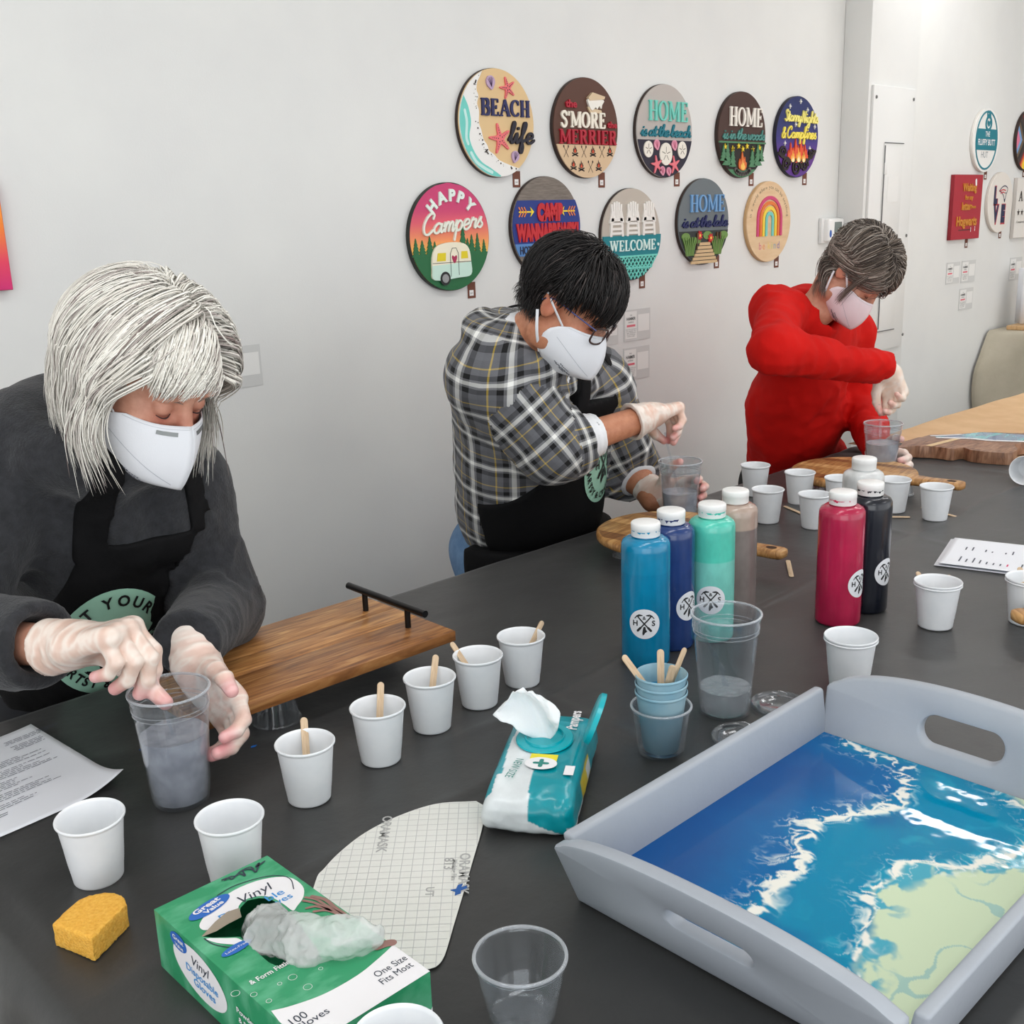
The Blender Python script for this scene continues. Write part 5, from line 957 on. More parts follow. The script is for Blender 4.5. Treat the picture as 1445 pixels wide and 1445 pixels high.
SCRIPT = {'a': (1.2, [[(.85, .85), (.5, 1), (.1, .6), (.2, .1), (.6, .08), (.88, .55), (.92, 1), (.9, .35), (1.0, .05), (1.25, .3)]]), 'b': (1.0, [[(0, .3), (.32, 1.2), (.5, 2.0), (.32, 2.12), (.2, 1.4), (.2, .3), (.45, 0), (.85, .25), (.85, .7), (.55, .95), (.25, .6)]]),
 'c': (.9, [[(.85, .8), (.5, 1), (.1, .6), (.2, .1), (.6, 0), (.95, .3)]]), 'd': (1.15, [[(.8, .9), (.45, 1), (.08, .6), (.2, .1), (.55, .05), (.8, .5), (.95, 2.1), (.85, .4), (.95, .05), (1.2, .3)]]), 'e': (.9, [[(.05, .4), (.7, .6), (.65, .95), (.35, 1), (.1, .55), (.25, .05), (.6, 0), (.95, .3)]]),
 'f': (.8, [[(0, .2), (.5, 1.3), (.62, 2.0), (.42, 2.1), (.3, 1.4), (.28, 0), (.22, -.85), (.42, -1), (.5, -.4), (.35, .1), (.85, .35)]]), 'g': (1.1, [[(.8, .85), (.45, 1), (.08, .6), (.2, .1), (.55, .08), (.8, .55), (.85, 1), (.8, -.3), (.6, -.95), (.25, -.9), (.2, -.5), (1.1, .3)]]),
 'h': (1.0, [[(0, .2), (.32, 1.3), (.45, 2.0), (.28, 2.1), (.2, 1.4), (.15, 0), (.25, .6), (.55, 1), (.75, .8), (.75, .15), (.85, .02), (1.05, .25)]]), 'i': (.62, [[(0, .3), (.3, 1), (.3, .2), (.42, 0), (.65, .3)], [(.36, 1.5), (.37, 1.56)]]),
 'k': (.95, [[(0, .2), (.32, 1.3), (.45, 2), (.28, 2.1), (.2, 1.4), (.15, 0)], [(.2, .5), (.6, 1), (.6, .65), (.3, .5), (.7, .05), (1, .25)]]), 'l': (.6, [[(0, .3), (.4, 1.3), (.52, 2.0), (.36, 2.15), (.25, 1.5), (.25, .3), (.4, 0), (.65, .3)]]),
 'm': (1.4, [[(0, .6), (.18, 1), (.2, 0), (.25, .6), (.5, 1), (.65, .8), (.65, 0), (.7, .6), (.95, 1), (1.1, .8), (1.1, .15), (1.2, .02), (1.42, .3)]]), 'n': (1.0, [[(0, .6), (.18, 1), (.2, 0), (.25, .6), (.55, 1), (.7, .8), (.7, .15), (.8, .02), (1.02, .3)]]),
 'o': (.95, [[(.5, 1), (.1, .6), (.2, .1), (.6, 0), (.85, .4), (.7, .9), (.45, 1), (.6, .8), (1.0, .85)]]), 'p': (1.0, [[(0, .5), (.22, 1), (.18, -.95)], [(.22, .6), (.5, 1), (.85, .7), (.75, .15), (.4, 0), (.22, .25)]]), 'r': (.85, [[(0, .3), (.28, 1.1), (.34, .88), (.68, .9), (.62, .3), (.7, .02), (.9, .3)]]),
 's': (.75, [[(0, .2), (.45, 1.08), (.45, .7), (.72, .3), (.5, 0), (.15, .12)]]), 't': (.7, [[(0, .3), (.35, 1.75), (.3, .3), (.45, 0), (.72, .3)], [(0, 1.15), (.68, 1.2)]]), 'u': (1.05, [[(0, .8), (.15, 1), (.12, .2), (.35, 0), (.65, .3), (.75, 1), (.72, .2), (.85, .02), (1.08, .3)]]),
 'w': (1.25, [[(0, .8), (.12, 1), (.12, .2), (.32, 0), (.55, .3), (.6, .95), (.62, .2), (.82, 0), (1.02, .4), (1.05, 1), (1.28, .85)]]), 'y': (1.0, [[(0, .8), (.15, 1), (.15, .3), (.4, .1), (.7, .5), (.78, 1), (.72, -.3), (.5, -.95), (.2, -.8), (.3, -.4), (1.0, .3)]]),
 'v': (.9, [[(0, .8), (.15, 1), (.35, .05), (.7, 1), (.95, .9)]]), ' ': (.45, []),
 'C': (1.25, [[(1.05, 1.55), (1.1, 1.95), (.75, 2.1), (.3, 1.7), (.05, .95), (.2, .2), (.65, 0), (1.2, .4)]]), 'S': (1.0, [[(.9, 1.75), (.62, 2.1), (.25, 1.75), (.55, 1.15), (.78, .55), (.45, 0), (0, .3)]]), 'N': (1.15, [[(0, .05), (.22, 2), (.3, 1.9), (.75, .1), (.85, .15), (1.0, 2.05)]]), '&': (1.0, [[(.95, 0), (.35, 1.2), (.35, 1.75), (.6, 1.8), (.6, 1.4), (.1, .7), (.1, .1), (.5, 0), (.9, .8)]])}
def put_serif(mb, s, x, y, size, width, z0, z1, mat=0, fat=1.):
    tot = sum(SERIF[c][0] for c in s); kx = width/tot; cx = x-width/2
    for c in s:
        w, st = SERIF[c]
        for k, (p, hw) in enumerate(st):
            p = np.array(p); p = np.stack([p[:, 0]*kx+cx, p[:, 1]*size+y], 1); v, f = stroke(p, np.array(hw)*size*fat*(.75 if kx < size*.85 else 1.), z0, z1+k*.00004, 0); mb.add(v, f, mat)
        cx += w*kx
def put_script(mb, s, x, y, xh, width, z0, z1, mat=0, hw=.12, slant=.18, rise=0.):
    tot = sum(SCRIPT[c][0] for c in s); kx = width/tot; cx = x-width/2; k = 0
    for c in s:
        w, st = SCRIPT[c]
        for p in st:
            p = np.array(p, float); p = np.stack([(p[:, 0]+slant*p[:, 1])*kx+cx, p[:, 1]*xh+y+rise*(p[:, 0]*kx+cx-x)], 1); q = smooth_path(p, 5) if len(p) > 2 else p
            v, f = stroke(q, hw*xh, z0, z1+(k % 7)*.00003, 4); mb.add(v, f, mat); k += 1
        cx += w*kx
def seg(r, y0, y1, n=40):      # part of a disc between two heights
    a = np.linspace(math.asin(max(-1, y0/r)), math.asin(min(1, y1/r)), n); return np.concatenate([np.c_[r*np.cos(a), r*np.sin(a)], np.c_[-r*np.cos(a), r*np.sin(a)][::-1]])
def circ(cx, cy, rx, ry=None, n=24, rot=0): ry = ry or rx; a = np.linspace(0, 2*PI, n, endpoint=False); x, y = rx*np.cos(a), ry*np.sin(a); return np.stack([cx+x*math.cos(rot)-y*math.sin(rot), cy+x*math.sin(rot)+y*math.cos(rot)], 1)
def star(cx, cy, r, rot=0, inner=.38, n=5): return np.array([(cx+(r if k % 2 == 0 else r*inner)*math.cos(rot+PI/2+k*PI/n), cy+(r if k % 2 == 0 else r*inner)*math.sin(rot+PI/2+k*PI/n)) for k in range(2*n)])
def starfish(cx, cy, r, rot=0):
    p = []
    for k in range(5):
        a = rot+PI/2+k*2*PI/5
        for da, rr in ((-.36, .50), (-.16, .78), (-.06, .98), (.06, .98), (.16, .78), (.36, .50), (.628, .34)): p.append((cx+r*rr*math.cos(a+da*(.8)), cy+r*rr*math.sin(a+da*.8)))
    return smooth_path(p, 2, True)
def tree(cx, y, w, h, n=5):
    p = [(cx, y+h)]; L = []
    for k in range(n): yy = y+h-(k+1)*h/n; ww = w*.5*(k+1)/n; L += [(ww, yy+h*.02), (ww*.55, yy+h*.03)]
    L[-1] = (w*.12, y); return np.array([(cx, y+h)]+[(cx+a, b) for a, b in L]+[(cx-a, b) for a, b in L[::-1]])
def flame(cx, y, w, h, k=1): return smooth_path([(cx, y), (cx-w*.42, y+h*.12), (cx-w*.5, y+h*.38), (cx-w*.36, y+h*.62), (cx-w*.22, y+h*.45), (cx-w*.08, y+h*.98), (cx+w*.12, y+h*.60), (cx+w*.26, y+h*.72), (cx+w*.34, y+h*.45), (cx+w*.48, y+h*.40), (cx+w*.40, y+h*.10)], 3, True)
def col(*c): return M('paint_%d_%d_%d' % c, c, .5)
def grad_disc(mb, r, z, stops, rows=40):
    ys = np.linspace(-r*.9995, r*.9995, rows); hs_, cs = zip(*stops); cs = np.array([lin(c) for c in cs]); hw = np.sqrt(np.maximum(r*r-ys*ys, 0)); v = np.concatenate([np.c_[-hw, ys, np.full(rows, z)], np.c_[hw, ys, np.full(rows, z)]])
    c = np.stack([np.interp(ys/r, hs_, cs[:, k]) for k in range(3)], 1); mb.add(v, [(i, rows+i, rows+i+1, i+1) for i in range(rows-1)], 0, np.concatenate([c, c]))
m_vcol = M('painted_gradient', attr='Col', rough=.5); m_tagb = M('tag_brown', (112, 66, 50), .7); m_tagw = M('tag_white', (232, 230, 228), .7); m_tagi = M('tag_ink', (90, 90, 90), .7)
SR = .1475; ZB, ZF = .011, .0155      # board back, face
def price_tag(x, z, owner):
    t = thing('price_tag', 'brown price tag with white sticker under the %s' % owner, 'price tag', (x, WY-.0008, z), rot=(PI/2, 0, 0), group='price tags')
    MB().add(*box((0, 0, .0006), (.030, .046, .0011))).build('card', m_tagb, t); MB().add(*flat([(-.009, -.016), (.007, -.016), (.007, .0), (-.009, .0)], .0014)).build('sticker', m_tagw, t)
    b = MB(); put_text(b, '$45', -.001, -.0105, .0045, .0017); b.build('price', m_tagi, t)
class Sign:
    def __init__(s, label, owner, X, Z, edge, face, r=SR, thick=ZB, tagxy=(.085, -.152), name='round_sign', group='round painted wooden signs'):
        s.t = thing(name, label, 'sign', (X, WY-.0015, T+Z), rot=(PI/2, 0, 0), group=group); s.r = r
        b = MB(); b.add(*prism(circ(0, 0, r, n=96), 0, thick, .001)); b.build('board', edge, s.t, angle=40)
        if face is not None: b = MB(); b.add(*prism(circ(0, 0, r-.0012, n=96), thick, ZF)); b.build('face', face, s.t, angle=40)
        if tagxy: price_tag(X+tagxy[0], T+Z+tagxy[1], owner)
    def part(s, name, fn, mats, angle=35, smooth=False):
        b = MB(); fn(b); return b.build(name, mats, s.t, angle=angle, smooth=smooth)
Z1, Z2 = ZF, ZF+.005
dk = col(46, 30, 24)
# beach life
s = Sign('round sign reading BEACH life with starfish and surf, top row leftmost', 'BEACH life sign', 2.267, 1.006, dk, col(222, 190, 140))
sea = [(-.132, .065), (-.118, .03), (-.112, -.02), (-.118, -.05), (-.105, -.075), (-.085, -.10), (-.05, -.118), (-.015, -.138), (.0, -.1463)]
a = np.linspace(R(270), R(154), 30); rim = np.c_[(SR-.0013)*np.cos(a), (SR-.0013)*np.sin(a)]
shore = smooth_path([(-.055, .136), (-.066, .118), (-.075, .105), (-.078, .085), (-.072, .07), (-.078, .05), (-.072, .03), (-.074, 0), (-.066, -.02), (-.058, -.045), (-.045, -.06), (-.038, -.075), (-.020, -.085), (.0, -.10), (.03, -.11), (.06, -.118), (.078, -.122)], 4)
a2 = np.linspace(math.atan2(-.124, .078)+2*PI, math.atan2(.136, -.055), 50); rim2 = np.c_[(SR-.0013)*np.cos(a2), (SR-.0013)*np.sin(a2)]
s.part('surf', lambda b: b.add(*prism(np.concatenate([shore, rim2]), Z1, Z1+.003)), col(236, 234, 230))
def f_(b):
    sp = smooth_path([(-.128, .07), (-.112, .04), (-.104, .0), (-.112, -.04), (-.098, -.075), (-.070, -.105), (-.035, -.122), (.005, -.143)], 5); a3 = np.linspace(R(271), R(151), 36); b.add(*flat(np.concatenate([sp, np.c_[(SR-.0018)*np.cos(a3), (SR-.0018)*np.sin(a3)]]), Z1+.0034), 0)
    for p, w in (([(-.126, .03), (-.120, .0), (-.124, -.04), (-.118, -.058)], .0045), ([(-.108, -.082), (-.09, -.105), (-.06, -.122), (-.03, -.134)], .0045)): V, F = ribbon(smooth_path(p, 6), w); b.add(np.c_[V, np.full(len(V), Z1+.0037)], F, 1)
s.part('sea', f_, [col(112, 206, 194), col(196, 232, 226)])
def f_(b):
    rr = random.Random(3); P_ = shore
    for k in range(64):
        p = P_[rr.randrange(len(P_))]; d = rr.uniform(.002, .016); q = np.array([p[0]-d*.8-rr.uniform(0, .004), p[1]-d*.5]); r_ = rr.choice([.0009, .0013, .0018, .0026])
        if np.hypot(*q) < SR-.006: b.add(*flat(circ(q[0], q[1], r_, n=10), Z1+.0038))
s.part('foam_hole', f_, dk)
def f_(b): put_serif(b, 'BEACH', .032, .020, .045, .196, Z1, Z2, 0, 1.3)
s.part('beach_lettering', f_, col(34, 38, 88))
s.part('life_lettering', lambda b: put_script(b, 'life', .088, -.052, .026, .100, Z1, Z2+.002, 0, .15, .16), col(28, 24, 40))
for c, r_, ro, p_ in (((.042, .096), .031, .3, 1), ((.006, -.042), .043, .25, 1)):
    o = s.part('starfish', lambda b: b.add(*prism(starfish(*c, r_, ro), Z1, Z2)), col(232, 112, 116))
    def f_(b):
        for k in range(5):
            for q in (.2, .38, .55, .7): a_ = ro+PI/2+k*2*PI/5; b.add(*flat(circ(c[0]+r_*q*math.cos(a_), c[1]+r_*q*math.sin(a_), .0022-.0012*q, n=8), Z2+.0004))
    s.part('starfish_dots', f_, dk)
def shell(s, c, r_, ro, base=(188, 160, 190), line=(70, 40, 80)):
    def f_(b):
        P_ = [(0, -.95), (-.3, -.75), (-.75, -.2), (-.8, .4), (-.4, .85), (0, .95), (.4, .85), (.8, .4), (.75, -.2), (.3, -.75)]; P_ = smooth_path(P_, 3, True)*r_; cs, sn = math.cos(ro), math.sin(ro); P_ = np.stack([P_[:, 0]*cs-P_[:, 1]*sn+c[0], P_[:, 0]*sn+P_[:, 1]*cs+c[1]], 1); b.add(*prism(P_, Z1, Z2), 0)
        for an in (-40, -20, 0, 20, 40): a_ = ro+PI/2+R(an); st_ = np.array(c)+r_*.55*np.array([math.sin(ro), -math.cos(ro)]); V, F = ribbon([st_, np.array(c)+r_*.72*np.array([math.cos(a_), math.sin(a_)])], r_*.045); b.add(np.c_[V, np.full(len(V), Z2+.0003)], F, 1)
    s.part('shell', f_, [col(*base), col(*line)])
shell(s, (-.024, .107), .020, .2); shell(s, (.064, -.091), .018, -.3)
# s'more
s = Sign("round brown sign reading the S'MORE the MERRIER with a toasted treat", "S'MORE sign", 2.646, 1.004, dk, col(86, 52, 38))
s.part('lower_panel', lambda b: b.add(*prism(seg(SR-.0013, -.147, -.049), Z1, Z1+.003)), col(212, 182, 146))
s.part('red_lettering', lambda b: (put_text(b, 'the', -.072, .058, .022, Z1, Z2, bold=.03, width=.05), put_text(b, 'the', .116, .004, .019, Z1, Z2, bold=.03, width=.044), put_serif(b, 'MERRIER', .005, -.047, .041, .264, Z1, Z2+.001, 0, 1.35)), col(176, 30, 50))
s.part('cream_lettering', lambda b: put_serif(b, "S'MORE", -.017, .001, .045, .206, Z1, Z2, 0, 1.45), col(238, 230, 214))
def f_(b):
    b.add(*prism([(.0, .088), (.020, .104), (.078, .094), (.074, .086), (.008, .080)], Z1, Z2+.004), 0); b.add(*prism(smooth_path([(.004, .086), (.072, .084), (.066, .07), (.062, .058), (.052, .066), (.044, .056), (.036, .062), (.02, .052), (.006, .066)], 3, True), Z1, Z2+.002), 1); b.add(*prism([(.0, .062), (.012, .046), (.068, .044), (.064, .054), (.02, .058)], Z1, Z2), 0)
s.part('toasted_treat', f_, [col(214, 190, 156), col(240, 236, 226)])
def f_(b):
    for cx_, cy_ in ((-.098, -.068), (-.058, -.068), (-.018, -.068), (.024, -.068), (.066, -.068), (.104, -.066), (-.03, -.112), (.012, -.112), (.05, -.110), (-.066, -.108)):
        if abs(cx_+.058) < .01 or abs(cx_-.024) < .01 or abs(cx_-.104) < .01 or abs(cx_+.03) < .01 or abs(cx_-.05) < .01:
            for sg in (1, -1): V, F = ribbon([(cx_-.012*sg, cy_-.014), (cx_+.012*sg, cy_-.006)], .0022); b.add(np.c_[V, np.full(len(V), Z1+.0034)], F, 0)
            b.add(*flat(flame(cx_, cy_-.006, .018, .024), Z1+.0036), 0); b.add(*flat(flame(cx_, cy_-.005, .010, .014), Z1+.004), 1)
        else:
            for sg in (1, -1): V, F = ribbon([(cx_-.010*sg, cy_-.018), (cx_+.010*sg, cy_+.012)], .0009); b.add(np.c_[V, np.full(len(V), Z1+.0034)], F, 0); b.add(*flat(circ(cx_+.010*sg, cy_+.013, .0028, .0042, 10), Z1+.0036), 0)
s.part('campfire_print', f_, [dk, col(206, 76, 40)])
# home is at the beach
s = Sign('round sign reading HOME is at the beach with sand dollars', 'HOME is at the beach sign', 3.034, 1.006, dk, col(184, 176, 170))
s.part('home_lettering', lambda b: put_serif(b, 'HOME', .014, .032, .062, .212, Z1, Z2+.001, 0, 1.0), col(116, 206, 190))
s.part('script_lettering', lambda b: put_script(b, 'is at the beach', .002, -.016, .0168, .262, Z1, Z2, 0, .16, .2), col(8, 112, 128))
s.part('lower_panel', lambda b: b.add(*prism(seg(SR-.0013, -.147, -.028), Z1, Z1+.0012)), col(34, 28, 48))
def f_(b):
    for cx_, cy_, rx, ry in ((-.092, -.058, .024, .026), (0, -.072, .033, .036), (.088, -.058, .024, .028)): b.add(*prism(circ(cx_, cy_, rx, ry), Z1+.001, Z2), 0)
    for cx_, cy_, rx in ((-.092, -.058, .016), (0, -.072, .022), (.088, -.058, .016)):
        for k in range(5): a_ = PI/2+k*2*PI/5; V, F = ribbon([(cx_+rx*.25*math.cos(a_), cy_+rx*.25*math.sin(a_)), (cx_+rx*math.cos(a_), cy_+rx*math.sin(a_))], .0013); b.add(np.c_[V, np.full(len(V), Z2+.0003)], F, 1)
s.part('sand_dollar', f_, [col(236, 230, 218), col(120, 112, 104)])
for c in ((-.048, -.106), (.046, -.106)): s.part('starfish', lambda b: b.add(*prism(starfish(*c, .030, .2), Z1+.001, Z2)), col(232, 118, 128))
for c, r_ in (((-.048, -.044), .018), ((.046, -.044), .018), ((-.018, -.126), .016), ((.016, -.128), .015)): shell(s, c, r_, .2, (226, 150, 172), (190, 90, 120))
# home is in the woods
s = Sign('round dark brown sign reading HOME is in the woods with a campfire', 'HOME is in the woods sign', 3.479, 1.006, dk, col(70, 44, 36))
s.part('home_lettering', lambda b: put_serif(b, 'HOME', .017, .029, .064, .208, Z1, Z2+.001, 0, 1.05), col(238, 232, 222))
s.part('script_lettering', lambda b: put_script(b, 'is in the woods', .006, -.015, .0165, .258, Z1, Z2, 0, .15, .2), col(80, 140, 132))
s.part('lower_panel', lambda b: b.add(*prism(seg(SR-.0013, -.147, -.024), Z1, Z1+.0012)), col(30, 22, 18))
s.part('panel_frame', lambda b: (b.add(*prism([(-.144, -.029), (.144, -.029), (.1445, -.023), (-.1445, -.023)], Z1, Z2)), b.add(*flat(np.concatenate([seg(SR-.0014, -.147, -.118)]), Z1+.0016))), col(78, 128, 92))
def f_(b):
    for cx_, y_, w, h in ((-.095, -.105, .055, .078), (-.062, -.11, .045, .07), (.095, -.105, .055, .078), (.060, -.11, .045, .072), (-.118, -.09, .04, .055), (.118, -.09, .04, .055)): b.add(*prism(tree(cx_, y_, w, h), Z1+.001, Z2))
s.part('pine_trees', f_, col(78, 128, 92))
def f_(b):
    for x_, y_ in ((-.108, -.042), (-.062, -.048), (-.026, -.038), (.0, -.048), (.026, -.038), (.062, -.048), (.106, -.042)): b.add(*prism(star(x_, y_, .011, .1), Z1+.001, Z2))
s.part('yellow_stars', f_, col(240, 212, 60))
s.part('campfire', lambda b: (b.add(*prism(flame(.0, -.122, .050, .066), Z1+.001, Z2), 0), b.add(*flat(flame(.0, -.120, .026, .036), Z2+.0004), 1)), [col(222, 110, 52), col(246, 196, 96)])
def f_(b):
    for k in range(9): a_ = R(200+k*17.5); b.add(*prism(circ(.045*math.cos(a_), -.112+.022*math.sin(a_), .010, .008, 10), Z1+.001, Z2+.001))
s.part('stone_ring', f_, col(88, 82, 78))
# starry nights & campfires
s = Sign('round night blue sign reading Starry Nights & Campfires with a fire', 'Starry Nights sign', 3.844, 1.008, col(24, 22, 40), None, thick=ZF-.0002)
s.part('night_sky', lambda b: grad_disc(b, SR-.0014, ZF, [(-1, (92, 52, 140)), (-.5, (100, 50, 140)), (-.1, (62, 52, 130)), (.3, (38, 46, 104)), (1, (30, 40, 92))]), m_vcol)
s.part('script_lettering', lambda b: (put_script(b, 'Starry', -.040, .056, .0190, .110, Z1, Z2, 0, .15, .12), put_script(b, 'Nights', .078, .054, .0190, .114, Z1, Z2, 0, .15, .12)), col(244, 232, 128))
s.part('script_lettering', lambda b: put_script(b, '& Campfires', .006, -.004, .0195, .238, Z1, Z2, 0, .15, .14), col(246, 226, 92))
def f_(b):
    for x_, y_ in ((.01, .128), (-.062, .108), (.06, .10), (.115, .04), (-.09, -.024), (.085, -.040), (-.02, .045)): b.add(*prism(star(x_, y_, .009, 0, .3, 4), Z1, Z2))
s.part('white_stars', f_, col(240, 238, 232))
def f_(b):
    for cx_, w, h, k in ((-.048, .044, .075, 0), (-.014, .05, .09, 0), (.022, .05, .088, 0), (.052, .04, .07, 0)): b.add(*prism(flame(cx_, -.094, w, h), Z1, Z2+k*.0004), 0)
    for cx_, w, h in ((-.036, .03, .046), (.004, .034, .056), (.040, .028, .044)): b.add(*flat(flame(cx_, -.092, w, h), Z2+.0006), 1); b.add(*flat(flame(cx_, -.092, w*.55, h*.5), Z2+.001), 2)
s.part('campfire', f_, [col(226, 84, 46), col(248, 176, 70), col(255, 240, 190)])
def f_(b):
    for cx_, cy_, r_ in ((-.105, -.058, .024), (-.078, -.100, .028), (-.006, -.112, .032), (.052, -.102, .026), (.096, -.062, .022)):
        pts = [(cx_+r_*(1-k/26.)*math.cos(k*.55), cy_+r_*(1-k/26.)*math.sin(k*.55)) for k in range(23)]; v, f = stroke(smooth_path(pts, 3), r_*.13, Z1, Z2, 3); b.add(v, f)
    v, f = stroke(smooth_path([(-.13, -.06), (-.06, -.086), (0, -.082), (.06, -.086), (.125, -.05)], 5), .006, Z1, Z2, 3); b.add(v, f)
s.part('swirled_logs', f_, col(40, 28, 26))
# happy campers
s = Sign('round sunset sign reading HAPPY Campers with a small caravan', 'HAPPY Campers sign', 2.071, .698, col(36, 40, 34), None, thick=ZF-.0002)
s.part('sunset', lambda b: grad_disc(b, SR-.0014, ZF, [(-1, (250, 190, 80)), (-.28, (248, 190, 84)), (-.05, (244, 150, 96)), (.25, (226, 96, 108)), (.5, (206, 66, 112)), (1, (200, 58, 112))]), m_vcol)
def f_(b):
    b.add(*prism(seg(SR-.0016, -.147, -.045), Z1, Z1+.002))
    for cx_, w, h in ((-.128, .03, .05), (-.105, .034, .045), (-.078, .036, .055), (.045, .040, .085), (.078, .034, .055), (.10, .03, .058), (.062, .03, .045), (.125, .022, .04), (-.06, .03, .04)): b.add(*prism(tree(cx_, -.05, w, h), Z1, Z1+.0022+abs(cx_)*.003))
s.part('green_hill', f_, col(30, 104, 60))
s.part('happy_lettering', lambda b: arc_text(b, 'HAPPY', .006, .012, .086, PI/2, .031, Z1, Z2, bold=.05, track=1.1), col(228, 240, 232))
s.part('script_lettering', lambda b: put_script(b, 'Campers', .006, .016, .0265, .222, Z1, Z2+.001, 0, .115, .22, .08), col(232, 236, 222))
van = smooth_path([(-.070, -.115), (-.078, -.085), (-.074, -.045), (-.055, -.022), (-.01, -.014), (.04, -.018), (.062, -.035), (.068, -.07), (.066, -.106), (.02, -.112)], 4, True)
o = s.part('caravan', lambda b: (b.add(*prism(van, Z1+.002, Z2+.002), 0),), [col(240, 232, 208)])
def f_(b):
    lo = np.array([p for p in van if p[1] < -.068]); b.add(*flat(np.concatenate([lo[np.argsort(np.arctan2(lo[:, 1]+.068, lo[:, 0]))]]), Z2+.0024))
s.part('caravan_lower', f_, col(202, 230, 216))
s.part('caravan_window', lambda b: (b.add(*prism([(-.060, -.064), (-.028, -.064), (-.026, -.042), (-.056, -.042)], Z2+.002, Z2+.003)), b.add(*prism([(.030, -.060), (.056, -.060), (.054, -.040), (.032, -.040)], Z2+.002, Z2+.003))), col(226, 204, 30))
def f_(b):
    for P_, w in (([(-.010, -.108), (-.010, -.045), (-.002, -.030), (.012, -.030), (.020, -.045), (.020, -.105)], .0009), ([(-.076, -.069), (.067, -.069)], .0007)): V, F = ribbon(P_, w, 0); b.add(np.c_[V, np.full(len(V), Z2+.0028)], F, 0)
    b.add(*flat(circ(-.032, -.112, .019), Z2+.003), 0)
s.part('caravan_line', f_, [col(30, 34, 34)]); s.part('wheel', lambda b: b.add(*prism(circ(-.032, -.112, .012), Z2+.003, Z2+.004)), col(150, 152, 152))
s.part('heart', lambda b: b.add(*prism(smooth_path([(.005, -.072), (-.004, -.058), (-.002, -.050), (.005, -.054), (.012, -.050), (.014, -.058)], 4, True), Z2+.002, Z2+.003)), col(170, 40, 80))
# camp sign
s = Sign('round grey wood sign reading CAMP WANNABREWSKI between arrows', 'CAMP sign', 2.46, .715, dk, M('grey_stain', (108, 98, 90), .6, var=(132, 122, 112), vs=30, vstretch=(1, 10, 1)), tagxy=None)
s.part('blue_band', lambda b: b.add(*prism(seg(SR-.0012, -.047, .078), Z1, Z1+.003)), col(28, 52, 130)); s.part('pale_band', lambda b: b.add(*prism(seg(SR-.0012, -.083, -.047), Z1, Z1+.003)), col(84, 132, 190))
s.part('red_lettering', lambda b: (put_text(b, 'CAMP', .010, .022, .045, Z1+.003, Z2+.002, bold=.09, width=.112), put_text(b, 'WANNABREWSKI', .0, -.037, .047, Z1+.003, Z2+.002, bold=.07, width=.270)), col(196, 36, 44))
s.part('small_lettering', lambda b: put_text(b, 'HOT FIRES COLD BEERS', 0, -.077, .024, Z1+.003, Z1+.005, bold=.01, width=.24), col(34, 36, 60))
def f_(b):
    for sg in (1, -1):
        V, F = ribbon([(sg*-.120, .045), (sg*-.062, .045)], .0022); b.add(np.c_[V, np.full(len(V), Z1+.0042)], F, 1); b.add(*prism([(sg*-.074, .059), (sg*-.058, .045), (sg*-.074, .031), (sg*-.068, .045)], Z1+.003, Z1+.005), 1)
        for k in range(3): V, F = ribbon([(sg*(-.122+k*.011), .059), (sg*(-.112+k*.011), .045), (sg*(-.122+k*.011), .031)], .0022, 0); b.add(np.c_[V, np.full(len(V), Z1+.0046)], F, 0)
s.part('arrow', f_, [col(232, 130, 50), col(244, 216, 60)])
# welcome chairs
s = Sign('round sign reading WELCOME with three white beach chairs', 'WELCOME chairs sign', 2.86, .679, dk, col(186, 176, 164), tagxy=(.072, -.155))
def f_(b):
    for cx_ in (-.080, .002, .084):
        for k in range(5): x_ = cx_+(k-2)*.0095; x1_ = cx_+(k-2)*.0115; b.add(*prism([(x_-.0042, .044), (x_+.0042, .044), (x1_+.0046, .096+.010*math.cos((k-2)*.7)), (x1_-.0046, .096+.010*math.cos((k-2)*.7))], Z1, Z2))
        for q in ([(-.036, .018), (-.016, .022), (-.013, .056), (-.026, .056)], [(.036, .018), (.016, .022), (.013, .056), (.026, .056)], [(-.029, .024), (.029, .024), (.026, .034), (-.026, .034)], [(-.034, -.024), (-.024, -.024), (-.020, .020), (-.030, .02)], [(.034, -.024), (.024, -.024), (.020, .020), (.030, .02)]): b.add(*prism(np.array(q)+np.array([cx_, .020]), Z1, Z2+.001))
        for yy_ in (-.018, -.004, .012): b.add(*prism(np.array([(-.026, yy_), (.026, yy_), (.025, yy_+.008), (-.025, yy_+.008)])+np.array([cx_, .020]), Z1, Z2))
s.part('beach_chairs', f_, col(234, 230, 224))
s.part('teal_band', lambda b: b.add(*prism(seg(SR-.0008, -.066, -.002), Z1, Z2)), col(8, 124, 134))
s.part('welcome_lettering', lambda b: (put_serif(b, 'WELCOME', 0, -.051, .034, .236, Z2, Z2+.003, 0, 1.25), b.add(*prism(circ(-.130, -.035, .005, n=14), Z2, Z2+.003)), b.add(*prism(circ(.130, -.035, .005, n=14), Z2, Z2+.003))), col(220, 240, 234))
s.part('lower_panel', lambda b: b.add(*prism(seg(SR-.0013, -.147, -.066), Z1, Z1+.0014)), col(30, 52, 58))
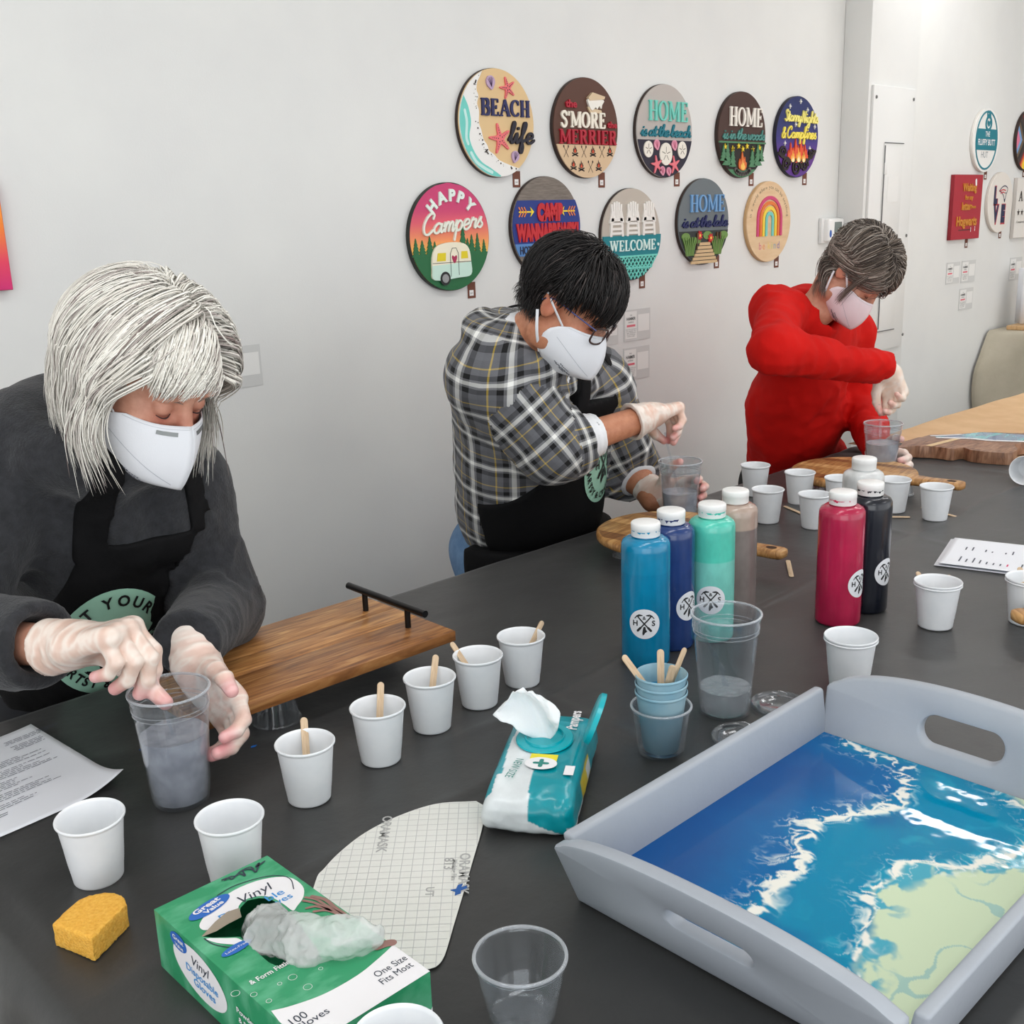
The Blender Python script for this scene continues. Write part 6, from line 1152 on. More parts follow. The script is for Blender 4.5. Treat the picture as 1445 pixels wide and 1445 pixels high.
def f_(b):
    def cl(p, q):
        pts = np.linspace(p, q, 30); pts = [x for x in pts if np.hypot(*x) < SR-.004 and x[1] < -.066]
        if len(pts) > 2: v, f = stroke([pts[0], pts[-1]], .0022, Z1+.001, Z2, 0); b.add(v, f)
    for k in range(-12, 13): cl((k*.019-.033, -.146), (k*.019+.033, -.066)); cl((k*.019+.033, -.146), (k*.019-.033, -.066))
    b.add(*prism(seg(SR-.0014, -.110, -.104), Z1+.001, Z2+.0006)); b.add(*prism(seg(SR-.0014, -.072, -.066), Z1+.001, Z2+.0006))
s.part('lattice', f_, col(110, 206, 192))
# home is at the lake
s = Sign('round slate sign reading HOME is at the lake with a wooden dock', 'HOME is at the lake sign', 3.256, .710, dk, col(104, 112, 116), tagxy=(.100, -.142))
s.part('home_lettering', lambda b: put_serif(b, 'HOME', .015, .034, .058, .206, Z1, Z2+.001, 0, 1.0), col(112, 158, 204))
s.part('script_lettering', lambda b: put_script(b, 'is at the lake', .004, -.016, .0170, .264, Z1, Z2, 0, .16, .2), col(24, 30, 84))
s.part('lower_panel', lambda b: b.add(*prism(seg(SR-.0013, -.147, -.030), Z1, Z1+.0012)), col(40, 44, 44))
s.part('dock', lambda b: [b.add(*prism([(-.03-k*.0095+.001, -.070-k*.0125), (.032+k*.0085-.001, -.070-k*.0125), (.033+k*.0085, -.080-k*.0125), (-.031-k*.0095, -.080-k*.0125)], Z1+.001, Z2)) for k in range(6)], col(206, 176, 134))
def f_(b):
    for cx_, cy_, r_ in ((-.108, -.048, .024), (.018, -.046, .026), (.115, -.048, .026), (-.04, -.062, .02)): b.add(*prism(circ(cx_, cy_, r_, r_*.55, 18), Z1+.001, Z1+.003))
    for x0 in (-.085, .078):
        for k in range(7): v, f = stroke(smooth_path([(x0+(k-3)*.006, -.112), (x0+(k-3)*.009, -.08), (x0+(k-3)*.014, -.052)], 4), .0024, Z1+.001, Z2, 2); b.add(v, f)
s.part('lily_pads_and_reeds', f_, col(108, 142, 72))
def f_(b):
    for x0 in (-.046, .088, .070):
        v, f = stroke([(x0, -.10), (x0+.004, -.045)], .0016, Z1+.001, Z2, 2); b.add(v, f); v, f = stroke([(x0+.003, -.058), (x0+.004, -.040)], .004, Z1+.001, Z2+.001, 3); b.add(v, f)
s.part('cattails', f_, col(88, 62, 42))
s.part('water_lily', lambda b: [b.add(*prism(star(x_, y_, .017, .2, .55, 8), Z1+.001, Z2+.001)) for x_, y_ in ((-.030, -.046), (.034, -.056))], col(206, 48, 52)); s.part('lily_center', lambda b: [b.add(*flat(circ(x_, y_, .005, n=12), Z2+.0014)) for x_, y_ in ((-.030, -.046), (.034, -.056))], col(246, 210, 80))
# rainbow
s = Sign('round natural wood sign with a rainbow and the words be kind', 'rainbow sign', 3.666, .700, col(196, 158, 112), M('pale_birch', (226, 196, 158), .55, var=(216, 182, 142), vs=9, vstretch=(1, 5, 1)), tagxy=(.082, -.150))
for k, c in enumerate(((204, 70, 118), (226, 120, 54), (240, 208, 70), (118, 200, 192))):
    r_ = .078-k*.019; P_ = [(-r_, -.052), (-r_, .010)]+[(r_*math.cos(q), .010+r_*math.sin(q)) for q in np.linspace(PI, 0, 18)[1:-1]]+[(r_, .010), (r_, -.052)]
    s.part('rainbow_band', lambda b: b.add(*stroke(P_, .0062, Z1, Z2-.001, 0)), col(*c))
s.part('ring_lettering', lambda b: arc_text(b, 'in a world where you can be anything', 0, 0, .120, PI/2, .0135, Z1+.0003, track=1.35), col(96, 80, 66))
for k, (ch, c, x_) in enumerate((('b', (210, 90, 130), -.056), ('e', (226, 130, 80), -.032), ('k', (230, 200, 90), .004), ('i', (170, 200, 110), .022), ('n', (110, 170, 190), .042), ('d', (120, 110, 170), .066))): s.part('be_kind_letter', lambda b: put_text(b, ch, x_, -.100, .028, Z1+.0003, bold=-.005), col(*c))
# ------------------------------------------------------------------ signs beyond the boxed wall
s = Sign('white round sign reading THE FLUFFY BUTT HUT with a teal band', 'FLUFFY BUTT sign', 5.525, 1.035, col(214, 210, 204), col(236, 234, 230), tagxy=(.055, -.158))
teal_ = col(10, 120, 136)
def f_(b):
    pts = circ(0, 0, .118, .132, 60); v, f = stroke(np.concatenate([pts, pts[:2]]), .004, Z1, Z1+.002, 0); b.add(v, f); y0, y1 = -.045, .052; ys = np.linspace(y0, y1, 14); hw = .120*np.sqrt(1-(ys/.134)**2); b.add(*prism(np.concatenate([np.c_[hw, ys], np.c_[-hw, ys][::-1]]), Z1, Z1+.002))
    pts = circ(0.01, .078, .030, .030, 30); v, f = stroke(np.concatenate([pts, pts[:2]]), .006, Z1, Z1+.0024, 0); b.add(v, f); b.add(*prism([(-.012, .106), (-.016, .130), (-.004, .118), (.012, .122), (.018, .132), (.028, .118), (.030, .104)], Z1, Z1+.0024)); b.add(*prism([(-.01, .125), (.0, .150*.92), (.012, .128), (.02, .138), (.026, .120)], Z1, Z1+.002))
s.part('teal_print', f_, teal_); s.part('white_lettering', lambda b: (put_text(b, 'THE', .005, .018, .024, Z1+.0023, width=.05, bold=.02), put_text(b, 'FLUFFY BUTT', 0, -.022, .028, Z1+.0023, width=.190, bold=.02)), m_bwhite)
s.part('grey_lettering', lambda b: put_text(b, 'HUT', -.01, -.080, .030, Z1+.0005, width=.075), col(120, 130, 134)); s.part('heart', lambda b: b.add(*flat(smooth_path([(.01, .062), (-.008, .080), (-.002, .092), (.01, .086), (.022, .092), (.028, .080)], 4, True), Z1+.0028)), teal_)
s = Sign('round sign of nested coloured diamonds cut by the right frame edge', 'coloured diamond sign', 6.024, 1.046, dk, col(60, 44, 40), tagxy=(.02, -.156))
def f_(b):
    r_ = SR-.003; cols = [0, 1, 2, 3, 4]
    for sgn in (1, -1):
        for k, m in enumerate((0, 1, 2, 3)):
            w0 = .105-k*.026; ap = .030+k*.022
            pts = []
            for q in np.linspace(-1, 1, 41):
                x_ = q*w0; lo_ = ap-.03+abs(x_)*1.35; hi_ = math.sqrt(max(r_**2-x_**2, 0)); 
                if hi_ > lo_: pts.append((x_, lo_, hi_))
            if len(pts) > 2: b.add(*flat(np.array([(p[0], sgn*p[1]) for p in pts]+[(p[0], sgn*p[2]) for p in pts[::-1]]), Z1+.0005+k*.0004), m)
        for k, m in enumerate((4, 5, 6, 7)):
            x_in = .030+k*.026
            pts = []
            for q in np.linspace(-1, 1, 41):
                y_ = q*.09; lo_ = x_in-.006+abs(y_)*.75; hi_ = math.sqrt(max(r_**2-y_**2, 0))
                if hi_ > lo_: pts.append((y_, lo_, hi_))
            if len(pts) > 2: b.add(*flat(np.array([(sgn*p[1], p[0]) for p in pts]+[(sgn*p[2], p[0]) for p in pts[::-1]]), Z1+.0005+k*.0004), m)
s.part('diamond_pattern', f_, [col(170, 36, 40), col(232, 124, 50), col(246, 208, 50), col(48, 130, 66), col(34, 28, 26), col(104, 84, 60), col(120, 160, 206), col(222, 120, 150)])
s = Sign('pale round sign reading LOVE with a team logo for the O', 'LOVE sign', 5.745, .743, col(200, 192, 184), col(226, 220, 212), tagxy=(.062, -.154))
navy = col(32, 36, 72)
def f_(b, d=0, m=0): put_text(b, 'L', -.062, .002, .072, Z1+d, width=.044, bold=.09, mat=m); put_text(b, 'V', -.048, -.090, .076, Z1+d, width=.060, bold=.07, mat=m); put_text(b, 'E', .038, -.090, .076, Z1+d, width=.046, bold=.09, mat=m)
s.part('letter_outline', lambda b: [put_text(b, c, x_+.004, y_-.004, h_, Z1+.0004, width=w_, bold=.12) for c, x_, y_, h_, w_ in (('L', -.062, .002, .076, .050), ('V', -.048, -.090, .080, .066), ('E', .038, -.090, .080, .052))], col(190, 60, 70)); s.part('letters', lambda b: f_(b, .001), navy)
def f_(b):
    for P_, m in (([(-.024, .056), (.010, .075), (.045, .080), (.075, .066), (.062, .040), (.050, .012), (.044, .004), (.034, .026), (.010, .046), (-.024, .056)], 0), ([(-.02, .054), (.02, .062), (.05, .058)], 1), ([(-.005, .044), (.02, .050), (.04, .046)], 1)):
        V, F = ribbon(smooth_path(P_, 4), .0026); b.add(np.c_[V, np.full(len(V), Z1+.0006+m*.0003)], F, m)
    b.add(*flat(circ(.052, .046, .005, n=10), Z1+.0008), 0); b.add(*flat([(.040, .016), (.056, .020), (.050, .0), (.044, .004)], Z1+.0007), 0)
s.part('team_logo', f_, [navy, col(196, 44, 56)])
def plaque(label, owner, x0, x1, z0, z1, face, fn, edge, tagx=None, name='wall_sign'):
    t = thing(name, label, 'sign', ((x0+x1)/2, WY-.0015, T+(z0+z1)/2), rot=(PI/2, 0, 0)); w, h = x1-x0, z1-z0
    MB().add(*box((0, 0, .009), (w, h, .018), .001)).build('board', edge, t); MB().add(*flat([(-w/2+.001, -h/2+.001), (w/2-.001, -h/2+.001), (w/2-.001, h/2-.001), (-w/2+.001, h/2-.001)], .0183)).build('face', face, t)
    for nm, f, m in fn: b = MB(); f(b); b.build(nm, m, t, smooth=False)
    if tagx is not None: price_tag(tagx, T+z0-.02, owner)
    return t
gold = col(200, 132, 44)
plaque('red rectangular sign with gold lettering about waiting for a letter', 'red rectangular sign', 5.205, 5.515, .577, .876, col(168, 32, 48), [('gold_lettering', lambda b: (put_text(b, 'Waiting', .01, .075, .036, .019, .022, width=.15, bold=.03), put_text(b, 'for my', .01, .035, .022, .019, .022, width=.085, bold=.02), put_text(b, 'letter', -.012, -.012, .036, .019, .022, width=.10, bold=.03), put_text(b, 'from', .064, -.006, .016, .019, .022, width=.05, bold=.02), put_text(b, 'Hogwarts', .0, -.085, .044, .019, .022, width=.22, bold=.03)), gold),
 ('dark_line', lambda b: b.add(*flat([(-.08, -.108), (.06, -.108), (.06, -.104), (-.08, -.104)], .0187)), dk), ('white_flecks', lambda b: (b.add(*flat(smooth_path([(.07, .125), (.085, .13), (.09, .10), (.085, .088), (.075, .10)], 3, True), .0188)), [b.add(*flat(circ(.07+.03*math.cos(k*2.1), -.105+.012*math.sin(k*3.3), .004, n=7), .0188)) for k in range(7)]), m_bwhite)], col(140, 26, 40), 5.42)
plaque('pale rectangular sign with black stars cut by the right frame edge', 'pale star sign', 5.93, 6.24, .562, .862, col(226, 222, 216), [('black_lettering', lambda b: (put_serif(b, 'A', -.10, .035, .05, .05, .019, .0205), put_text(b, 'Anniversary', .02, .04, .03, .019, width=.16), [b.add(*flat(star(-.115+k*.045, -.022, .020), .019)) for k in range(6)], put_text(b, 'Completed by the family since', .0, -.075, .012, .019, width=.26)), dk)], col(196, 190, 184))
# orange and pink panel at the left edge of the view
t = thing('wall_panel', 'orange to pink painted panel at the left frame edge', 'sign', (.715, WY-.0015, T+.74), rot=(PI/2, 0, 0)); MB().add(*box((0, 0, .011), (.29, .215, .022), .001)).build('board', col(176, 44, 84), t)
b = MB(); rows = 24; ys = np.linspace(-.106, .106, rows); cs = np.stack([np.interp(ys, [-.106, -.05, .02, .106], [lin(c)[k] for c in ((206, 34, 110), (228, 60, 90), (244, 130, 40), (252, 170, 50))]) for k in range(3)], 1); b.add(np.concatenate([np.c_[np.full(rows, -.144), ys, np.full(rows, .0224)], np.c_[np.full(rows, .144), ys, np.full(rows, .0224)]]), [(i, rows+i, rows+i+1, i+1) for i in range(rows-1)], 0, np.concatenate([cs, cs])); b.build('painted_face', m_vcol, t)
# ------------------------------------------------------------------ small notices taped to the wall
m_note = M('notice_paper', (222, 221, 217), .6); m_noteg = M('notice_grey', (206, 206, 204), .6); m_notei = M('notice_ink', (98, 98, 98), .6); m_notep = M('notice_pink', (222, 104, 118), .6); m_pane = M('notice_white', (232, 231, 228), .6)
def notice(label, x0, x1, z0, z1):
    w, h = x1-x0, z1-z0; t = thing('wall_notice', label, 'notice', ((x0+x1)/2, WY-.0008, T+(z0+z1)/2), rot=(PI/2, R(0), 0), group='small printed notices on the wall')
    MB().add(*box((0, 0, .0005), (w, h, .0009))).build('sheet', m_noteg, t); b = MB(); b.add(*flat([(-w*.46, -h*.42), (-w*.02, -h*.42), (-w*.02, h*.44), (-w*.46, h*.44)], .0012)); b.add(*flat([(w*.03, -h*.22), (w*.46, -h*.22), (w*.46, h*.32), (w*.03, h*.32)], .0012)); b.build('white_panel', m_pane, t)
    b = MB(); put_text(b, 'THE', -w*.24, h*.30, h*.045, .0016); put_text(b, 'HAMMER', -w*.24, h*.17, h*.095, .0016, width=w*.34, bold=.03); put_text(b, 'online', -w*.24, h*.08, h*.06, .0016, width=w*.2)
    for k in range(5): put_text(b, ('Scan the code here', 'to register for', 'open studio and', 'the workshops', 'online today')[k], -w*.24, -h*(.14+.055*k), h*.036, .0016, width=w*(.40-.03*k))
    b.build('lettering', m_notei, t); MB().add(*flat([(-w*.40, -h*.045), (-w*.08, -h*.045), (-w*.08, h*.02), (-w*.40, h*.02)], .0015)).build('pink_bar', m_notep, t)
notice('small notice right of the masked woman in plaid, upper one', 2.836, 2.975, .329, .434); notice('small notice below the upper one right of the woman in plaid', 2.832, 2.971, .197, .307)
notice('small notice mostly behind the plaid woman\'s forehead', 2.672, 2.806, .327, .432); notice('small notice peeking out behind the grey-haired woman\'s grey hair', 1.30, 1.441, .360, .462)
notice('small notice upper left of three right of the boxed wall', 5.225, 5.371, .368, .471); notice('small notice upper right of three right of the boxed wall', 5.389, 5.545, .366, .472); notice('lowest of the three small notices right of the boxed wall', 5.385, 5.540, .232, .338); notice('small notice above the paper roll at the right frame edge', 5.965, 6.12, .34, .46); notice('small notice half hidden behind the red sweater shoulder', 3.60, 3.74, .33, .44)
# ------------------------------------------------------------------ people
nz = lambda v: np.asarray(v, float)/(np.linalg.norm(v)+1e-12)
J = aty
def stream(vec, n=1): return np.random.default_rng(n)
def skin(name, c, blush): return M(name, c, .48, attr='Col', sss=.0, bump=.12, bs=260, var=(236, 226, 222), vs=60)
class Head:
    """head frame: r to the person's right, f forward, u up; origin between the ears"""
    def __init__(s, c, fwd, roll=0., k=1.):
        s.c = np.asarray(c, float); s.k = k; r, f, u = axes(fwd, (0, 0, 1)); s.r = math.cos(roll)*r+math.sin(roll)*u; s.u = -math.sin(roll)*r+math.cos(roll)*u; s.f = f; s.R = np.stack([s.r, s.f, s.u])
    def p(s, r, f, u): return s.c+s.k*(r*s.r+f*s.f+u*s.u)
    def loc(s, P): return (np.asarray(P)-s.c) @ s.R.T/s.k
def head_sdf(S, H, lids=1.):
    k = H.k; q = lambda *a: tuple(x*k for x in a); R_ = H.R
    S.ell(H.p(0, -.014, .040), q(.074, .096, .082), R_, .02*k)
    S.ell(H.p(0, .024, -.040), q(.058, .064, .076), R_, .035*k); S.ell(H.p(0, .060, -.098), q(.024, .022, .020), R_, .03*k)
    for s_ in (1, -1):
        S.ell(H.p(s_*.036, .055, -.030), q(.025, .020, .023), R_, .03*k); S.ell(H.p(s_*.060, .004, -.070), q(.014, .034, .030), R_, .03*k)
        S.ell(H.p(s_*.030, .078, .028), q(.026, .014, .009), R_, .016*k)
        S.cut(lambda P, s_=s_: s_ell(P, H.p(s_*.031, .097, .008), q(.021, .016, .013), R_), .014*k)
        S.ell(H.p(s_*.031, .0735, .007), q(.0150, .0135, .0128), R_, .004*k)
        S.ell(H.p(s_*.079, -.012, -.002), q(.007, .019, .031), R_, .008*k); S.ell(H.p(s_*.082, -.014, .010), q(.007, .020, .018), R_, .006*k)
        S.cut(lambda P, s_=s_: s_ell(P, H.p(s_*.089, -.006, .002), q(.006, .010, .018), R_), .005*k)
    S.cone(H.p(0, .086, .012), H.p(0, .108, -.034), .008*k, .013*k, .012*k)
    for s_ in (1, -1): S.ell(H.p(s_*.013, .098, -.037), q(.009, .011, .008), R_, .008*k)
def arm(S, a, b, c, r0, r1, r2, k=.03): S.cone(a, b, r0, r1, k); S.cone(b, c, r1*.98, r2, k)
class Hand:
    LEN = [(.042, .025, .021), (.046, .029, .022), (.042, .027, .021), (.034, .020, .018)]
    def __init__(s, w, d, n, side, curls, spread=.10, thumb=None, k=1., thumb_tip=None):
        """w wrist, d towards the knuckles, n out of the palm, side +1 when the thumb lies along d x n"""
        s.w = np.asarray(w, float); d = nz(d); n = np.asarray(n, float); n = nz(n-d*(n@d)); l = np.cross(d, n)*side; s.d, s.n, s.l, s.k = d, n, l, k; s.f = []
        for i in range(4):
            off = (.029-.0195*i); m = s.w+k*(d*(.088-.006*abs(i-1.2))+l*off+n*-.002); pts = [m]; dr = nz(d+l*(.5-i/3.)*spread*2); a = 0.
            for L, c in zip(s.LEN[i], curls[i]):
                a += R(c); v = dr*math.cos(a)+n*math.sin(a); pts.append(pts[-1]+k*L*v)
            s.f.append(np.array(pts))
        t0 = s.w+k*(d*.022+l*.026+n*.008)
        if thumb_tip is not None:
            tip = np.asarray(thumb_tip, float); mid = (t0+tip)/2; out = nz(l*.9+d*.2-n*.1); g = np.linalg.norm(tip-t0); bend = math.sqrt(max(.0002, (.100*k/2)**2-(g/2)**2))*.75 if g < .1*k else .004; p1 = t0+(tip-t0)*.42+out*bend; p2 = t0+(tip-t0)*.74+out*bend*.75; s.t = np.array([t0, p1, p2, tip])
        else:
            tv = nz(thumb[0]*d+thumb[1]*l+thumb[2]*n); tv2 = nz(thumb[3]*d+thumb[4]*l+thumb[5]*n); s.t = np.array([t0, t0+k*.044*tv, t0+k*(.044*tv+.032*nz(tv+tv2)), t0+k*(.044*tv+.032*nz(tv+tv2)+.026*tv2)])
    def sdf(s, S, g=0., kk=.010):
        k = s.k; w, d, l, n = s.w, s.d, s.l, s.n
        Rm = np.stack([l, d, n]); S.box(w+k*(d*.050), (k*.040+g, k*.046+g, k*.0135+g), .0125*k+g, Rm, kk)
        S.cone(w+k*(d*.02+l*.024+n*.006), s.t[1], .017*k+g, .0118*k+g, .012)
        for f, r in zip(s.f, (.0090, .0094, .0088, .0078)):
            S.cone(w+k*d*.04+(f[0]-w-k*d*.088)*.6, f[0], .011*k+g, (r+.0016)*k+g, .008)
            for i in range(3): S.cone(f[i], f[i+1], (r+.0012-.0008*i)*k+g, (r+.0004-.0009*i)*k+g, .0035)
        S.chain(s.t[1:], [.0118*k+g, .0105*k+g, .0085*k+g], .005)
    def tips(s): return [f[-1] for f in s.f]+[s.t[-1]]
    def box(s, pad=.03):
        P = np.concatenate([np.concatenate(s.f), s.t, [s.w-s.d*.07]]); return P.min(0)-pad, P.max(0)+pad
m_glove = M('vinyl_glove_on_hand', attr='Col', rough=.30, coat=.18, bump=.35, bs=120, sss=0.)
def glove(H, root, label, tint, tipcol, fore, cuff=.055, seed=1, flare=.040):
    """thin vinyl glove following the hand, with a loose cuff over the wrist"""
    S = SDF(); H.sdf(S, .0012); a = H.w-nz(fore)*cuff; S.cone(H.w+H.d*.012, H.w-nz(fore)*.012, .030, .0315, .022); S.cone(H.w-nz(fore)*.012, a, .0315, flare, .012)
    S.cut(lambda P: s_cone(P, H.w-nz(fore)*(cuff-.018), a-nz(fore)*.03, flare*.72, flare*1.02), .002); S.cut(lambda P: (P-a)@nz(-fore)*-1, .001)
    ax = nz(fore); tp = np.array(H.tips())
    def post(P, d):
        w = np.clip(1-np.min([np.linalg.norm(P-t, axis=1) for t in tp], axis=0)/.05, 0, 1); t = (P-H.w)@ax; q = np.stack([t*2.2, P[:, 1]*1., P[:, 2]*1.], 1); r = 1-np.abs(vnoise(q, 30, seed, 3)-.5)*4
        return d-.0020*np.clip(r, 0, 1)*(1-w)*(.35+.65*np.clip(1-t/.07, 0, 1))
    S.post = post; lo, hi = H.box(.045)
    lo = np.minimum(lo, a-.05); hi = np.maximum(hi, a+.05)
    def colr(V):
        c = np.tile(np.array(lin(tint)), (len(V), 1)); t = (V-H.w)@ax; q = np.stack([t*2.2, V[:, 1], V[:, 2]], 1); r = np.clip((1-np.abs(vnoise(q, 30, seed, 3)-.5)*4)*1.1, 0, 1)**2; c = c+(np.array(lin((238, 228, 218)))-c)*(r*.75)[:, None]  # wrinkle ridges painted paler as highlights on the vinyl
        cu = np.clip((-t-.02)/.03, 0, 1); c = c+(np.array(lin((226, 220, 212)))-c)*(cu*.7)[:, None]
        for p in tp: w = np.clip(1-np.linalg.norm(V-p, axis=1)/.026, 0, 1)**1.2; c = c+(np.array(lin(tipcol))-c)*(w*.8)[:, None]
        return c
    o = sdf_obj('glove', S, lo-root, hi-root, .0019, m_glove, None, it=1, col=lambda V: colr(V+root)) if False else None
    V, F = sdf_mesh(S, axis_grid(lo[0], hi[0], .0019), axis_grid(lo[1], hi[1], .0019), axis_grid(lo[2], hi[2], .0019)); V = relax(V, F, 1)
    return tag(mesh_obj('glove', V-root, F, m_glove, None, col=colr(V), angle=180), label)
def build_sdf(name, S, lo, hi, h, mat, root, parent, fine=(), col=None, it=1, keep=None):
    """fine: list of (point, radius, step) regions meshed finer"""
    fx = [[(p[a]-r, p[a]+r, s) for p, r, s in fine] for a in range(3)]
    V, F = sdf_mesh(S, axis_grid(lo[0], hi[0], h, fx[0]), axis_grid(lo[1], hi[1], h, fx[1]), axis_grid(lo[2], hi[2], h, fx[2]))
    if it: V = relax(V, F, it)
    return mesh_obj(name, V-root, F, mat, parent, col=col(V) if col else None, angle=180), V, F
def raycast(S, O, D, tmax=.6):
    t = np.zeros(len(O))
    for _ in range(70): d = S(O+D*t[:, None]); t = t+np.clip(d*.7, -.01, .03)
    return O+D*t[:, None], t < tmax
# ---- hair: strands released on the scalp and draped over the skull by a small simulation
def hair(H, roots, lens, cols, wid, root, parent, comb, env=(.083, .106, .095), envc=(0, -.014, .038), steps=18, grav=.5, stiff=.6, pull=.5, lift=None, mat=None, seed=1, cap=None, curl=.01, wave=.25, extra=None, fall=(.05, -.02), name='hair', up0=.12, inward=.0):
    """comb(local points) gives the growing direction on the scalp; below the fall heights the strands hang"""
    rng = np.random.default_rng(seed); n = len(roots); k = H.k; R_ = H.R; g = R_ @ np.array([0, 0, -1.]); e = np.array(env); c = np.array(envc)
    P = H.loc(roots); P0 = P.copy(); nr = (P-c)/e; nr /= np.linalg.norm(nr, axis=1)[:, None]; un = lambda v: v/(np.linalg.norm(v, axis=1)[:, None]+1e-9)
    D = un(comb(P)); D = un(D-nr*np.sum(D*nr, 1)[:, None]+nr*up0); path = [P.copy()]; st = lens/k/steps
    wv = np.stack([vnoise(P0*np.array([1, 1, 1.]), 38, seed+q, 2)-.5 for q in (1, 2, 3)], 1)*wave; jit = rng.normal(0, curl, (n, 3))
    for i in range(steps):
        w = np.clip((fall[0]-P[:, 2])/(fall[0]-fall[1]), 0, 1)[:, None]; cd_ = un(comb(P))
        D = un(D*stiff+(cd_+wv)*pull*(1-w)+(g+np.array([0, 0, 0])-np.c_[P[:, 0]*inward*20*np.clip(-P[:, 2]/.06, 0, 1), np.zeros(n), np.zeros(n)]+wv*.5)*grav*w+jit); P = P+D*st[:, None]
        for (cc, ee) in [(c, e)]+(extra or []):
            q = P-cc; es = np.asarray(ee)[None]*lift[:, None]; m = np.linalg.norm(q/es, axis=1); P = np.where((m < 1)[:, None], cc+q/np.maximum(m, .05)[:, None], P)
            if cc is c: m2 = m > 1.06; hug = (w[:, 0] < .5) & m2; P = np.where(hug[:, None], cc+q/np.maximum(m, .05)[:, None]*1.05, P)
        D = un(P-path[-1]); path.append(P.copy())
    A = np.array(path).transpose(1, 0, 2); m_ = steps+1; ns = 3; T_ = np.gradient(A, axis=1); T_ /= np.linalg.norm(T_, axis=2)[..., None]+1e-9
    out = A-c; out /= np.linalg.norm(out, axis=2)[..., None]+1e-9; sd = np.cross(T_, out); sd /= np.linalg.norm(sd, axis=2)[..., None]+1e-9; nn = np.cross(sd, T_)
    prof = np.minimum(1, np.linspace(1.15, .0, m_)**.5+.06)[None, :, None]*wid[:, None, None]
    V = np.stack([A+sd*prof, A+nn*prof*.5, A-sd*prof], 2).reshape(-1, 3)      # strand, step, corner
    base = np.arange(n)[:, None, None]*(m_*ns)+np.arange(m_-1)[None, :, None]*ns+np.arange(ns)[None, None]; nxt = np.arange(n)[:, None, None]*(m_*ns)+np.arange(m_-1)[None, :, None]*ns+((np.arange(ns)+1) % ns)[None, None]
    F = np.stack([base, nxt, nxt+ns, base+ns], -1).reshape(-1, 4); C = np.repeat(cols, m_*ns, 0); V = H.c+H.k*(V @ R_)
    if cap is not None:
        cv, cf, cc = cap; F = np.concatenate([F, cf+len(V)]); V = np.concatenate([V, cv]); C = np.concatenate([C, cc])
    return mesh_obj(name, V-root, F, mat, parent, col=C, angle=180)
def scalp_points(H, n, seed, ok, env=(.080, .103, .090), envc=(0, -.014, .040)):
    rng = np.random.default_rng(seed); q = rng.normal(0, 1, (n*4, 3)); q /= np.linalg.norm(q, axis=1)[:, None]; loc = q*np.array(env)+np.array(envc); m = ok(loc); q, loc = q[m][:n], loc[m][:n]
    nr = (q/np.array(env)); nr /= np.linalg.norm(nr, axis=1)[:, None]; return loc, H.c+H.k*(loc @ H.R), nr @ H.R
def hair_cap(H, root, ok, colr, env=(.0795, .1025, .0895), envc=(0, -.014, .040), n=90, m=60):
    th = np.linspace(0, PI, m); ph = np.linspace(0, 2*PI, n, endpoint=False); TH, PH_ = np.meshgrid(th, ph, indexing='ij'); q = np.stack([np.sin(TH)*np.cos(PH_), np.sin(TH)*np.sin(PH_), np.cos(TH)], -1).reshape(-1, 3); loc = q*np.array(env)+np.array(envc); keep = ok(loc)
    ii = np.arange(m*n).reshape(m, n); F = np.stack([ii[:-1], np.roll(ii, -1, 1)[:-1], np.roll(ii, -1, 1)[1:], ii[1:]], -1).reshape(-1, 4)[:, ::-1]; F = F[keep[F].all(1)]
    return H.c+H.k*(loc @ H.R), F, np.tile(np.array(lin(colr)), (len(loc), 1))
def lashes(H, parent, root, brow, lashc, gaze=0., k=1.):
    """dark lash line under the lowered lid, brow hair"""
    for s_ in (1, -1):
        b = MB(); t = np.linspace(-1, 1, 11); pts = [H.p(s_*(.031+.0135*q), .0868-.0062*q*q-.0012, -.0012-.0035*(1-q*q)+.0006*s_*0) for q in t]; v, f = tube(np.array(pts), .0011*H.k*(1.1-.5*np.abs(t)), 6); b.add(v-root, f); b.build('eyelashes', M('lash_%d_%d_%d' % lashc, lashc, .6), parent)
        b = MB(); pts = [H.p(s_*(.032+.017*q), .0885-.007*max(0, q)**2-.003*q, .0265-.003*q*q+.002*q) for q in t]; v, f = tube(np.array(pts), .0022*H.k*(1.1-.7*np.abs(t)), 6, flat_=.6); b.add(v-root, f); b.build('eyebrow', M('brow_%d_%d_%d' % brow, brow, .8), parent)
m_mask = M('mask_white', (236, 238, 243), .7, bump=.15, bs=400); m_maskpr = M('mask_print', (96, 100, 112), .7); m_wire = M('mask_wire', (146, 150, 150), .5); m_loop = M('mask_loop', (232, 234, 238), .7)
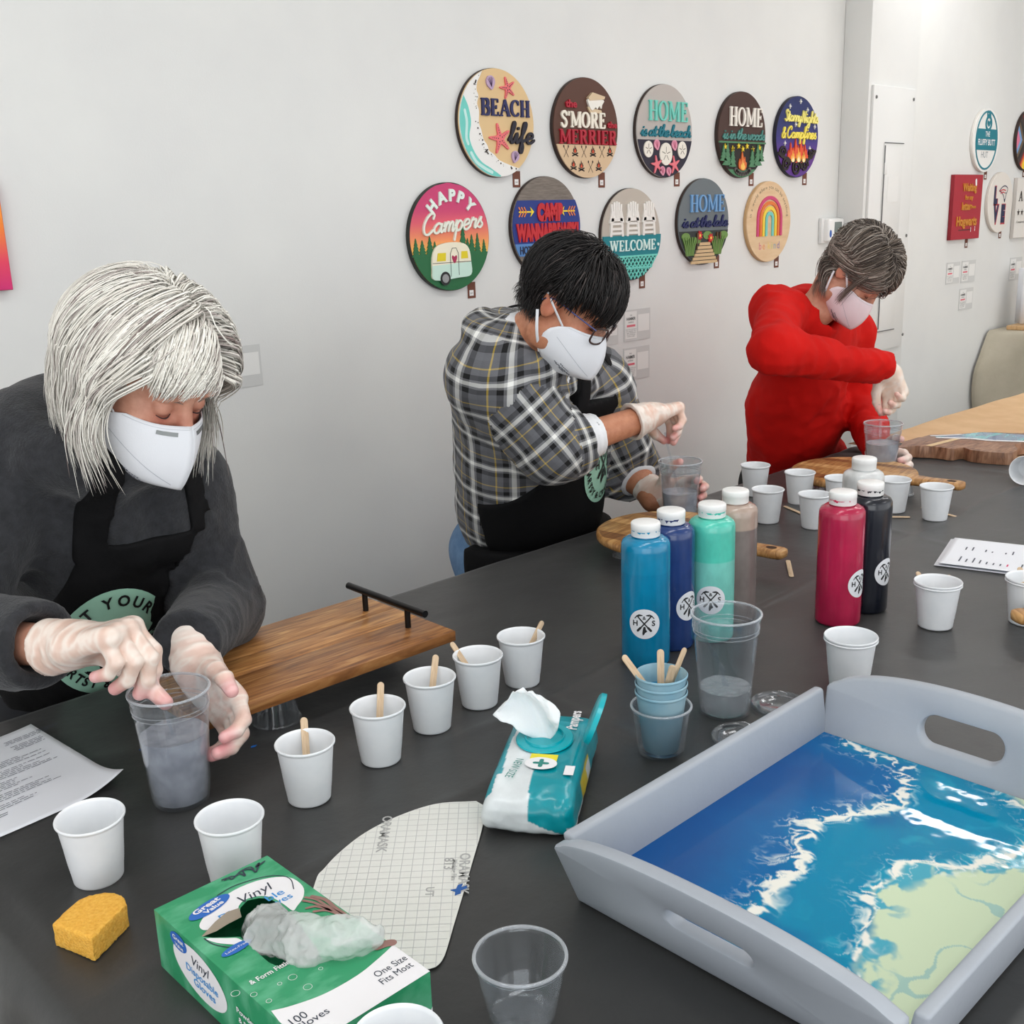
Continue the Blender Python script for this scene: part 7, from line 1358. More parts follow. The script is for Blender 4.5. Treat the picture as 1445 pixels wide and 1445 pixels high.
def face_mask(H, parent, root, label, mat=None, wire=True, size=1., jaw=0.):
    """vertical-fold respirator: two stiff halves meeting in a central ridge"""
    nb, na = 22, 18; tb = np.linspace(0, 1, nb); ta = np.linspace(0, 1, na)
    rid = np.array([(0, .108, -.007), (0, .121, -.022), (0, .131, -.042), (0, .137, -.064), (0, .138, -.085), (0, .1355, -.102), (0, .121, -.111), (0, .097, -.121), (0, .076, -.129)]); rid = np.stack([np.interp(tb*(len(rid)-1), np.arange(len(rid)), rid[:, a]) for a in range(3)], 1)
    edg = np.array([(.066, .050, -.017), (.074, .030, -.028), (.077, .014, -.044), (.076, .008, -.060), (.072, .009, -.080), (.062, .014, -.100), (.048, .024, -.114), (.036, .038, -.126), (.022, .052, -.134)]); edg = np.stack([np.interp(tb*(len(edg)-1), np.arange(len(edg)), edg[:, a]) for a in range(3)], 1)
    mk = thing_part('face_mask', parent, label)
    for s_ in (1, -1):
        L = []
        for i in range(nb):
            for t in ta:
                p = rid[i]*(1-t)+edg[i]*t; bb = math.sin(PI*min(1, .12+tb[i]*.88))**.6; p = p+np.array([.017*math.sin(PI*t)*bb, .013*math.sin(PI*t)*bb, 0]); L.append(H.p(s_*p[0]*size, p[1]*size*.995, p[2]*size+jaw))
        ii = np.arange(nb*na).reshape(nb, na); F = np.stack([ii[:-1, :-1], ii[1:, :-1], ii[1:, 1:], ii[:-1, 1:]], -1).reshape(-1, 4); F = F if s_ < 0 else F[:, ::-1]
        o = mesh_obj('mask_half', np.array(L)-root, F, mat or m_mask, mk, angle=180); md = o.modifiers.new('t', 'SOLIDIFY'); md.thickness = .0012; md.offset = 0
        def on(a, b, d=.0012):          # point on this half: a across from the ridge, b down
            i = min(nb-1, max(0, b*(nb-1))); j = min(na-1, max(0, a*(na-1))); g = np.array(L).reshape(nb, na, 3); i0, j0 = int(i), int(j); i1, j1 = min(nb-1, i0+1), min(na-1, j0+1); fi, fj = i-i0, j-j0
            p = (g[i0, j0]*(1-fj)+g[i0, j1]*fj)*(1-fi)+(g[i1, j0]*(1-fj)+g[i1, j1]*fj)*fi; tv = g[i0, j1]-g[i0, j0] if j1 > j0 else g[i0, j0]-g[i0, j0-1]; bv = g[i1, j0]-g[i0, j0] if i1 > i0 else g[i0, j0]-g[i0-1, j0]; n_ = np.cross(tv, bv); n_ = n_/(np.linalg.norm(n_)+1e-9); n_ = n_ if n_@H.f+n_@H.r*s_ > 0 else -n_
            return p+n_*d
        def strip(name, pts, w, m, dz=.0014):
            b = MB(); P_ = np.array([on(a, q, dz) for a, q in pts]); t_ = np.gradient(P_, axis=0); t_ /= np.linalg.norm(t_, axis=1)[:, None]; n_ = np.array([on(a, q, dz+.002)-on(a, q, dz) for a, q in pts]); n_ /= np.linalg.norm(n_, axis=1)[:, None]; sd = np.cross(t_, n_)
            V_ = np.concatenate([P_-sd*w, P_+sd*w])-root; k_ = len(P_); b.add(V_, [(i, i+1, k_+i+1, k_+i) for i in range(k_-1)]); return b.build(name, m, mk)
        if wire: strip('nose_wire', [(a, .085+.03*a) for a in np.linspace(.10 if s_ < 0 else .18, .44, 10)], .0030, m_wire if s_ > 0 else M('mask_wire_shaded', (110, 112, 112), .5))  # one wire, its half on the shaded side coloured a darker grey
        strip('stitch_line', [(a, .035+.02*a) for a in np.linspace(.03, .95, 16)], .0004, M('mask_stitch', (205, 208, 214), .7))
        strip('stitch_line', [(.84-.72*q, .30+.28*q) for q in np.linspace(0, 1, 14)], .00035, M('mask_seam', (170, 174, 182), .7))
        if s_ > 0:
            for r_, (a0, a1, b0, b1, w_) in enumerate(((.62, .44, .60, .665, .0012), (.72, .34, .615, .76, .0010), (.70, .32, .645, .785, .0010), (.62, .50, .70, .75, .0018))):
                for d_ in range(6):
                    u0, u1 = d_/6, (d_+.74)/6; strip('print', [(a0+(a1-a0)*u, b0+(b1-b0)*u) for u in np.linspace(u0, u1, 3)], w_, m_maskpr)
        # elastic loops round the ears
        for (st, kk) in (((edg[2]*np.array([s_, 1, 1])), 0), ((edg[14]*np.array([s_, 1, 1])), 1)):
            e_ = (s_*.087, -.030, .018) if kk == 0 else (s_*.085, -.028, -.026); pts = smooth_path([H.p(st[0]*size, st[1]*size, st[2]*size+jaw), H.p(s_*.083, (st[1]+e_[1])/2+.002, (st[2]+e_[2])/2+jaw/2), H.p(*e_)], 8); b = MB(); v, f = tube(pts, .0032*H.k, 8, flat_=.35); b.add(v-root, f); b.build('ear_loop', m_loop, mk)
    return mk
def thing_part(name, parent, label=None):
    o = bpy.data.objects.new(name, None); COL.objects.link(o); o.parent = parent; o.empty_display_size = .02
    if label: o['label'] = label
    return o
def grip(w, d, n, side, curls, spread, k, target):
    """hand whose index tip reaches the target, thumb closed against it"""
    h = Hand(w, d, n, side, curls, spread, thumb=(.6, .7, .3, .9, .2, .3), k=k); w2 = np.asarray(w)+(np.asarray(target)-h.f[0][-1]); h = Hand(w2, d, n, side, curls, spread, thumb=(.6, .7, .3, .9, .2, .3), k=k); tip = h.f[0][-1]-h.n*.004*k-h.d*.013*k+h.l*.004*k
    return Hand(w2, d, n, side, curls, spread, thumb_tip=tip, k=k)
def seen_on(S, x, y, t0=.8):
    P, ok = raycast(S, CAMP[None]+ray(x, y)[None]*t0, nz(ray(x, y))[None], 4.); return P[0]
def project_patch(S, mb, ctr, rgt, upv, nrm, off=.0014):
    """lay flat shapes (x, y) onto a body surface along -nrm"""
    def fn(v): O = ctr+np.outer(v[:, 0], rgt)+np.outer(v[:, 1], upv)+np.outer(np.full(len(v), .25), nrm); Pt, ok = raycast(S, O, np.tile(-nrm, (len(v), 1))); return Pt+np.outer(off+v[:, 2], nrm)
    return mb.xf(fn)
def apron_logo(S, root, parent, ctr, rgt, upv, nrm, r):
    b = MB(); b.add(*disc_fan(r, 0, 14, 48)); o = project_patch(S, b, ctr, rgt, upv, nrm, .0016).xf(lambda v: v-root).build('apron_badge', M('mint_print', (160, 208, 184), .6), parent, angle=180)
    b = MB(); hammer_logo(b, r*.66, .0); arc_text(b, 'GET YOUR', 0, 0, r*.70, PI/2, r*.19, 0, bold=.03, track=1.3); arc_text(b, 'ARTSY & CRAFT ON', 0, 0, r*.885, -PI/2, r*.17, 0, bold=.03, track=1.1, inward=True)
    put_text(b, 'MT', -r*.80, -r*.05, r*.12, 0, bold=.03, rot=R(90)); put_text(b, 'ME', r*.80, -r*.05, r*.12, 0, bold=.03, rot=R(-90)); project_patch(S, b, ctr, rgt, upv, nrm, .0042).xf(lambda v: v-root).build('apron_lettering', M('badge_ink', (14, 16, 16), .6), o, angle=180)
def folds(S0, specs, seed=1, amp2=.003, sc2=16):
    """cloth wrinkles: bands across limbs plus soft crumple"""
    def post(P, d):
        o = d.copy()
        for a, b, rad, fr, am in specs:
            a, b = np.asarray(a), np.asarray(b); ax = nz(b-a); t = (P-a)@ax; L = np.linalg.norm(b-a); q = P-a-np.outer(t, ax); rr = np.linalg.norm(q, axis=1); w = np.clip(1-np.maximum(0, rr-rad)/.03, 0, 1)*np.clip((t+.02)/.04, 0, 1)*np.clip((L+.02-t)/.04, 0, 1)
            nz_ = vnoise(P, 11, seed, 2)-.5; ph = t*fr*.8+nz_*26+q[:, 0]*14+q[:, 2]*9; o = o-am*.8*w*(np.maximum(0, np.sin(ph))**1.5-.3)*np.clip(.5+nz_*3, .1, 1)
        r = 1-np.abs(vnoise(P*np.array([1, 1, .75]), sc2, seed+3, 3)-.5)*4
        r2 = 1-np.abs(vnoise(P*np.array([1, 1, 1.3]), sc2*2.3, seed+7, 2)-.5)*4; return o-amp2*(np.clip(r, 0, 1)-.35)-amp2*.4*(np.clip(r2, 0, 1)-.35)
    return post
def smear(f, s=.8): return lambda P: f(P)*s
# ---- the woman at the left: grey hair, charcoal jacket
def woman_left():
    Hd = Head(J(203, 532, 1.515), nz((.22, -.80, -.56)), R(3), 1.02); root = np.array([.72, 1.80, 0.])
    t = thing('person', 'person with long silver grey hair in a charcoal jacket stirring a clear cup', 'person', tuple(root))
    N = Hd.p(0, -.045, -.125)+np.array([0, .03, -.02]); SR_, SL_ = J(36, 640, 1.70), J(275, 690, 1.66); SR_ = np.array([.565, 1.69, T+.415]); SL_ = J(246, 690, 1.66)
    ch = np.array([.725, 1.70, T+.30]); hip = np.array([.73, 1.90, T+.02]); be = np.array([.725, 1.815, T+.16])
    cupc = at(257, 1128)[:2]; rimz = T+.161
    eR, wR = np.array([.405, 1.60, T+.20]), J(92, 912, 1.345); eL, wL = J(312, 858, 1.60), J(334, 975, 1.40)
    tip = np.array([cupc[0]-.012, cupc[1]-.016, T+.150])
    kn = J(228, 880, 1.235); dR = nz(kn-wR)
    HR = Hand(wR+dR*.0, dR, nz(np.array([-.10, -.10, -1.0])), 1, [(62, 42, 18), (66, 48, 22), (72, 58, 30), (78, 66, 36)], .02, thumb_tip=np.array([cupc[0]-.020, cupc[1]-.030, T+.158]), k=1.0)
    cx_, cy_ = cupc; wl = np.array([cx_+.085, cy_+.085, T+.135]); wL = wl+np.array([.012, .035, .035])
    HL = Hand(wl, nz((.12, -.75, -.52)), nz((-1.0, -.12, .05)), -1, [(26, 36, 24), (28, 38, 26), (28, 40, 28), (28, 40, 28)], .06, thumb=(.55, .75, .30, .9, .2, .3), k=.97)
    # body, one continuous skin surface
    S = SDF(); head_sdf(S, Hd); S.cone(Hd.p(0, -.018, -.07), N, .050, .056, .03); S.ell(ch+np.array([0, .01, 0]), (.145, .085, .17), k=.06); S.ell(be, (.14, .09, .17), k=.06); S.ell(hip, (.15, .10, .13), k=.06)
    S.cone(SR_, SL_, .045, .045, .06); arm(S, SR_, eR, wR, .043, .036, .0255, .03); arm(S, SL_, eL, wL, .043, .036, .026, .03); S.cone(wL, wl, .026, .025, .02); HR.sdf(S, -.0012); HL.sdf(S, -.0012)
    for s_ in (-1, 1): hp = hip+np.array([s_*.085, .0, -.08]); S.cone(hp, np.array([hp[0]+s_*.02, 1.86, .46]), .078, .056, .05); S.cone(np.array([hp[0]+s_*.02, 1.86, .46]), np.array([hp[0]+s_*.02, 1.90, .09]), .056, .036, .03); S.cone(np.array([hp[0]+s_*.02, 1.90, .06]), np.array([hp[0]+s_*.025, 1.76, .035]), .036, .028, .03)
    base = np.array(lin((214, 158, 134)))
    def sk(V):
        q = Hd.loc(V); c = np.tile(base, (len(V), 1)); red = np.array(lin((196, 116, 98))); w = np.exp(-((np.abs(q[:, 0])-.032)**2/.00022+(q[:, 1]-.083)**2/.0006+(q[:, 2]+.008)**2/.00028)); w2 = np.exp(-(q[:, 0]**2/.0003+(q[:, 1]-.1)**2/.0004+(q[:, 2]+.02)**2/.0006)); c = c+(red-c)*np.clip(.75*w+.5*w2, 0, .85)[:, None]; return c
    build_sdf('body', S, (.30, 1.10, .0), (1.02, 2.05, T+.70), .014, skin('skin_left_woman', (214, 158, 134), 0), root, t, [(Hd.p(0, .03, -.01), .13, .0026), (HR.w+HR.d*.06, .09, .0034), (HL.w+HL.d*.05, .09, .0034)], sk)
    lashes(Hd, t, root, (150, 128, 116), (64, 44, 42))
    face_mask(Hd, t, root, 'white folded respirator mask with a grey nose wire', size=1.0)
    # hair: parted on her left, bangs swept across, bob falling to the collar
    rng = np.random.default_rng(4); part = -.020
    def ok(l): return (l[:, 2] > .062-.0*l[:, 1]) | ((l[:, 1] < .035) & (l[:, 2] > .0)) | ((l[:, 1] < .0) & (l[:, 2] > -.055))
    loc, P0, nr = scalp_points(Hd, 6400, 3, ok); bang0 = (loc[:, 1] > .030) & (loc[:, 0] > part-.004) & (loc[:, 0] < .050)
    isb = {}
    def comb(p):
        n_ = len(p); sd = np.tanh((p[:, 0]-part)/.012); fr = np.clip((p[:, 1]-.0)/.05, 0, 1); d = np.stack([sd*(1-.15*fr), .10-.55*np.clip(-p[:, 1]/.05, 0, 1)+.0*fr, -.30-.2*np.abs(p[:, 0])/.08], 1)
        db = np.stack([.62+0*sd, .62+0*sd, -.62+0*sd], 1); lowb = (p[:, 2] < .035) & (p[:, 1] < .0); d = np.where(lowb[:, None], np.stack([.25*np.sign(p[:, 0]), -.10+0*sd, -1+0*sd], 1), d); return np.where(isb['b'][:, None], db, d)
    isb['b'] = bang0
    L = np.where(bang0, 1.10*(loc[:, 2]-.044)+.016*rng.random(len(loc))+.30*np.clip(loc[:, 0], 0, 1), .168+.040*rng.random(len(loc))); L = np.where(loc[:, 2] < .03, L*.60, L); L = np.where((loc[:, 2] < -.0) & (loc[:, 1] > -.06), L*.85, L); L = np.where((loc[:, 0] < part) & ~bang0, L*1.12, L)
    u = vnoise(loc, 60, 5, 2)*.55+.45*rng.random(len(loc)); pal = [np.array(lin(c)) for c in ((240, 237, 228), (228, 223, 213), (206, 199, 192), (176, 165, 160), (134, 118, 114))]; C = np.array([pal[0 if q < .46 else 1 if q < .60 else 2 if q < .70 else 3 if q < .79 else 4] for q in u]); low = (loc[:, 2] < .02) & (loc[:, 1] < -.01); C = np.where(low[:, None] & (u > .40)[:, None], np.array(lin((104, 88, 78))), C)
    m_hair = M('hair_fibre', attr='Col', rough=.42, spec=.45); lift = np.where(bang0, 1.01+.06*rng.random(len(loc)), np.where(loc[:, 2] < .03, .93, 1.02+.13*rng.random(len(loc))))
    cap = hair_cap(Hd, root, lambda l: ok(l) & (l[:, 2] > -.045), (214, 206, 198))
    hair(Hd, P0, L, C, .0011+.0009*rng.random(len(loc)), root, t, comb, env=(.104, .116, .102), envc=(0, -.008, .034), steps=20, grav=.34, stiff=.66, pull=.55, lift=lift, mat=m_hair, seed=2, cap=cap, curl=.03, wave=.30, extra=[(np.array([0, .014, -.05]), np.array([.094, .066, .10]))], fall=(.045, -.05), inward=.14)
    # charcoal jacket
    A = SDF(); A.ell(ch+np.array([-.025, 0, 0]), (.160, .125, .20), k=.08); A.ell(be+np.array([-.01, 0, 0]), (.168, .118, .17), k=.08); A.ell(hip, (.185, .14, .16), k=.08); A.cone(SR_+np.array([.02, 0, 0]), SL_, .085, .080, .07); A.cone(SR_*.5+SL_*.5+np.array([0, .03, .03]), N+np.array([0, .005, -.01]), .10, .082, .07)
    AT = SDF(); AT.p = list(A.p)
    A.cone(SR_, eR, .078, .070, .05); A.cone(eR, wR-nz(wR-eR)*.045, .068, .058, .03); A.cone(SL_, eL, .078, .066, .05); A.cone(eL, wL+nz(wL-eL)*.035, .064, .046, .03)
    col_c = (N+Hd.p(0, .0, -.10))/2                       # thick fallen hood around the neck
    for k_ in range(12): a0, a1 = 2*PI*k_/12, 2*PI*(k_+1)/12; pt = lambda a: N+np.array([.098*math.cos(a), .095*math.sin(a)-.01, .012+.036*math.sin(a)]); A.cone(pt(a0), pt(a1), .038, .038, .03)
    A.cone(N+np.array([-.06, -.09, .0]), np.array([.70, 1.585, T+.27]), .030, .028, .03); A.cone(N+np.array([.07, -.09, .0]), np.array([.76, 1.58, T+.27]), .030, .028, .03)
    A.cut(lambda P: s_cone(P, wR-nz(wR-eR)*.075, wR+nz(wR-eR)*.06, .036, .056), .006)
    for e_, w_ in ((eR, wR), (eL, wL)): dd = nz(w_-e_); cp = w_+dd*(-.046 if w_ is wR else .028); A.cut(lambda P, dd=dd, cp=cp: np.maximum(-((P-cp)@dd), np.linalg.norm(P-cp-np.outer((P-cp)@dd, dd), axis=1)-.10), .004)
    A.post = folds(A, [(SL_, eL, .10, 95, .007), (eL, wL, .09, 150, .006), (eR, wR, .085, 70, .003), (SR_, eR, .10, 80, .006)], 3, .004, 13)
    jw = M('charcoal_fleece', (35, 36, 39), .95, sheen=.15, bump=.9, bs=240, var=(47, 48, 52), vs=70)
    build_sdf('jacket', smear(A), (.28, 1.28, T-.20), (1.06, 2.06, T+.62), .0062, jw, root, t)
    # black apron over it
    fw = np.array([0, -1., 0]); bx = .715
    def ap(P):
        d = A(P); zt = P[:, 2]-T; hw = np.where(zt > .12, .105+.06*np.clip((.26-zt)/.14, 0, 1), .30); reg = np.maximum(np.maximum(np.abs(P[:, 0]-bx)-hw, P[:, 1]-1.86), zt-.285+.10*np.abs(P[:, 0]-bx)*0)
        dist = [np.linalg.norm(np.maximum(0, 0)+P-a, axis=1) for a in ()]
        st1 = np.maximum(np.abs((P[:, 0]-(bx-.088+.10*(np.clip(zt-.28, 0, .3))))-0.0)-.021, np.maximum(-(zt-.26), zt-.47)); st2 = np.maximum(np.abs(P[:, 0]-(bx+.085-.10*np.clip(zt-.28, 0, .3)))-.021, np.maximum(-(zt-.26), zt-.45)); st = np.maximum(np.minimum(st1, st2), P[:, 1]-1.74)
        arms_ = np.minimum(s_cone(P, SR_, eR, .079, .071), np.minimum(s_cone(P, eR, wR, .069, .059), np.minimum(s_cone(P, SL_, eL, .079, .067), s_cone(P, eL, wL, .066, .049))))
        return np.maximum(np.maximum(d-.0065, np.minimum(reg, st)), .020-arms_)*.8
    apm = M('apron_black', (9, 9, 11), .8, bump=.4, bs=500, spec=.25)
    ao, _, _ = build_sdf('apron', ap, (.40, 1.40, T-.22), (1.05, 1.92, T+.50), .0055, apm, root, t); ao['label'] = 'black bib apron with a mint round badge'
    AS = SDF(); AS.fn(lambda P: AT(P)-.0085, 0)
    c_ = seen_on(AS, 160, 908); nrm = nz((-.20, -.94, .24)); rg = nz(np.cross((0, 0, 1), nrm)*1.0); rg = rg if rg[0] > 0 else -rg; up_ = nz(np.cross(nrm, rg)); up_ = up_ if up_[2] > 0 else -up_
    rg2 = rg*math.cos(R(12))+up_*math.sin(R(12)); up2 = -rg*math.sin(R(12))+up_*math.cos(R(12))
    apron_logo(AS, root, ao, c_-nrm*.0, rg2, up2, nrm, .092)
    glove(HR, root, 'clear vinyl glove on the stirring hand', (220, 188, 172), (214, 108, 126), nz(wR-eR)*.6+dR*.4, cuff=.030, seed=3, flare=.036).parent = t
    glove(HL, root, 'clear vinyl glove on the hand round the cup', (226, 192, 178), (222, 112, 130), nz(wl-wL), cuff=.060, seed=5, flare=.036).parent = t
    tr = SDF(); 
    for s_ in (-1, 1): hp = hip+np.array([s_*.085, .0, -.10]); kn_ = np.array([hp[0]+s_*.02, 1.86, .46]); tr.cone(hp, kn_, .098, .072, .05); tr.cone(kn_, np.array([hp[0]+s_*.02, 1.90, .11]), .072, .060, .03)
    tr.ell(hip+np.array([0, .01, -.06]), (.165, .12, .10), k=.05); build_sdf('trousers', tr, (.5, 1.70, .05), (.96, 2.06, T+.06), .012, M('trousers_dark', (28, 29, 34), .85), root, t)
    for s_ in (-1, 1): x_ = hip[0]+s_*.108; sh = SDF(); sh.cone((x_, 1.915, .045), (x_+s_*.008, 1.755, .032), .043, .034, .02); sh.cut(lambda P: P[:, 2]-.004, 0) if False else None; sh.post = lambda P, d: np.maximum(d, .004-P[:, 2]); build_sdf('shoe', sh, (x_-.07, 1.69, -.01), (x_+.07, 1.98, .11), .008, M('shoe_black', (24, 24, 26), .5), root, t)
    # cup between her hands, stirrer
    cc = clear_cup('clear_cup', 'large clear cup of cloudy epoxy in the grey-haired woman\'s gloved hands', 'cup', (cupc[0], cupc[1], T+.001), .0535, .0375, .161, .098, True, group='large clear mixing cups')
    tipb = HR.f[0][-1]*.5+HR.t[-1]*.5; b = MB(); v, f = tube(smooth_path([tipb+np.array([-.004, .004, .045]), tipb+np.array([.002, 0, 0]), np.array([cupc[0]+.006, cupc[1]+.004, T+.060])], 8), .0036, 10, flat_=.5); b.add(v, f); tag(b.build('clear_stirrer', m_clear), 'clear stirrer in the grey-haired woman\'s fingers', 'stirrer')
woman_left()
# ---- shared: woven plaid and cloth coordinates
def plaid_mat():
    m = M('plaid_flannel', (120, 120, 122), .9, sheen=.1, bump=.3, bs=300); nt = m.node_tree; N = nt.nodes; L = nt.links; b = N['Principled BSDF']
    at_ = N.new('ShaderNodeAttribute'); at_.attribute_name = 'cloth'; sx = N.new('ShaderNodeSeparateXYZ'); L.new(at_.outputs['Vector'], sx.inputs[0])
    outs = []
    for ax in (0, 1):
        d = N.new('ShaderNodeMath'); d.operation = 'DIVIDE'; d.inputs[1].default_value = .078; L.new(sx.outputs[ax], d.inputs[0]); fr = N.new('ShaderNodeMath'); fr.operation = 'FRACT'; L.new(d.outputs[0], fr.inputs[0])
        cr = N.new('ShaderNodeValToRGB'); cr.color_ramp.interpolation = 'CONSTANT'; L.new(fr.outputs[0], cr.inputs[0]); e = cr.color_ramp.elements
        st = [(0, (104, 105, 110)), (.16, (14, 14, 16)), (.30, (128, 129, 132)), (.36, (240, 240, 236)), (.47, (128, 129, 132)), (.53, (14, 14, 16)), (.66, (104, 105, 110)), (.80, (206, 176, 76) if ax == 0 else (196, 170, 90)), (.835, (96, 97, 102))]
        e[0].position, e[0].color = 0, (*lin(st[0][1]), 1); e[1].position, e[1].color = st[1][0], (*lin(st[1][1]), 1)
        for p, c in st[2:]: k = e.new(p); k.color = (*lin(c), 1)
        outs.append(cr.outputs[0])
    mx = N.new('ShaderNodeMix'); mx.data_type = 'RGBA'; mx.inputs[0].default_value = .5; L.new(outs[0], mx.inputs[6]); L.new(outs[1], mx.inputs[7]); L.new(mx.outputs[2], b.inputs['Base Color']); return m
def cloth_coords(o, V, F, limbs, axis0, axis1, front):
    """weave coordinates (across, along) per face corner, for the trunk and for every sleeve, so that seams stay crisp"""
    a0, a1 = np.asarray(axis0), np.asarray(axis1); up = nz(a1-a0); f = nz(np.asarray(front)-up*(np.asarray(front)@up)); r = np.cross(f, up); Cn = V[F].mean(1); H_ = np.linalg.norm(a1-a0)-.02
    def trunk(P): q = P-a0; z = q@up; rho = np.linalg.norm(q-np.outer(z, up), axis=1); return np.arctan2(q@r, q@f), z+np.clip(.17-rho, 0, .2)*np.clip((z-H_)/.08, 0, 1)*1.1, .16
    def limb(P, p, c, off): ax = nz(c-p); ref = nz(np.cross(ax, (.3, .2, 1))); r2 = np.cross(ax, ref); q = P-p; return np.arctan2(q@ref, q@r2), q@ax+off, .075
    maps = [trunk]+[lambda P, p=np.asarray(p), c=np.asarray(c), off=off: limb(P, p, c, off) for p, c, rad, off in limbs]; best = np.full(len(F), .012); ids = np.zeros(len(F), int)
    for i, (p, c, rad, off) in enumerate(limbs):
        p, c = np.asarray(p), np.asarray(c); ax = nz(c-p); t = np.clip((Cn-p)@ax, 0, np.linalg.norm(c-p)); dist = np.linalg.norm(Cn-p-np.outer(t, ax), axis=1)-rad; m = dist < best; best = np.where(m, dist, best); ids = np.where(m, i+1, ids)
    U = np.zeros((len(F), 4, 3))
    for i, mp in enumerate(maps):
        m = ids == i; ac, _, k = mp(Cn[m])
        for j in range(4): a, z, k = mp(V[F[m, j]]); a = ac+(a-ac+PI) % (2*PI)-PI; U[m, j, 0] = a*k; U[m, j, 1] = z
    at_ = o.data.attributes.new('cloth', 'FLOAT_VECTOR', 'CORNER'); at_.data.foreach_set('vector', U.reshape(-1).astype(np.float32))
# ---- the woman in the middle: short black hair, glasses, plaid shirt
def woman_plaid():
    Hd = Head(J(803, 430, 1.63), nz((.28, -.76, -.58)), R(2), 1.0); root = np.array([1.74, 1.98, 0.])
    t = thing('person', 'person with short black hair, glasses and a plaid shirt stirring over the near round board', 'person', tuple(root))
    fw = nz((.22, -.97, 0)); rt = np.array([fw[1], -fw[0], 0]); N = Hd.p(0, -.050, -.125)+np.array([0, .02, -.02])
    wa = J(745, 720, 1.93); ch = J(742, 560, 1.84); hip = wa+np.array([.0, .03, -.10]); be = (wa*.55+ch*.45)+fw*.010
    SRr, SLl = J(693, 530, 1.77), J(838, 545, 1.79); eR, wR = J(783, 632, 1.66), J(893, 598, 1.62); eL, wL = J(893, 668, 1.76), J(937, 702, 1.66)
    cupd = atd(960, 650, 2.62); cupb = np.array([cupd[0], cupd[1], cupd[2]-.161])
    dR = nz(J(955, 578, 1.61)-wR); tipR = np.array([cupd[0]-.015, cupd[1]-.01, cupd[2]+.042])
    HR = grip(wR, dR, nz((.10, -.25, -1.)), 1, [(66, 40, 18), (70, 46, 22), (76, 54, 28), (80, 62, 34)], .02, .95, J(944, 622, 1.60)); wR = HR.w
    wl = np.array([cupd[0]+.035, cupd[1]+.095, cupb[2]+.045]); HL = Hand(wl, nz((.42, -.75, .25)), nz((-.90, -.45, .0)), -1, [(30, 40, 26), (30, 40, 28), (32, 42, 30), (32, 42, 30)], .06, thumb=(.45, .80, .25, .85, .2, .35), k=.95); wL = wl-HL.d*.012
    S = SDF(); head_sdf(S, Hd); S.cone(Hd.p(0, -.022, -.07), N, .054, .060, .03); S.ell(ch, (.15, .10, .17), k=.06); S.ell(be, (.15, .11, .17), k=.06); S.ell(hip, (.16, .11, .13), k=.06); S.cone(SRr, SLl, .05, .05, .06)
    arm(S, SRr, eR, wR, .046, .040, .030, .03); arm(S, SLl, eL, wL, .046, .040, .029, .03); S.cone(wL, wl, .028, .027, .02); HR.sdf(S, -.0012); HL.sdf(S, -.0012)
    for s_ in (-1, 1): hp = hip+rt*s_*.09+np.array([0, 0, -.08]); kn = np.array([hp[0]+rt[0]*s_*.02, hp[1]-.02, .46]); S.cone(hp, kn, .085, .060, .05); S.cone(kn, np.array([kn[0], kn[1]+.04, .09]), .060, .038, .03); S.cone(np.array([kn[0], kn[1]+.04, .06]), np.array([kn[0]+.03, kn[1]-.10, .035]), .036, .028, .03)
    base = np.array(lin((198, 136, 104)))
    def sk(V): q = Hd.loc(V); c = np.tile(base, (len(V), 1)); red = np.array(lin((206, 120, 96))); w = np.exp(-((np.abs(q[:, 0])-.08)**2/.0004+(q[:, 1]+.01)**2/.0008+q[:, 2]**2/.0014)); w2 = np.exp(-((np.abs(q[:, 0])-.04)**2/.0006+(q[:, 1]-.07)**2/.0009+(q[:, 2]+.015)**2/.0004)); return c+(red-c)*np.clip(.6*w+.5*w2, 0, .8)[:, None]
    build_sdf('body', S, (1.30, 1.35, .0), (2.30, 2.25, T+.74), .015, skin('skin_plaid_woman', (198, 136, 104), 0), root, t, [(Hd.p(0, .03, -.01), .12, .0032), (HR.w+HR.d*.05, .08, .0042), (HL.w+HL.d*.05, .08, .0042), ((eR+wR)/2, .07, .006)], sk)
    lashes(Hd, t, root, (44, 34, 30), (40, 28, 24)); face_mask(Hd, t, root, 'white folded respirator mask with grey print', wire=False)
    # glasses
    gl = thing_part('eyeglasses', t, 'dark framed eyeglasses'); gm = M('glasses_frame', (58, 40, 38), .3); tm = M('glasses_temple', (86, 92, 140), .25); lm = M_thin('glasses_lens', (250, 250, 250), .02, .1)
    for s_ in (1, -1):
        pts = [H_ for H_ in [Hd.p(s_*(.034+.026*x), .108-.012*abs(x)*(x > 0), -.004+y) for x, y in ((-.9, .012), (-.5, .017), (.5, .018), (1, .014), (1.02, 0), (.9, -.014), (.4, -.019), (-.4, -.018), (-.85, -.012), (-.95, 0), (-.9, .012))]]; b = MB(); pp = smooth_path(pts, 4); v, f = tube(pp, .0022, 8); b.add(v-root, f); b.build('rim', gm, gl)
        b = MB(); v = np.array(pts[:-1])-root; b.add(v, [tuple(range(len(v)))]); b.build('lens', lm, gl)
        b = MB(); v, f = tube(smooth_path([Hd.p(s_*.060, .098, .008), Hd.p(s_*.076, .05, .012), Hd.p(s_*.085, -.008, .014), Hd.p(s_*.086, -.03, -.002)], 6), .0026, 8, flat_=.6); b.add(v-root, f); b.build('temple', tm, gl)
    b = MB(); v, f = tube(smooth_path([Hd.p(-.012, .109, .004), Hd.p(0, .112, .008), Hd.p(.012, .109, .004)], 5), .0018, 8); b.add(v-root, f); b.build('bridge', gm, gl)
    # short black hair with a longer forelock
    rng = np.random.default_rng(9)
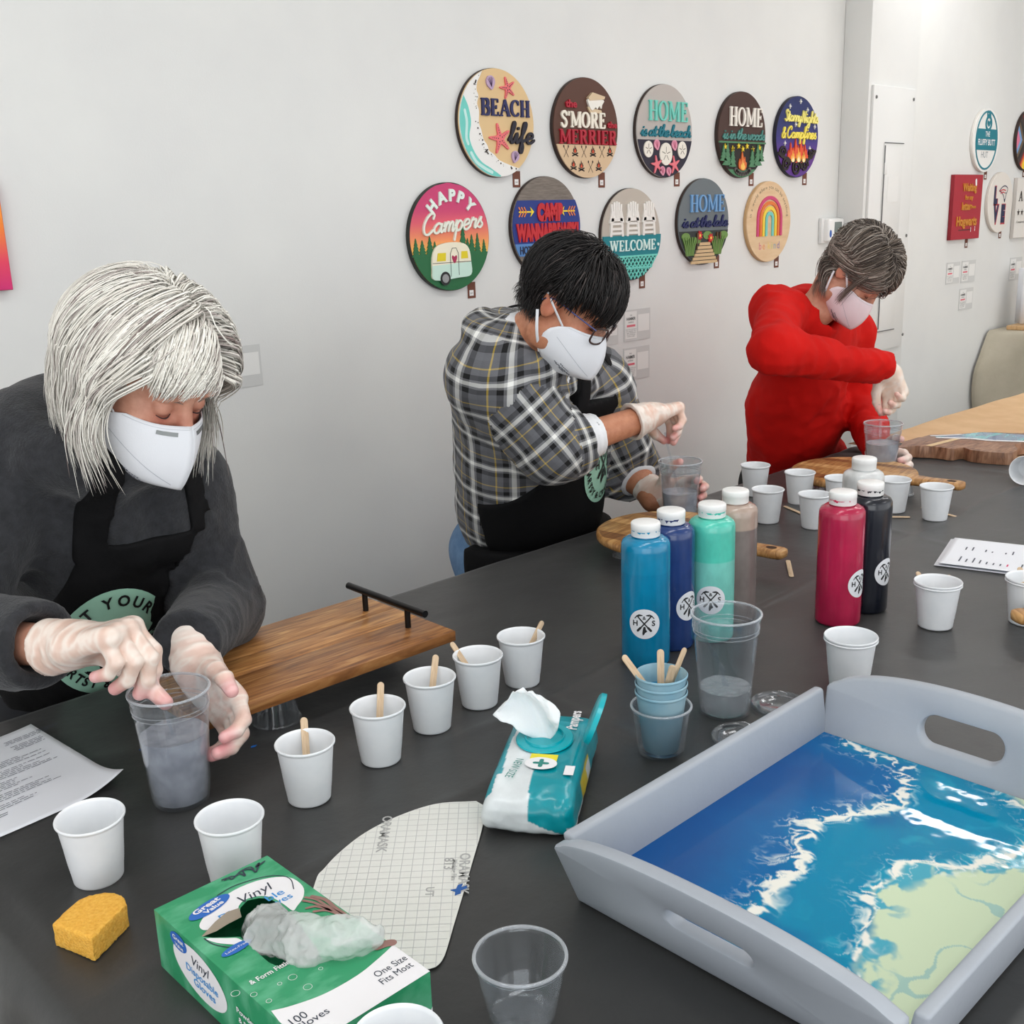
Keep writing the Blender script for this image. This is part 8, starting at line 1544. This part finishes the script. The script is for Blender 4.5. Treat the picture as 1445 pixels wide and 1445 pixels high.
    def ok(l): return (l[:, 2] > .058+.0*l[:, 1]) | ((l[:, 1] < .030) & (l[:, 2] > .026)) | ((l[:, 1] < -.022) & (l[:, 2] > -.050))
    loc, P0, nr = scalp_points(Hd, 5200, 5, ok)
    def comb(p): fr = np.clip((p[:, 1]+.03)/.07, 0, 1); d = np.stack([p[:, 0]*5+.10*np.ones(len(p)), fr*1.1-.45, -.35-.9*np.clip(np.abs(p[:, 0])/.08, 0, 1)], 1); return d
    L = .056+.026*rng.random(len(loc))+.010*np.clip(loc[:, 1]/.06, 0, 1); L = np.where(loc[:, 2] < .05, .030+.010*rng.random(len(loc)), L); L = np.where((np.abs(loc[:, 0]) > .045) & (loc[:, 1] > -.02), L*.72, L); u = rng.random(len(loc)); C = np.array([np.array(lin((22, 19, 19) if q < .72 else (38, 33, 32) if q < .94 else (70, 62, 60))) for q in u])
    mh = M('hair_fibre', attr='Col', rough=.42, spec=.45); hair(Hd, P0, L, C, .0012+.0008*rng.random(len(loc)), root, t, comb, env=(.082, .105, .097), envc=(0, -.014, .040), steps=12, grav=.30, stiff=.62, pull=.5, lift=1.0+.13*rng.random(len(loc)), mat=mh, seed=6, cap=hair_cap(Hd, root, ok, (20, 18, 18)), curl=.05, wave=.5, fall=(.02, -.06), up0=.35)
    # plaid shirt with rolled sleeves
    A = SDF(); Rm = np.stack([-rt, fw, (0, 0, 1)]); A.ell(ch, (.215, .150, .21), Rm, .08); A.ell(be, (.215, .170, .19), Rm, .08); A.ell(wa, (.205, .160, .14), Rm, .08); A.cone(SRr, SLl, .088, .085, .07); A.cone((SRr+SLl)/2+np.array([0, .02, .02]), N, .105, .070, .06)
    nT = len(A.p); AT = SDF(); AT.p = list(A.p)
    cR = eR+(wR-eR)*.16; A.cone(SRr, eR, .088, .078, .05); A.cone(eR, cR, .076, .072, .03); A.cone(eR*.45+cR*.55, cR+(wR-eR)*.05, .080, .074, .008)
    cL = eL+(wL-eL)*.20; A.cone(SLl, eL, .086, .074, .05); A.cone(eL, cL, .070, .062, .03); A.cone(eL*.3+cL*.7, cL, .068, .066, .006)
    for k_ in range(12): a0, a1 = 2*PI*k_/12, 2*PI*(k_+1)/12; pt = lambda a: N+rt*.082*math.cos(a)*1.1+fw*(.085*math.sin(a))+np.array([0, 0, .004-.050*math.sin(a)]); A.cone(pt(a0), pt(a1), .028, .028, .02)
    A.cut(lambda P: s_cone(P, cR+(wR-eR)*.02, wR, .050, .050), .006); A.cut(lambda P: s_cone(P, cL+(wL-eL)*.0, wL, .046, .046), .006)
    A.cut(lambda P: wa[2]-.085+.02*np.sin(P[:, 0]*20)-P[:, 2] if False else P[:, 2]-(wa[2]-.075), .004) if False else None
    for e_, w_, c_2, k2 in ((eR, wR, cR, .075), (eL, wL, cL, .02)): dd = nz(w_-e_); cp = c_2+dd*k2*.35; A.cut(lambda P, dd=dd, cp=cp: np.maximum(-((P-cp)@dd), np.linalg.norm(P-cp-np.outer((P-cp)@dd, dd), axis=1)-.105), .004)
    hem = wa[2]-.080
    A.post = lambda P, d, g=folds(A, [(SRr, eR, .11, 62, .008), (SLl, eL, .10, 70, .007)], 8, .005, 11): np.maximum(g(P, d), hem+.012*np.sin(P[:, 0]*26)-P[:, 2])
    o, V, F = build_sdf('plaid_shirt', smear(A), (1.34, 1.45, T-.32), (2.25, 2.28, T+.60), .0054, plaid_mat(), root, t)
    cloth_coords(o, V, F, [(SRr, eR, .080, 0), (eR, cR+(wR-eR)*.1, .078, .3), (SLl, eL, .078, 0), (eL, cL, .066, .3)], wa, ch, fw)
    # white undershirt: sleeve ends and collar
    us = SDF(); us.cone(cR, eR+(wR-eR)*.42, .064, .049, .01); us.cut(lambda P: s_cone(P, eR+(wR-eR)*.34, wR, .043, .043), .003); us.post = lambda P, d: np.maximum(d, (P-(eR+(wR-eR)*.42))@nz(wR-eR))+.0015*np.sin(((P-eR)@nz(wR-eR))*330)
    wm = M('white_cotton', (234, 235, 238), .85, bump=.3, bs=300); build_sdf('undershirt_sleeve', us, eR-.12, wR+.06, .004, wm, root, t)
    us = SDF(); us.cone(cL, eL+(wL-eL)*.32, .055, .049, .01); us.post = lambda P, d: np.maximum(d, (P-(eL+(wL-eL)*.32))@nz(wL-eL)); build_sdf('undershirt_sleeve', us, np.minimum(eL, wL)-.1, np.maximum(eL, wL)+.1, .005, wm, root, t)
    us = SDF(); us.fn(lambda P: np.maximum(AT(P)-.004, np.maximum(np.maximum(np.abs((P-N)@rt)-.075+.30*np.clip(N[2]-P[:, 2]-.02, 0, 1), -(P-N)@fw), N[2]-.30-P[:, 2]))*.8, 0); build_sdf('undershirt', us, N-np.array([.16, .30, .32]), N+np.array([.16, .14, .08]), .005, wm, root, t)
    # apron
    armd = lambda P: np.minimum(np.minimum(s_cone(P, SRr, eR, .090, .080), s_cone(P, eR, cR+(wR-eR)*.06, .084, .080)), s_cone(P, SLl, eL, .088, .076))
    bc = (ch+be)/2
    def ap(P):
        q = P-be; f_ = q@fw; r_ = np.abs(q@rt); zt = P[:, 2]; top = ch[2]-.005; hw = .092+.23*np.clip((ch[2]-.01-zt)/(ch[2]-wa[2]+.03), 0, 1)**1.6; reg = np.maximum(np.maximum(r_-hw, -.02-f_), np.maximum(zt-top, -1)); rs = np.abs((P-be)@rt)
        sx_ = .076-.10*np.clip(zt-top, 0, .35); st = np.maximum(np.maximum(np.abs(r_-sx_)-.019, top-.03-zt), -.10-f_+.0*zt); nb = np.maximum(np.maximum(np.abs(np.linalg.norm((P-N)[:, :2], axis=1)-.0)-.115, np.abs(zt-N[2]-.012)-.018), f_-.02)
        d = AT(P); return np.maximum(d-.0085-.006*np.clip((wa[2]+.08-zt)/.1, 0, 1), np.minimum(np.maximum(reg, .003-armd(P)), np.maximum(st, -.05-armd(P))))*.75
    apm = M('apron_black', (9, 9, 11), .8, bump=.4, bs=500, spec=.25); ao, _, _ = build_sdf('apron', ap, (1.36, 1.45, T-.34), (2.2, 2.24, T+.60), .0056, apm, root, t); ao['label'] = 'black bib apron with a mint round badge'
    topz_ = ch[2]-.005
    def st_(P): q = P-be; r_ = np.abs(q@rt); zt = P[:, 2]; return np.maximum(np.maximum(A(P)-.0055, np.abs(r_-(.078-.04*np.clip(zt-topz_, 0, .3)))-.020), np.maximum(np.maximum(topz_-.035-zt, zt-N[2]-.07), -.045-(P-N)@fw))*.8
    build_sdf('apron_strap', st_, N-np.array([.20, .30, .26]), N+np.array([.20, .20, .12]), .0046, apm, root, t)
    # the apron carries on down over the hips
    sk_ = SDF(); sk_.ell(wa+np.array([0, 0, -.08]), (.225, .185, .16), Rm, .06); sk_.cone(wa+np.array([0, 0, -.10]), np.array([wa[0], wa[1], .45]), .205, .19, .08); sk_.post = lambda P, d: np.maximum(np.maximum(d-.012+.008*np.sin(((P-wa)@rt)*34), -.045-((P-wa)@fw)), np.maximum(P[:, 2]-(wa[2]-.045), .40-P[:, 2])); build_sdf('apron_skirt', smear(sk_), (1.38, 1.55, .36), (2.2, 2.24, T+.05), .009, apm, root, t)
    AS = SDF(); AS.fn(lambda P: AT(P)-.0095, 0); c_ = seen_on(AS, 851, 655); nrm = nz(fw*.93+np.array([-.20, -.02, .16])); rg = nz(np.cross((0, 0, 1), nrm)); rg = rg if rg@CR > 0 else -rg; up_ = nz(np.cross(nrm, rg)); up_ = up_ if up_[2] > 0 else -up_
    apron_logo(AS, root, ao, c_, rg, up_, nrm, .092)
    glove(HR, root, 'clear vinyl glove on the raised stirring hand', (226, 190, 172), (222, 130, 132), nz(wR-eR), cuff=.05, seed=11, flare=.044).parent = t
    glove(HL, root, 'clear vinyl glove on the hand steadying the cup', (224, 188, 172), (224, 128, 132), nz(wl-eL), cuff=.05, seed=12).parent = t
    jn = M('blue_denim', (108, 140, 176), .9, bump=.4, bs=300, var=(90, 122, 160), vs=40); tr = SDF()
    for s_ in (-1, 1): hp = hip+rt*s_*.095+np.array([0, 0, -.06]); kn = np.array([hp[0]+rt[0]*s_*.02, hp[1]-.02, .46]); tr.cone(hp, kn, .105, .078, .05); tr.cone(kn, np.array([kn[0], kn[1]+.04, .10]), .078, .062, .03)
    tr.ell(hip+np.array([0, .02, .0]), (.195, .165, .12), Rm, .05); build_sdf('jeans', tr, (1.38, 1.62, .05), (2.1, 2.26, T+.02), .012, jn, root, t)
    for s_ in (-1, 1): hp = hip+rt*s_*.095; kx, ky = hp[0]+rt[0]*s_*.02, hp[1]-.02; sh = SDF(); sh.cone((kx, ky+.05, .045), (kx+.03, ky-.11, .032), .043, .034, .02); sh.post = lambda P, d: np.maximum(d, .004-P[:, 2]); build_sdf('shoe', sh, (kx-.09, ky-.18, -.01), (kx+.10, ky+.12, .11), .008, M('shoe_black', (24, 24, 26), .5), root, t)
    clear_cup('clear_cup', 'large clear cup of epoxy held by the woman in plaid over the board', 'cup', tuple(cupb), .0535, .0375, .161, .085, True, group='large clear mixing cups')
    tb = HR.f[0][-1]*.5+HR.t[-1]*.5; b = MB(); v, f = tube(smooth_path([tb+np.array([-.002, .002, .02]), tb, np.array([cupd[0]-.004, cupd[1], cupd[2]-.08])], 8), .0036, 10, flat_=.5); b.add(v, f); tag(b.build('clear_stirrer', m_clear), 'clear stirrer held by the woman in plaid', 'stirrer')
woman_plaid()
# ---- the woman at the right: grey brown bob, red sweater
def woman_red():
    Hd = Head(J(1208, 384, 1.62), nz((.11, -.55, -.82)), R(0), .98); root = np.array([2.86, 1.98, 0.])
    t = thing('person', 'person with a grey brown bob in a red sweater by the far round board', 'person', tuple(root))
    fw = nz((.12, -.99, 0)); rt = np.array([fw[1], -fw[0], 0]); N = Hd.c+np.array([-.03, .095, -.105])
    wa = J(1122, 650, 1.94); ch = J(1137, 500, 1.82); be = J(1125, 590, 1.87)-fw*.01; hip = wa+np.array([0, .03, -.08])
    SRr, SLl = J(1097, 440, 1.76), J(1198, 470, 1.80); eR, wR = J(1092, 494, 1.60), J(1232, 522, 1.545); eL = J(1214, 570, 1.78)
    cupd = atd(1247.5, 580, 3.02); cupb = np.array([cupd[0], cupd[1], T+.001]); rim = T+.162
    dR = nz(J(1254, 556, 1.52)-wR); dR = nz(dR+np.array([.0, 0, -.15])); tipR = np.array([cupd[0]-.012, cupd[1]-.01, rim+.010])
    HR = grip(wR, nz(J(1250, 548, 1.51)-wR+np.array([0, 0, -.05])), nz((-.35, -.35, -.85)), 1, [(42, 36, 20), (48, 40, 22), (54, 46, 26), (60, 50, 30)], .02, .95, J(1243, 583, 1.50)); wR = HR.w
    wl = np.array([cupd[0]+.095, cupd[1]+.055, T+.045]); HL = Hand(wl, nz((-.15, -.95, -.12)), nz((-.95, .25, .0)), -1, [(34, 40, 26), (34, 40, 28), (36, 42, 30), (36, 42, 30)], .05, thumb=(.5, .8, .25, .9, .2, .35), k=.93); wL = wl
    S = SDF(); head_sdf(S, Hd); S.cone(Hd.p(0, -.022, -.07), N, .046, .050, .03); S.ell(ch, (.14, .09, .16), k=.06); S.ell(be, (.135, .09, .16), k=.06); S.ell(hip, (.15, .10, .13), k=.06); S.cone(SRr, SLl, .042, .042, .06)
    arm(S, SRr, eR, wR, .040, .034, .0255, .03); arm(S, SLl, eL, wL, .040, .034, .0255, .03); HR.sdf(S, -.0012); HL.sdf(S, -.0012)
    for s_ in (-1, 1): hp = hip+rt*s_*.085+np.array([0, 0, -.08]); kn = np.array([hp[0]+rt[0]*s_*.02, hp[1]-.02, .46]); S.cone(hp, kn, .078, .055, .05); S.cone(kn, np.array([kn[0], kn[1]+.04, .09]), .055, .036, .03); S.cone(np.array([kn[0], kn[1]+.04, .06]), np.array([kn[0]+.02, kn[1]-.10, .035]), .034, .027, .03)
    base = np.array(lin((206, 150, 124)))
    def sk(V): q = Hd.loc(V); c = np.tile(base, (len(V), 1)); red = np.array(lin((206, 126, 104))); w = np.exp(-((np.abs(q[:, 0])-.08)**2/.0004+(q[:, 1]+.01)**2/.0008+q[:, 2]**2/.0014)); w2 = np.exp(-((np.abs(q[:, 0])-.034)**2/.0004+(q[:, 1]-.085)**2/.0008+(q[:, 2]-.004)**2/.0004)); return c+(red-c)*np.clip(.5*w+.4*w2, 0, .8)[:, None]
    build_sdf('body', S, (2.30, 1.30, .0), (3.35, 2.22, T+.76), .015, skin('skin_red_woman', (206, 150, 124), 0), root, t, [(Hd.p(0, .03, -.01), .12, .0034), (HR.w+HR.d*.05, .08, .0046), (HL.w+HL.d*.05, .08, .0046), (N+fw*.08, .08, .006)], sk)
    lashes(Hd, t, root, (110, 92, 80), (58, 44, 38)); face_mask(Hd, t, root, 'pinkish white folded respirator mask', M('mask_pinkish', (240, 226, 230), .7, bump=.15, bs=400), wire=False)
    rng = np.random.default_rng(21); part = .030
    def ok(l): return (l[:, 2] > .060) | ((l[:, 1] < .035) & (l[:, 2] > .030)) | ((l[:, 1] < -.018) & (l[:, 2] > -.050))
    loc, P0, nr = scalp_points(Hd, 5200, 8, ok); fs = (loc[:, 1] > .02) & (loc[:, 0] > part-.02)
    st = {'f': fs}
    def comb(p):
        sd = np.tanh((p[:, 0]-part)/.015); d = np.stack([sd*(1-.3*np.clip(p[:, 1]/.06, 0, 1)), .35*np.clip((p[:, 1]+.02)/.08, -1, 1)-.10, -.35+0*sd], 1); tuck = (p[:, 0] > .055) & (p[:, 2] < .05); d = np.where(tuck[:, None], np.stack([.2+0*sd, -1.0+0*sd, -.45+0*sd], 1), d); return d
    L = .155+.03*rng.random(len(loc)); L = np.where(loc[:, 2] < .03, .075+.02*rng.random(len(loc)), L); L = np.where(loc[:, 1] > .03, L*.92, L)
    u = vnoise(loc, 70, 6, 2)*.5+.5*rng.random(len(loc)); C = np.array([np.array(lin((98, 86, 76) if q < .38 else (70, 60, 54) if q < .56 else (134, 122, 112) if q < .70 else (168, 158, 148))) for q in u]); mh = M('hair_fibre', attr='Col', rough=.42, spec=.45)
    hair(Hd, P0, L, C, .0011+.0008*rng.random(len(loc)), root, t, comb, env=(.084, .107, .097), envc=(0, -.012, .040), steps=15, grav=.34, stiff=.62, pull=.55, lift=1.01+.09*rng.random(len(loc)), mat=mh, seed=16, cap=hair_cap(Hd, root, ok, (86, 76, 68)), curl=.025, wave=.3, fall=(.00, -.05), extra=[(np.array([0, .018, -.05]), np.array([.080, .070, .10]))], inward=.1)
    # loose lock in front of the ear down to the mask
    k = 60; r0 = Hd.p(.058, .030, .075)+rng.normal(0, .004, (k, 3)); lk = np.array([[.058, .034, .075], [.082, .040, .045], [.086, .040, .01], [.083, .044, -.03], [.078, .052, -.062]]); b = MB()
    for q in range(k): j = rng.normal(0, .0028, 3); pts = smooth_path([Hd.p(*(p+j*(1+.3*i))) for i, p in enumerate(lk)], 5); v, f = tube(pts, .0010*np.linspace(1, .2, len(pts)), 4, caps=False); b.add(v-root, f, 0, np.array(lin((92, 80, 72) if q % 3 else (140, 128, 118))))
    b.build('hair_lock', mh, t, angle=180)
    # red sweater
    A = SDF(); Rm = np.stack([-rt, fw, (0, 0, 1)]); A.ell(ch, (.185, .130, .20), Rm, .08); A.ell(be, (.190, .150, .17), Rm, .08); A.ell(wa, (.195, .155, .13), Rm, .08); A.cone(SRr, SLl, .064, .062, .06); A.cone((SRr+SLl)/2+np.array([0, .02, .01]), N+np.array([0, .01, -.035]), .085, .058, .06)
    AT = SDF(); AT.p = list(A.p); wc = wR-nz(wR-eR)*.022
    A.cone(SRr, eR, .068, .056, .05); A.cone(eR, wc, .057, .043, .03); A.cone(wc-nz(wR-eR)*.035, wc, .049, .047, .006); A.cone(SLl, eL, .070, .060, .05); A.cone(eL, wL-nz(wL-eL)*.03, .060, .042, .03)
    A.cut(lambda P: s_cone(P, wc-nz(wR-eR)*.015, wR+nz(wR-eR)*.05, .034, .040), .004)
    vn = N+fw*.13+np.array([0, 0, -.105]); A.cut(lambda P: s_cone(P, N+np.array([0, 0, .05]), N+np.array([0, 0, -.005]), .075, .064), .012); A.cut(lambda P: s_cone(P, N+fw*.05+np.array([0, 0, .0]), vn, .058, .010), .010)
    dd = nz(wR-eR); A.cut(lambda P: np.maximum(-((P-wc)@dd), np.linalg.norm(P-wc-np.outer((P-wc)@dd, dd), axis=1)-.085), .004); d2 = nz(wL-eL); c2_ = wL-d2*.02; A.cut(lambda P: np.maximum(-((P-c2_)@d2), np.linalg.norm(P-c2_-np.outer((P-c2_)@d2, d2), axis=1)-.085), .004)
    hem = wa[2]-.085
    A.post = lambda P, d, g=folds(A, [(SRr, eR, .09, 50, .005), (eR, wR, .08, 55, .005), (eL, wL, .08, 60, .005)], 15, .0105, 8): np.maximum(g(P, d)+.006*np.sin(((P-be)@rt)*16+(P[:, 2]-be[2])*26)*np.clip((ch[2]-P[:, 2])/.1, 0, 1), hem+.035*((P-wa)@fw)-P[:, 2])
    build_sdf('red_sweater', smear(A), (2.30, 1.34, T-.32), (3.32, 2.24, T+.62), .0066, M('red_jersey', (202, 16, 8), .85, bump=.4, bs=320, spec=.25, var=(190, 12, 6), vs=12), root, t)
    glove(HR, root, 'clear vinyl glove on the far stirring hand', (230, 208, 190), (232, 160, 150), nz(wR-eR)*.8+dR*.2, cuff=.045, seed=31, flare=.041).parent = t
    glove(HL, root, 'clear vinyl glove on the far hand round the cup', (232, 206, 194), (232, 160, 156), nz(wL-eL), cuff=.04, seed=32).parent = t
    pm = M('trousers_black', (20, 20, 22), .85); tr = SDF()
    for s_ in (-1, 1): hp = hip+rt*s_*.09+np.array([0, 0, -.06]); kn = np.array([hp[0]+rt[0]*s_*.02, hp[1]-.02, .46]); tr.cone(hp, kn, .102, .074, .05); tr.cone(kn, np.array([kn[0], kn[1]+.04, .10]), .074, .060, .03)
    tr.ell(hip+np.array([0, .01, .0]), (.185, .145, .13), Rm, .05); build_sdf('trousers', tr, (2.5, 1.62, .05), (3.3, 2.24, T+.03), .012, pm, root, t)
    for s_ in (-1, 1): hp = hip+rt*s_*.09; kx, ky = hp[0]+rt[0]*s_*.02, hp[1]-.02; sh = SDF(); sh.cone((kx, ky+.05, .045), (kx+.02, ky-.11, .032), .043, .034, .02); sh.post = lambda P, d: np.maximum(d, .004-P[:, 2]); build_sdf('shoe', sh, (kx-.09, ky-.18, -.01), (kx+.10, ky+.12, .11), .008, M('shoe_black', (24, 24, 26), .5), root, t)
    clear_cup('clear_cup', 'large clear cup of cloudy epoxy in the hands of the woman in red', 'cup', tuple(cupb), .0535, .0375, .161, .105, True, group='large clear mixing cups')
    tb = HR.f[0][-1]*.5+HR.t[-1]*.5; b = MB(); v, f = tube(smooth_path([tb+np.array([-.002, .002, .02]), tb, np.array([cupd[0]-.004, cupd[1], rim-.09])], 8), .0036, 10, flat_=.5); b.add(v, f); tag(b.build('clear_stirrer', m_clear), 'clear stirrer held by the woman in red', 'stirrer')
woman_red()
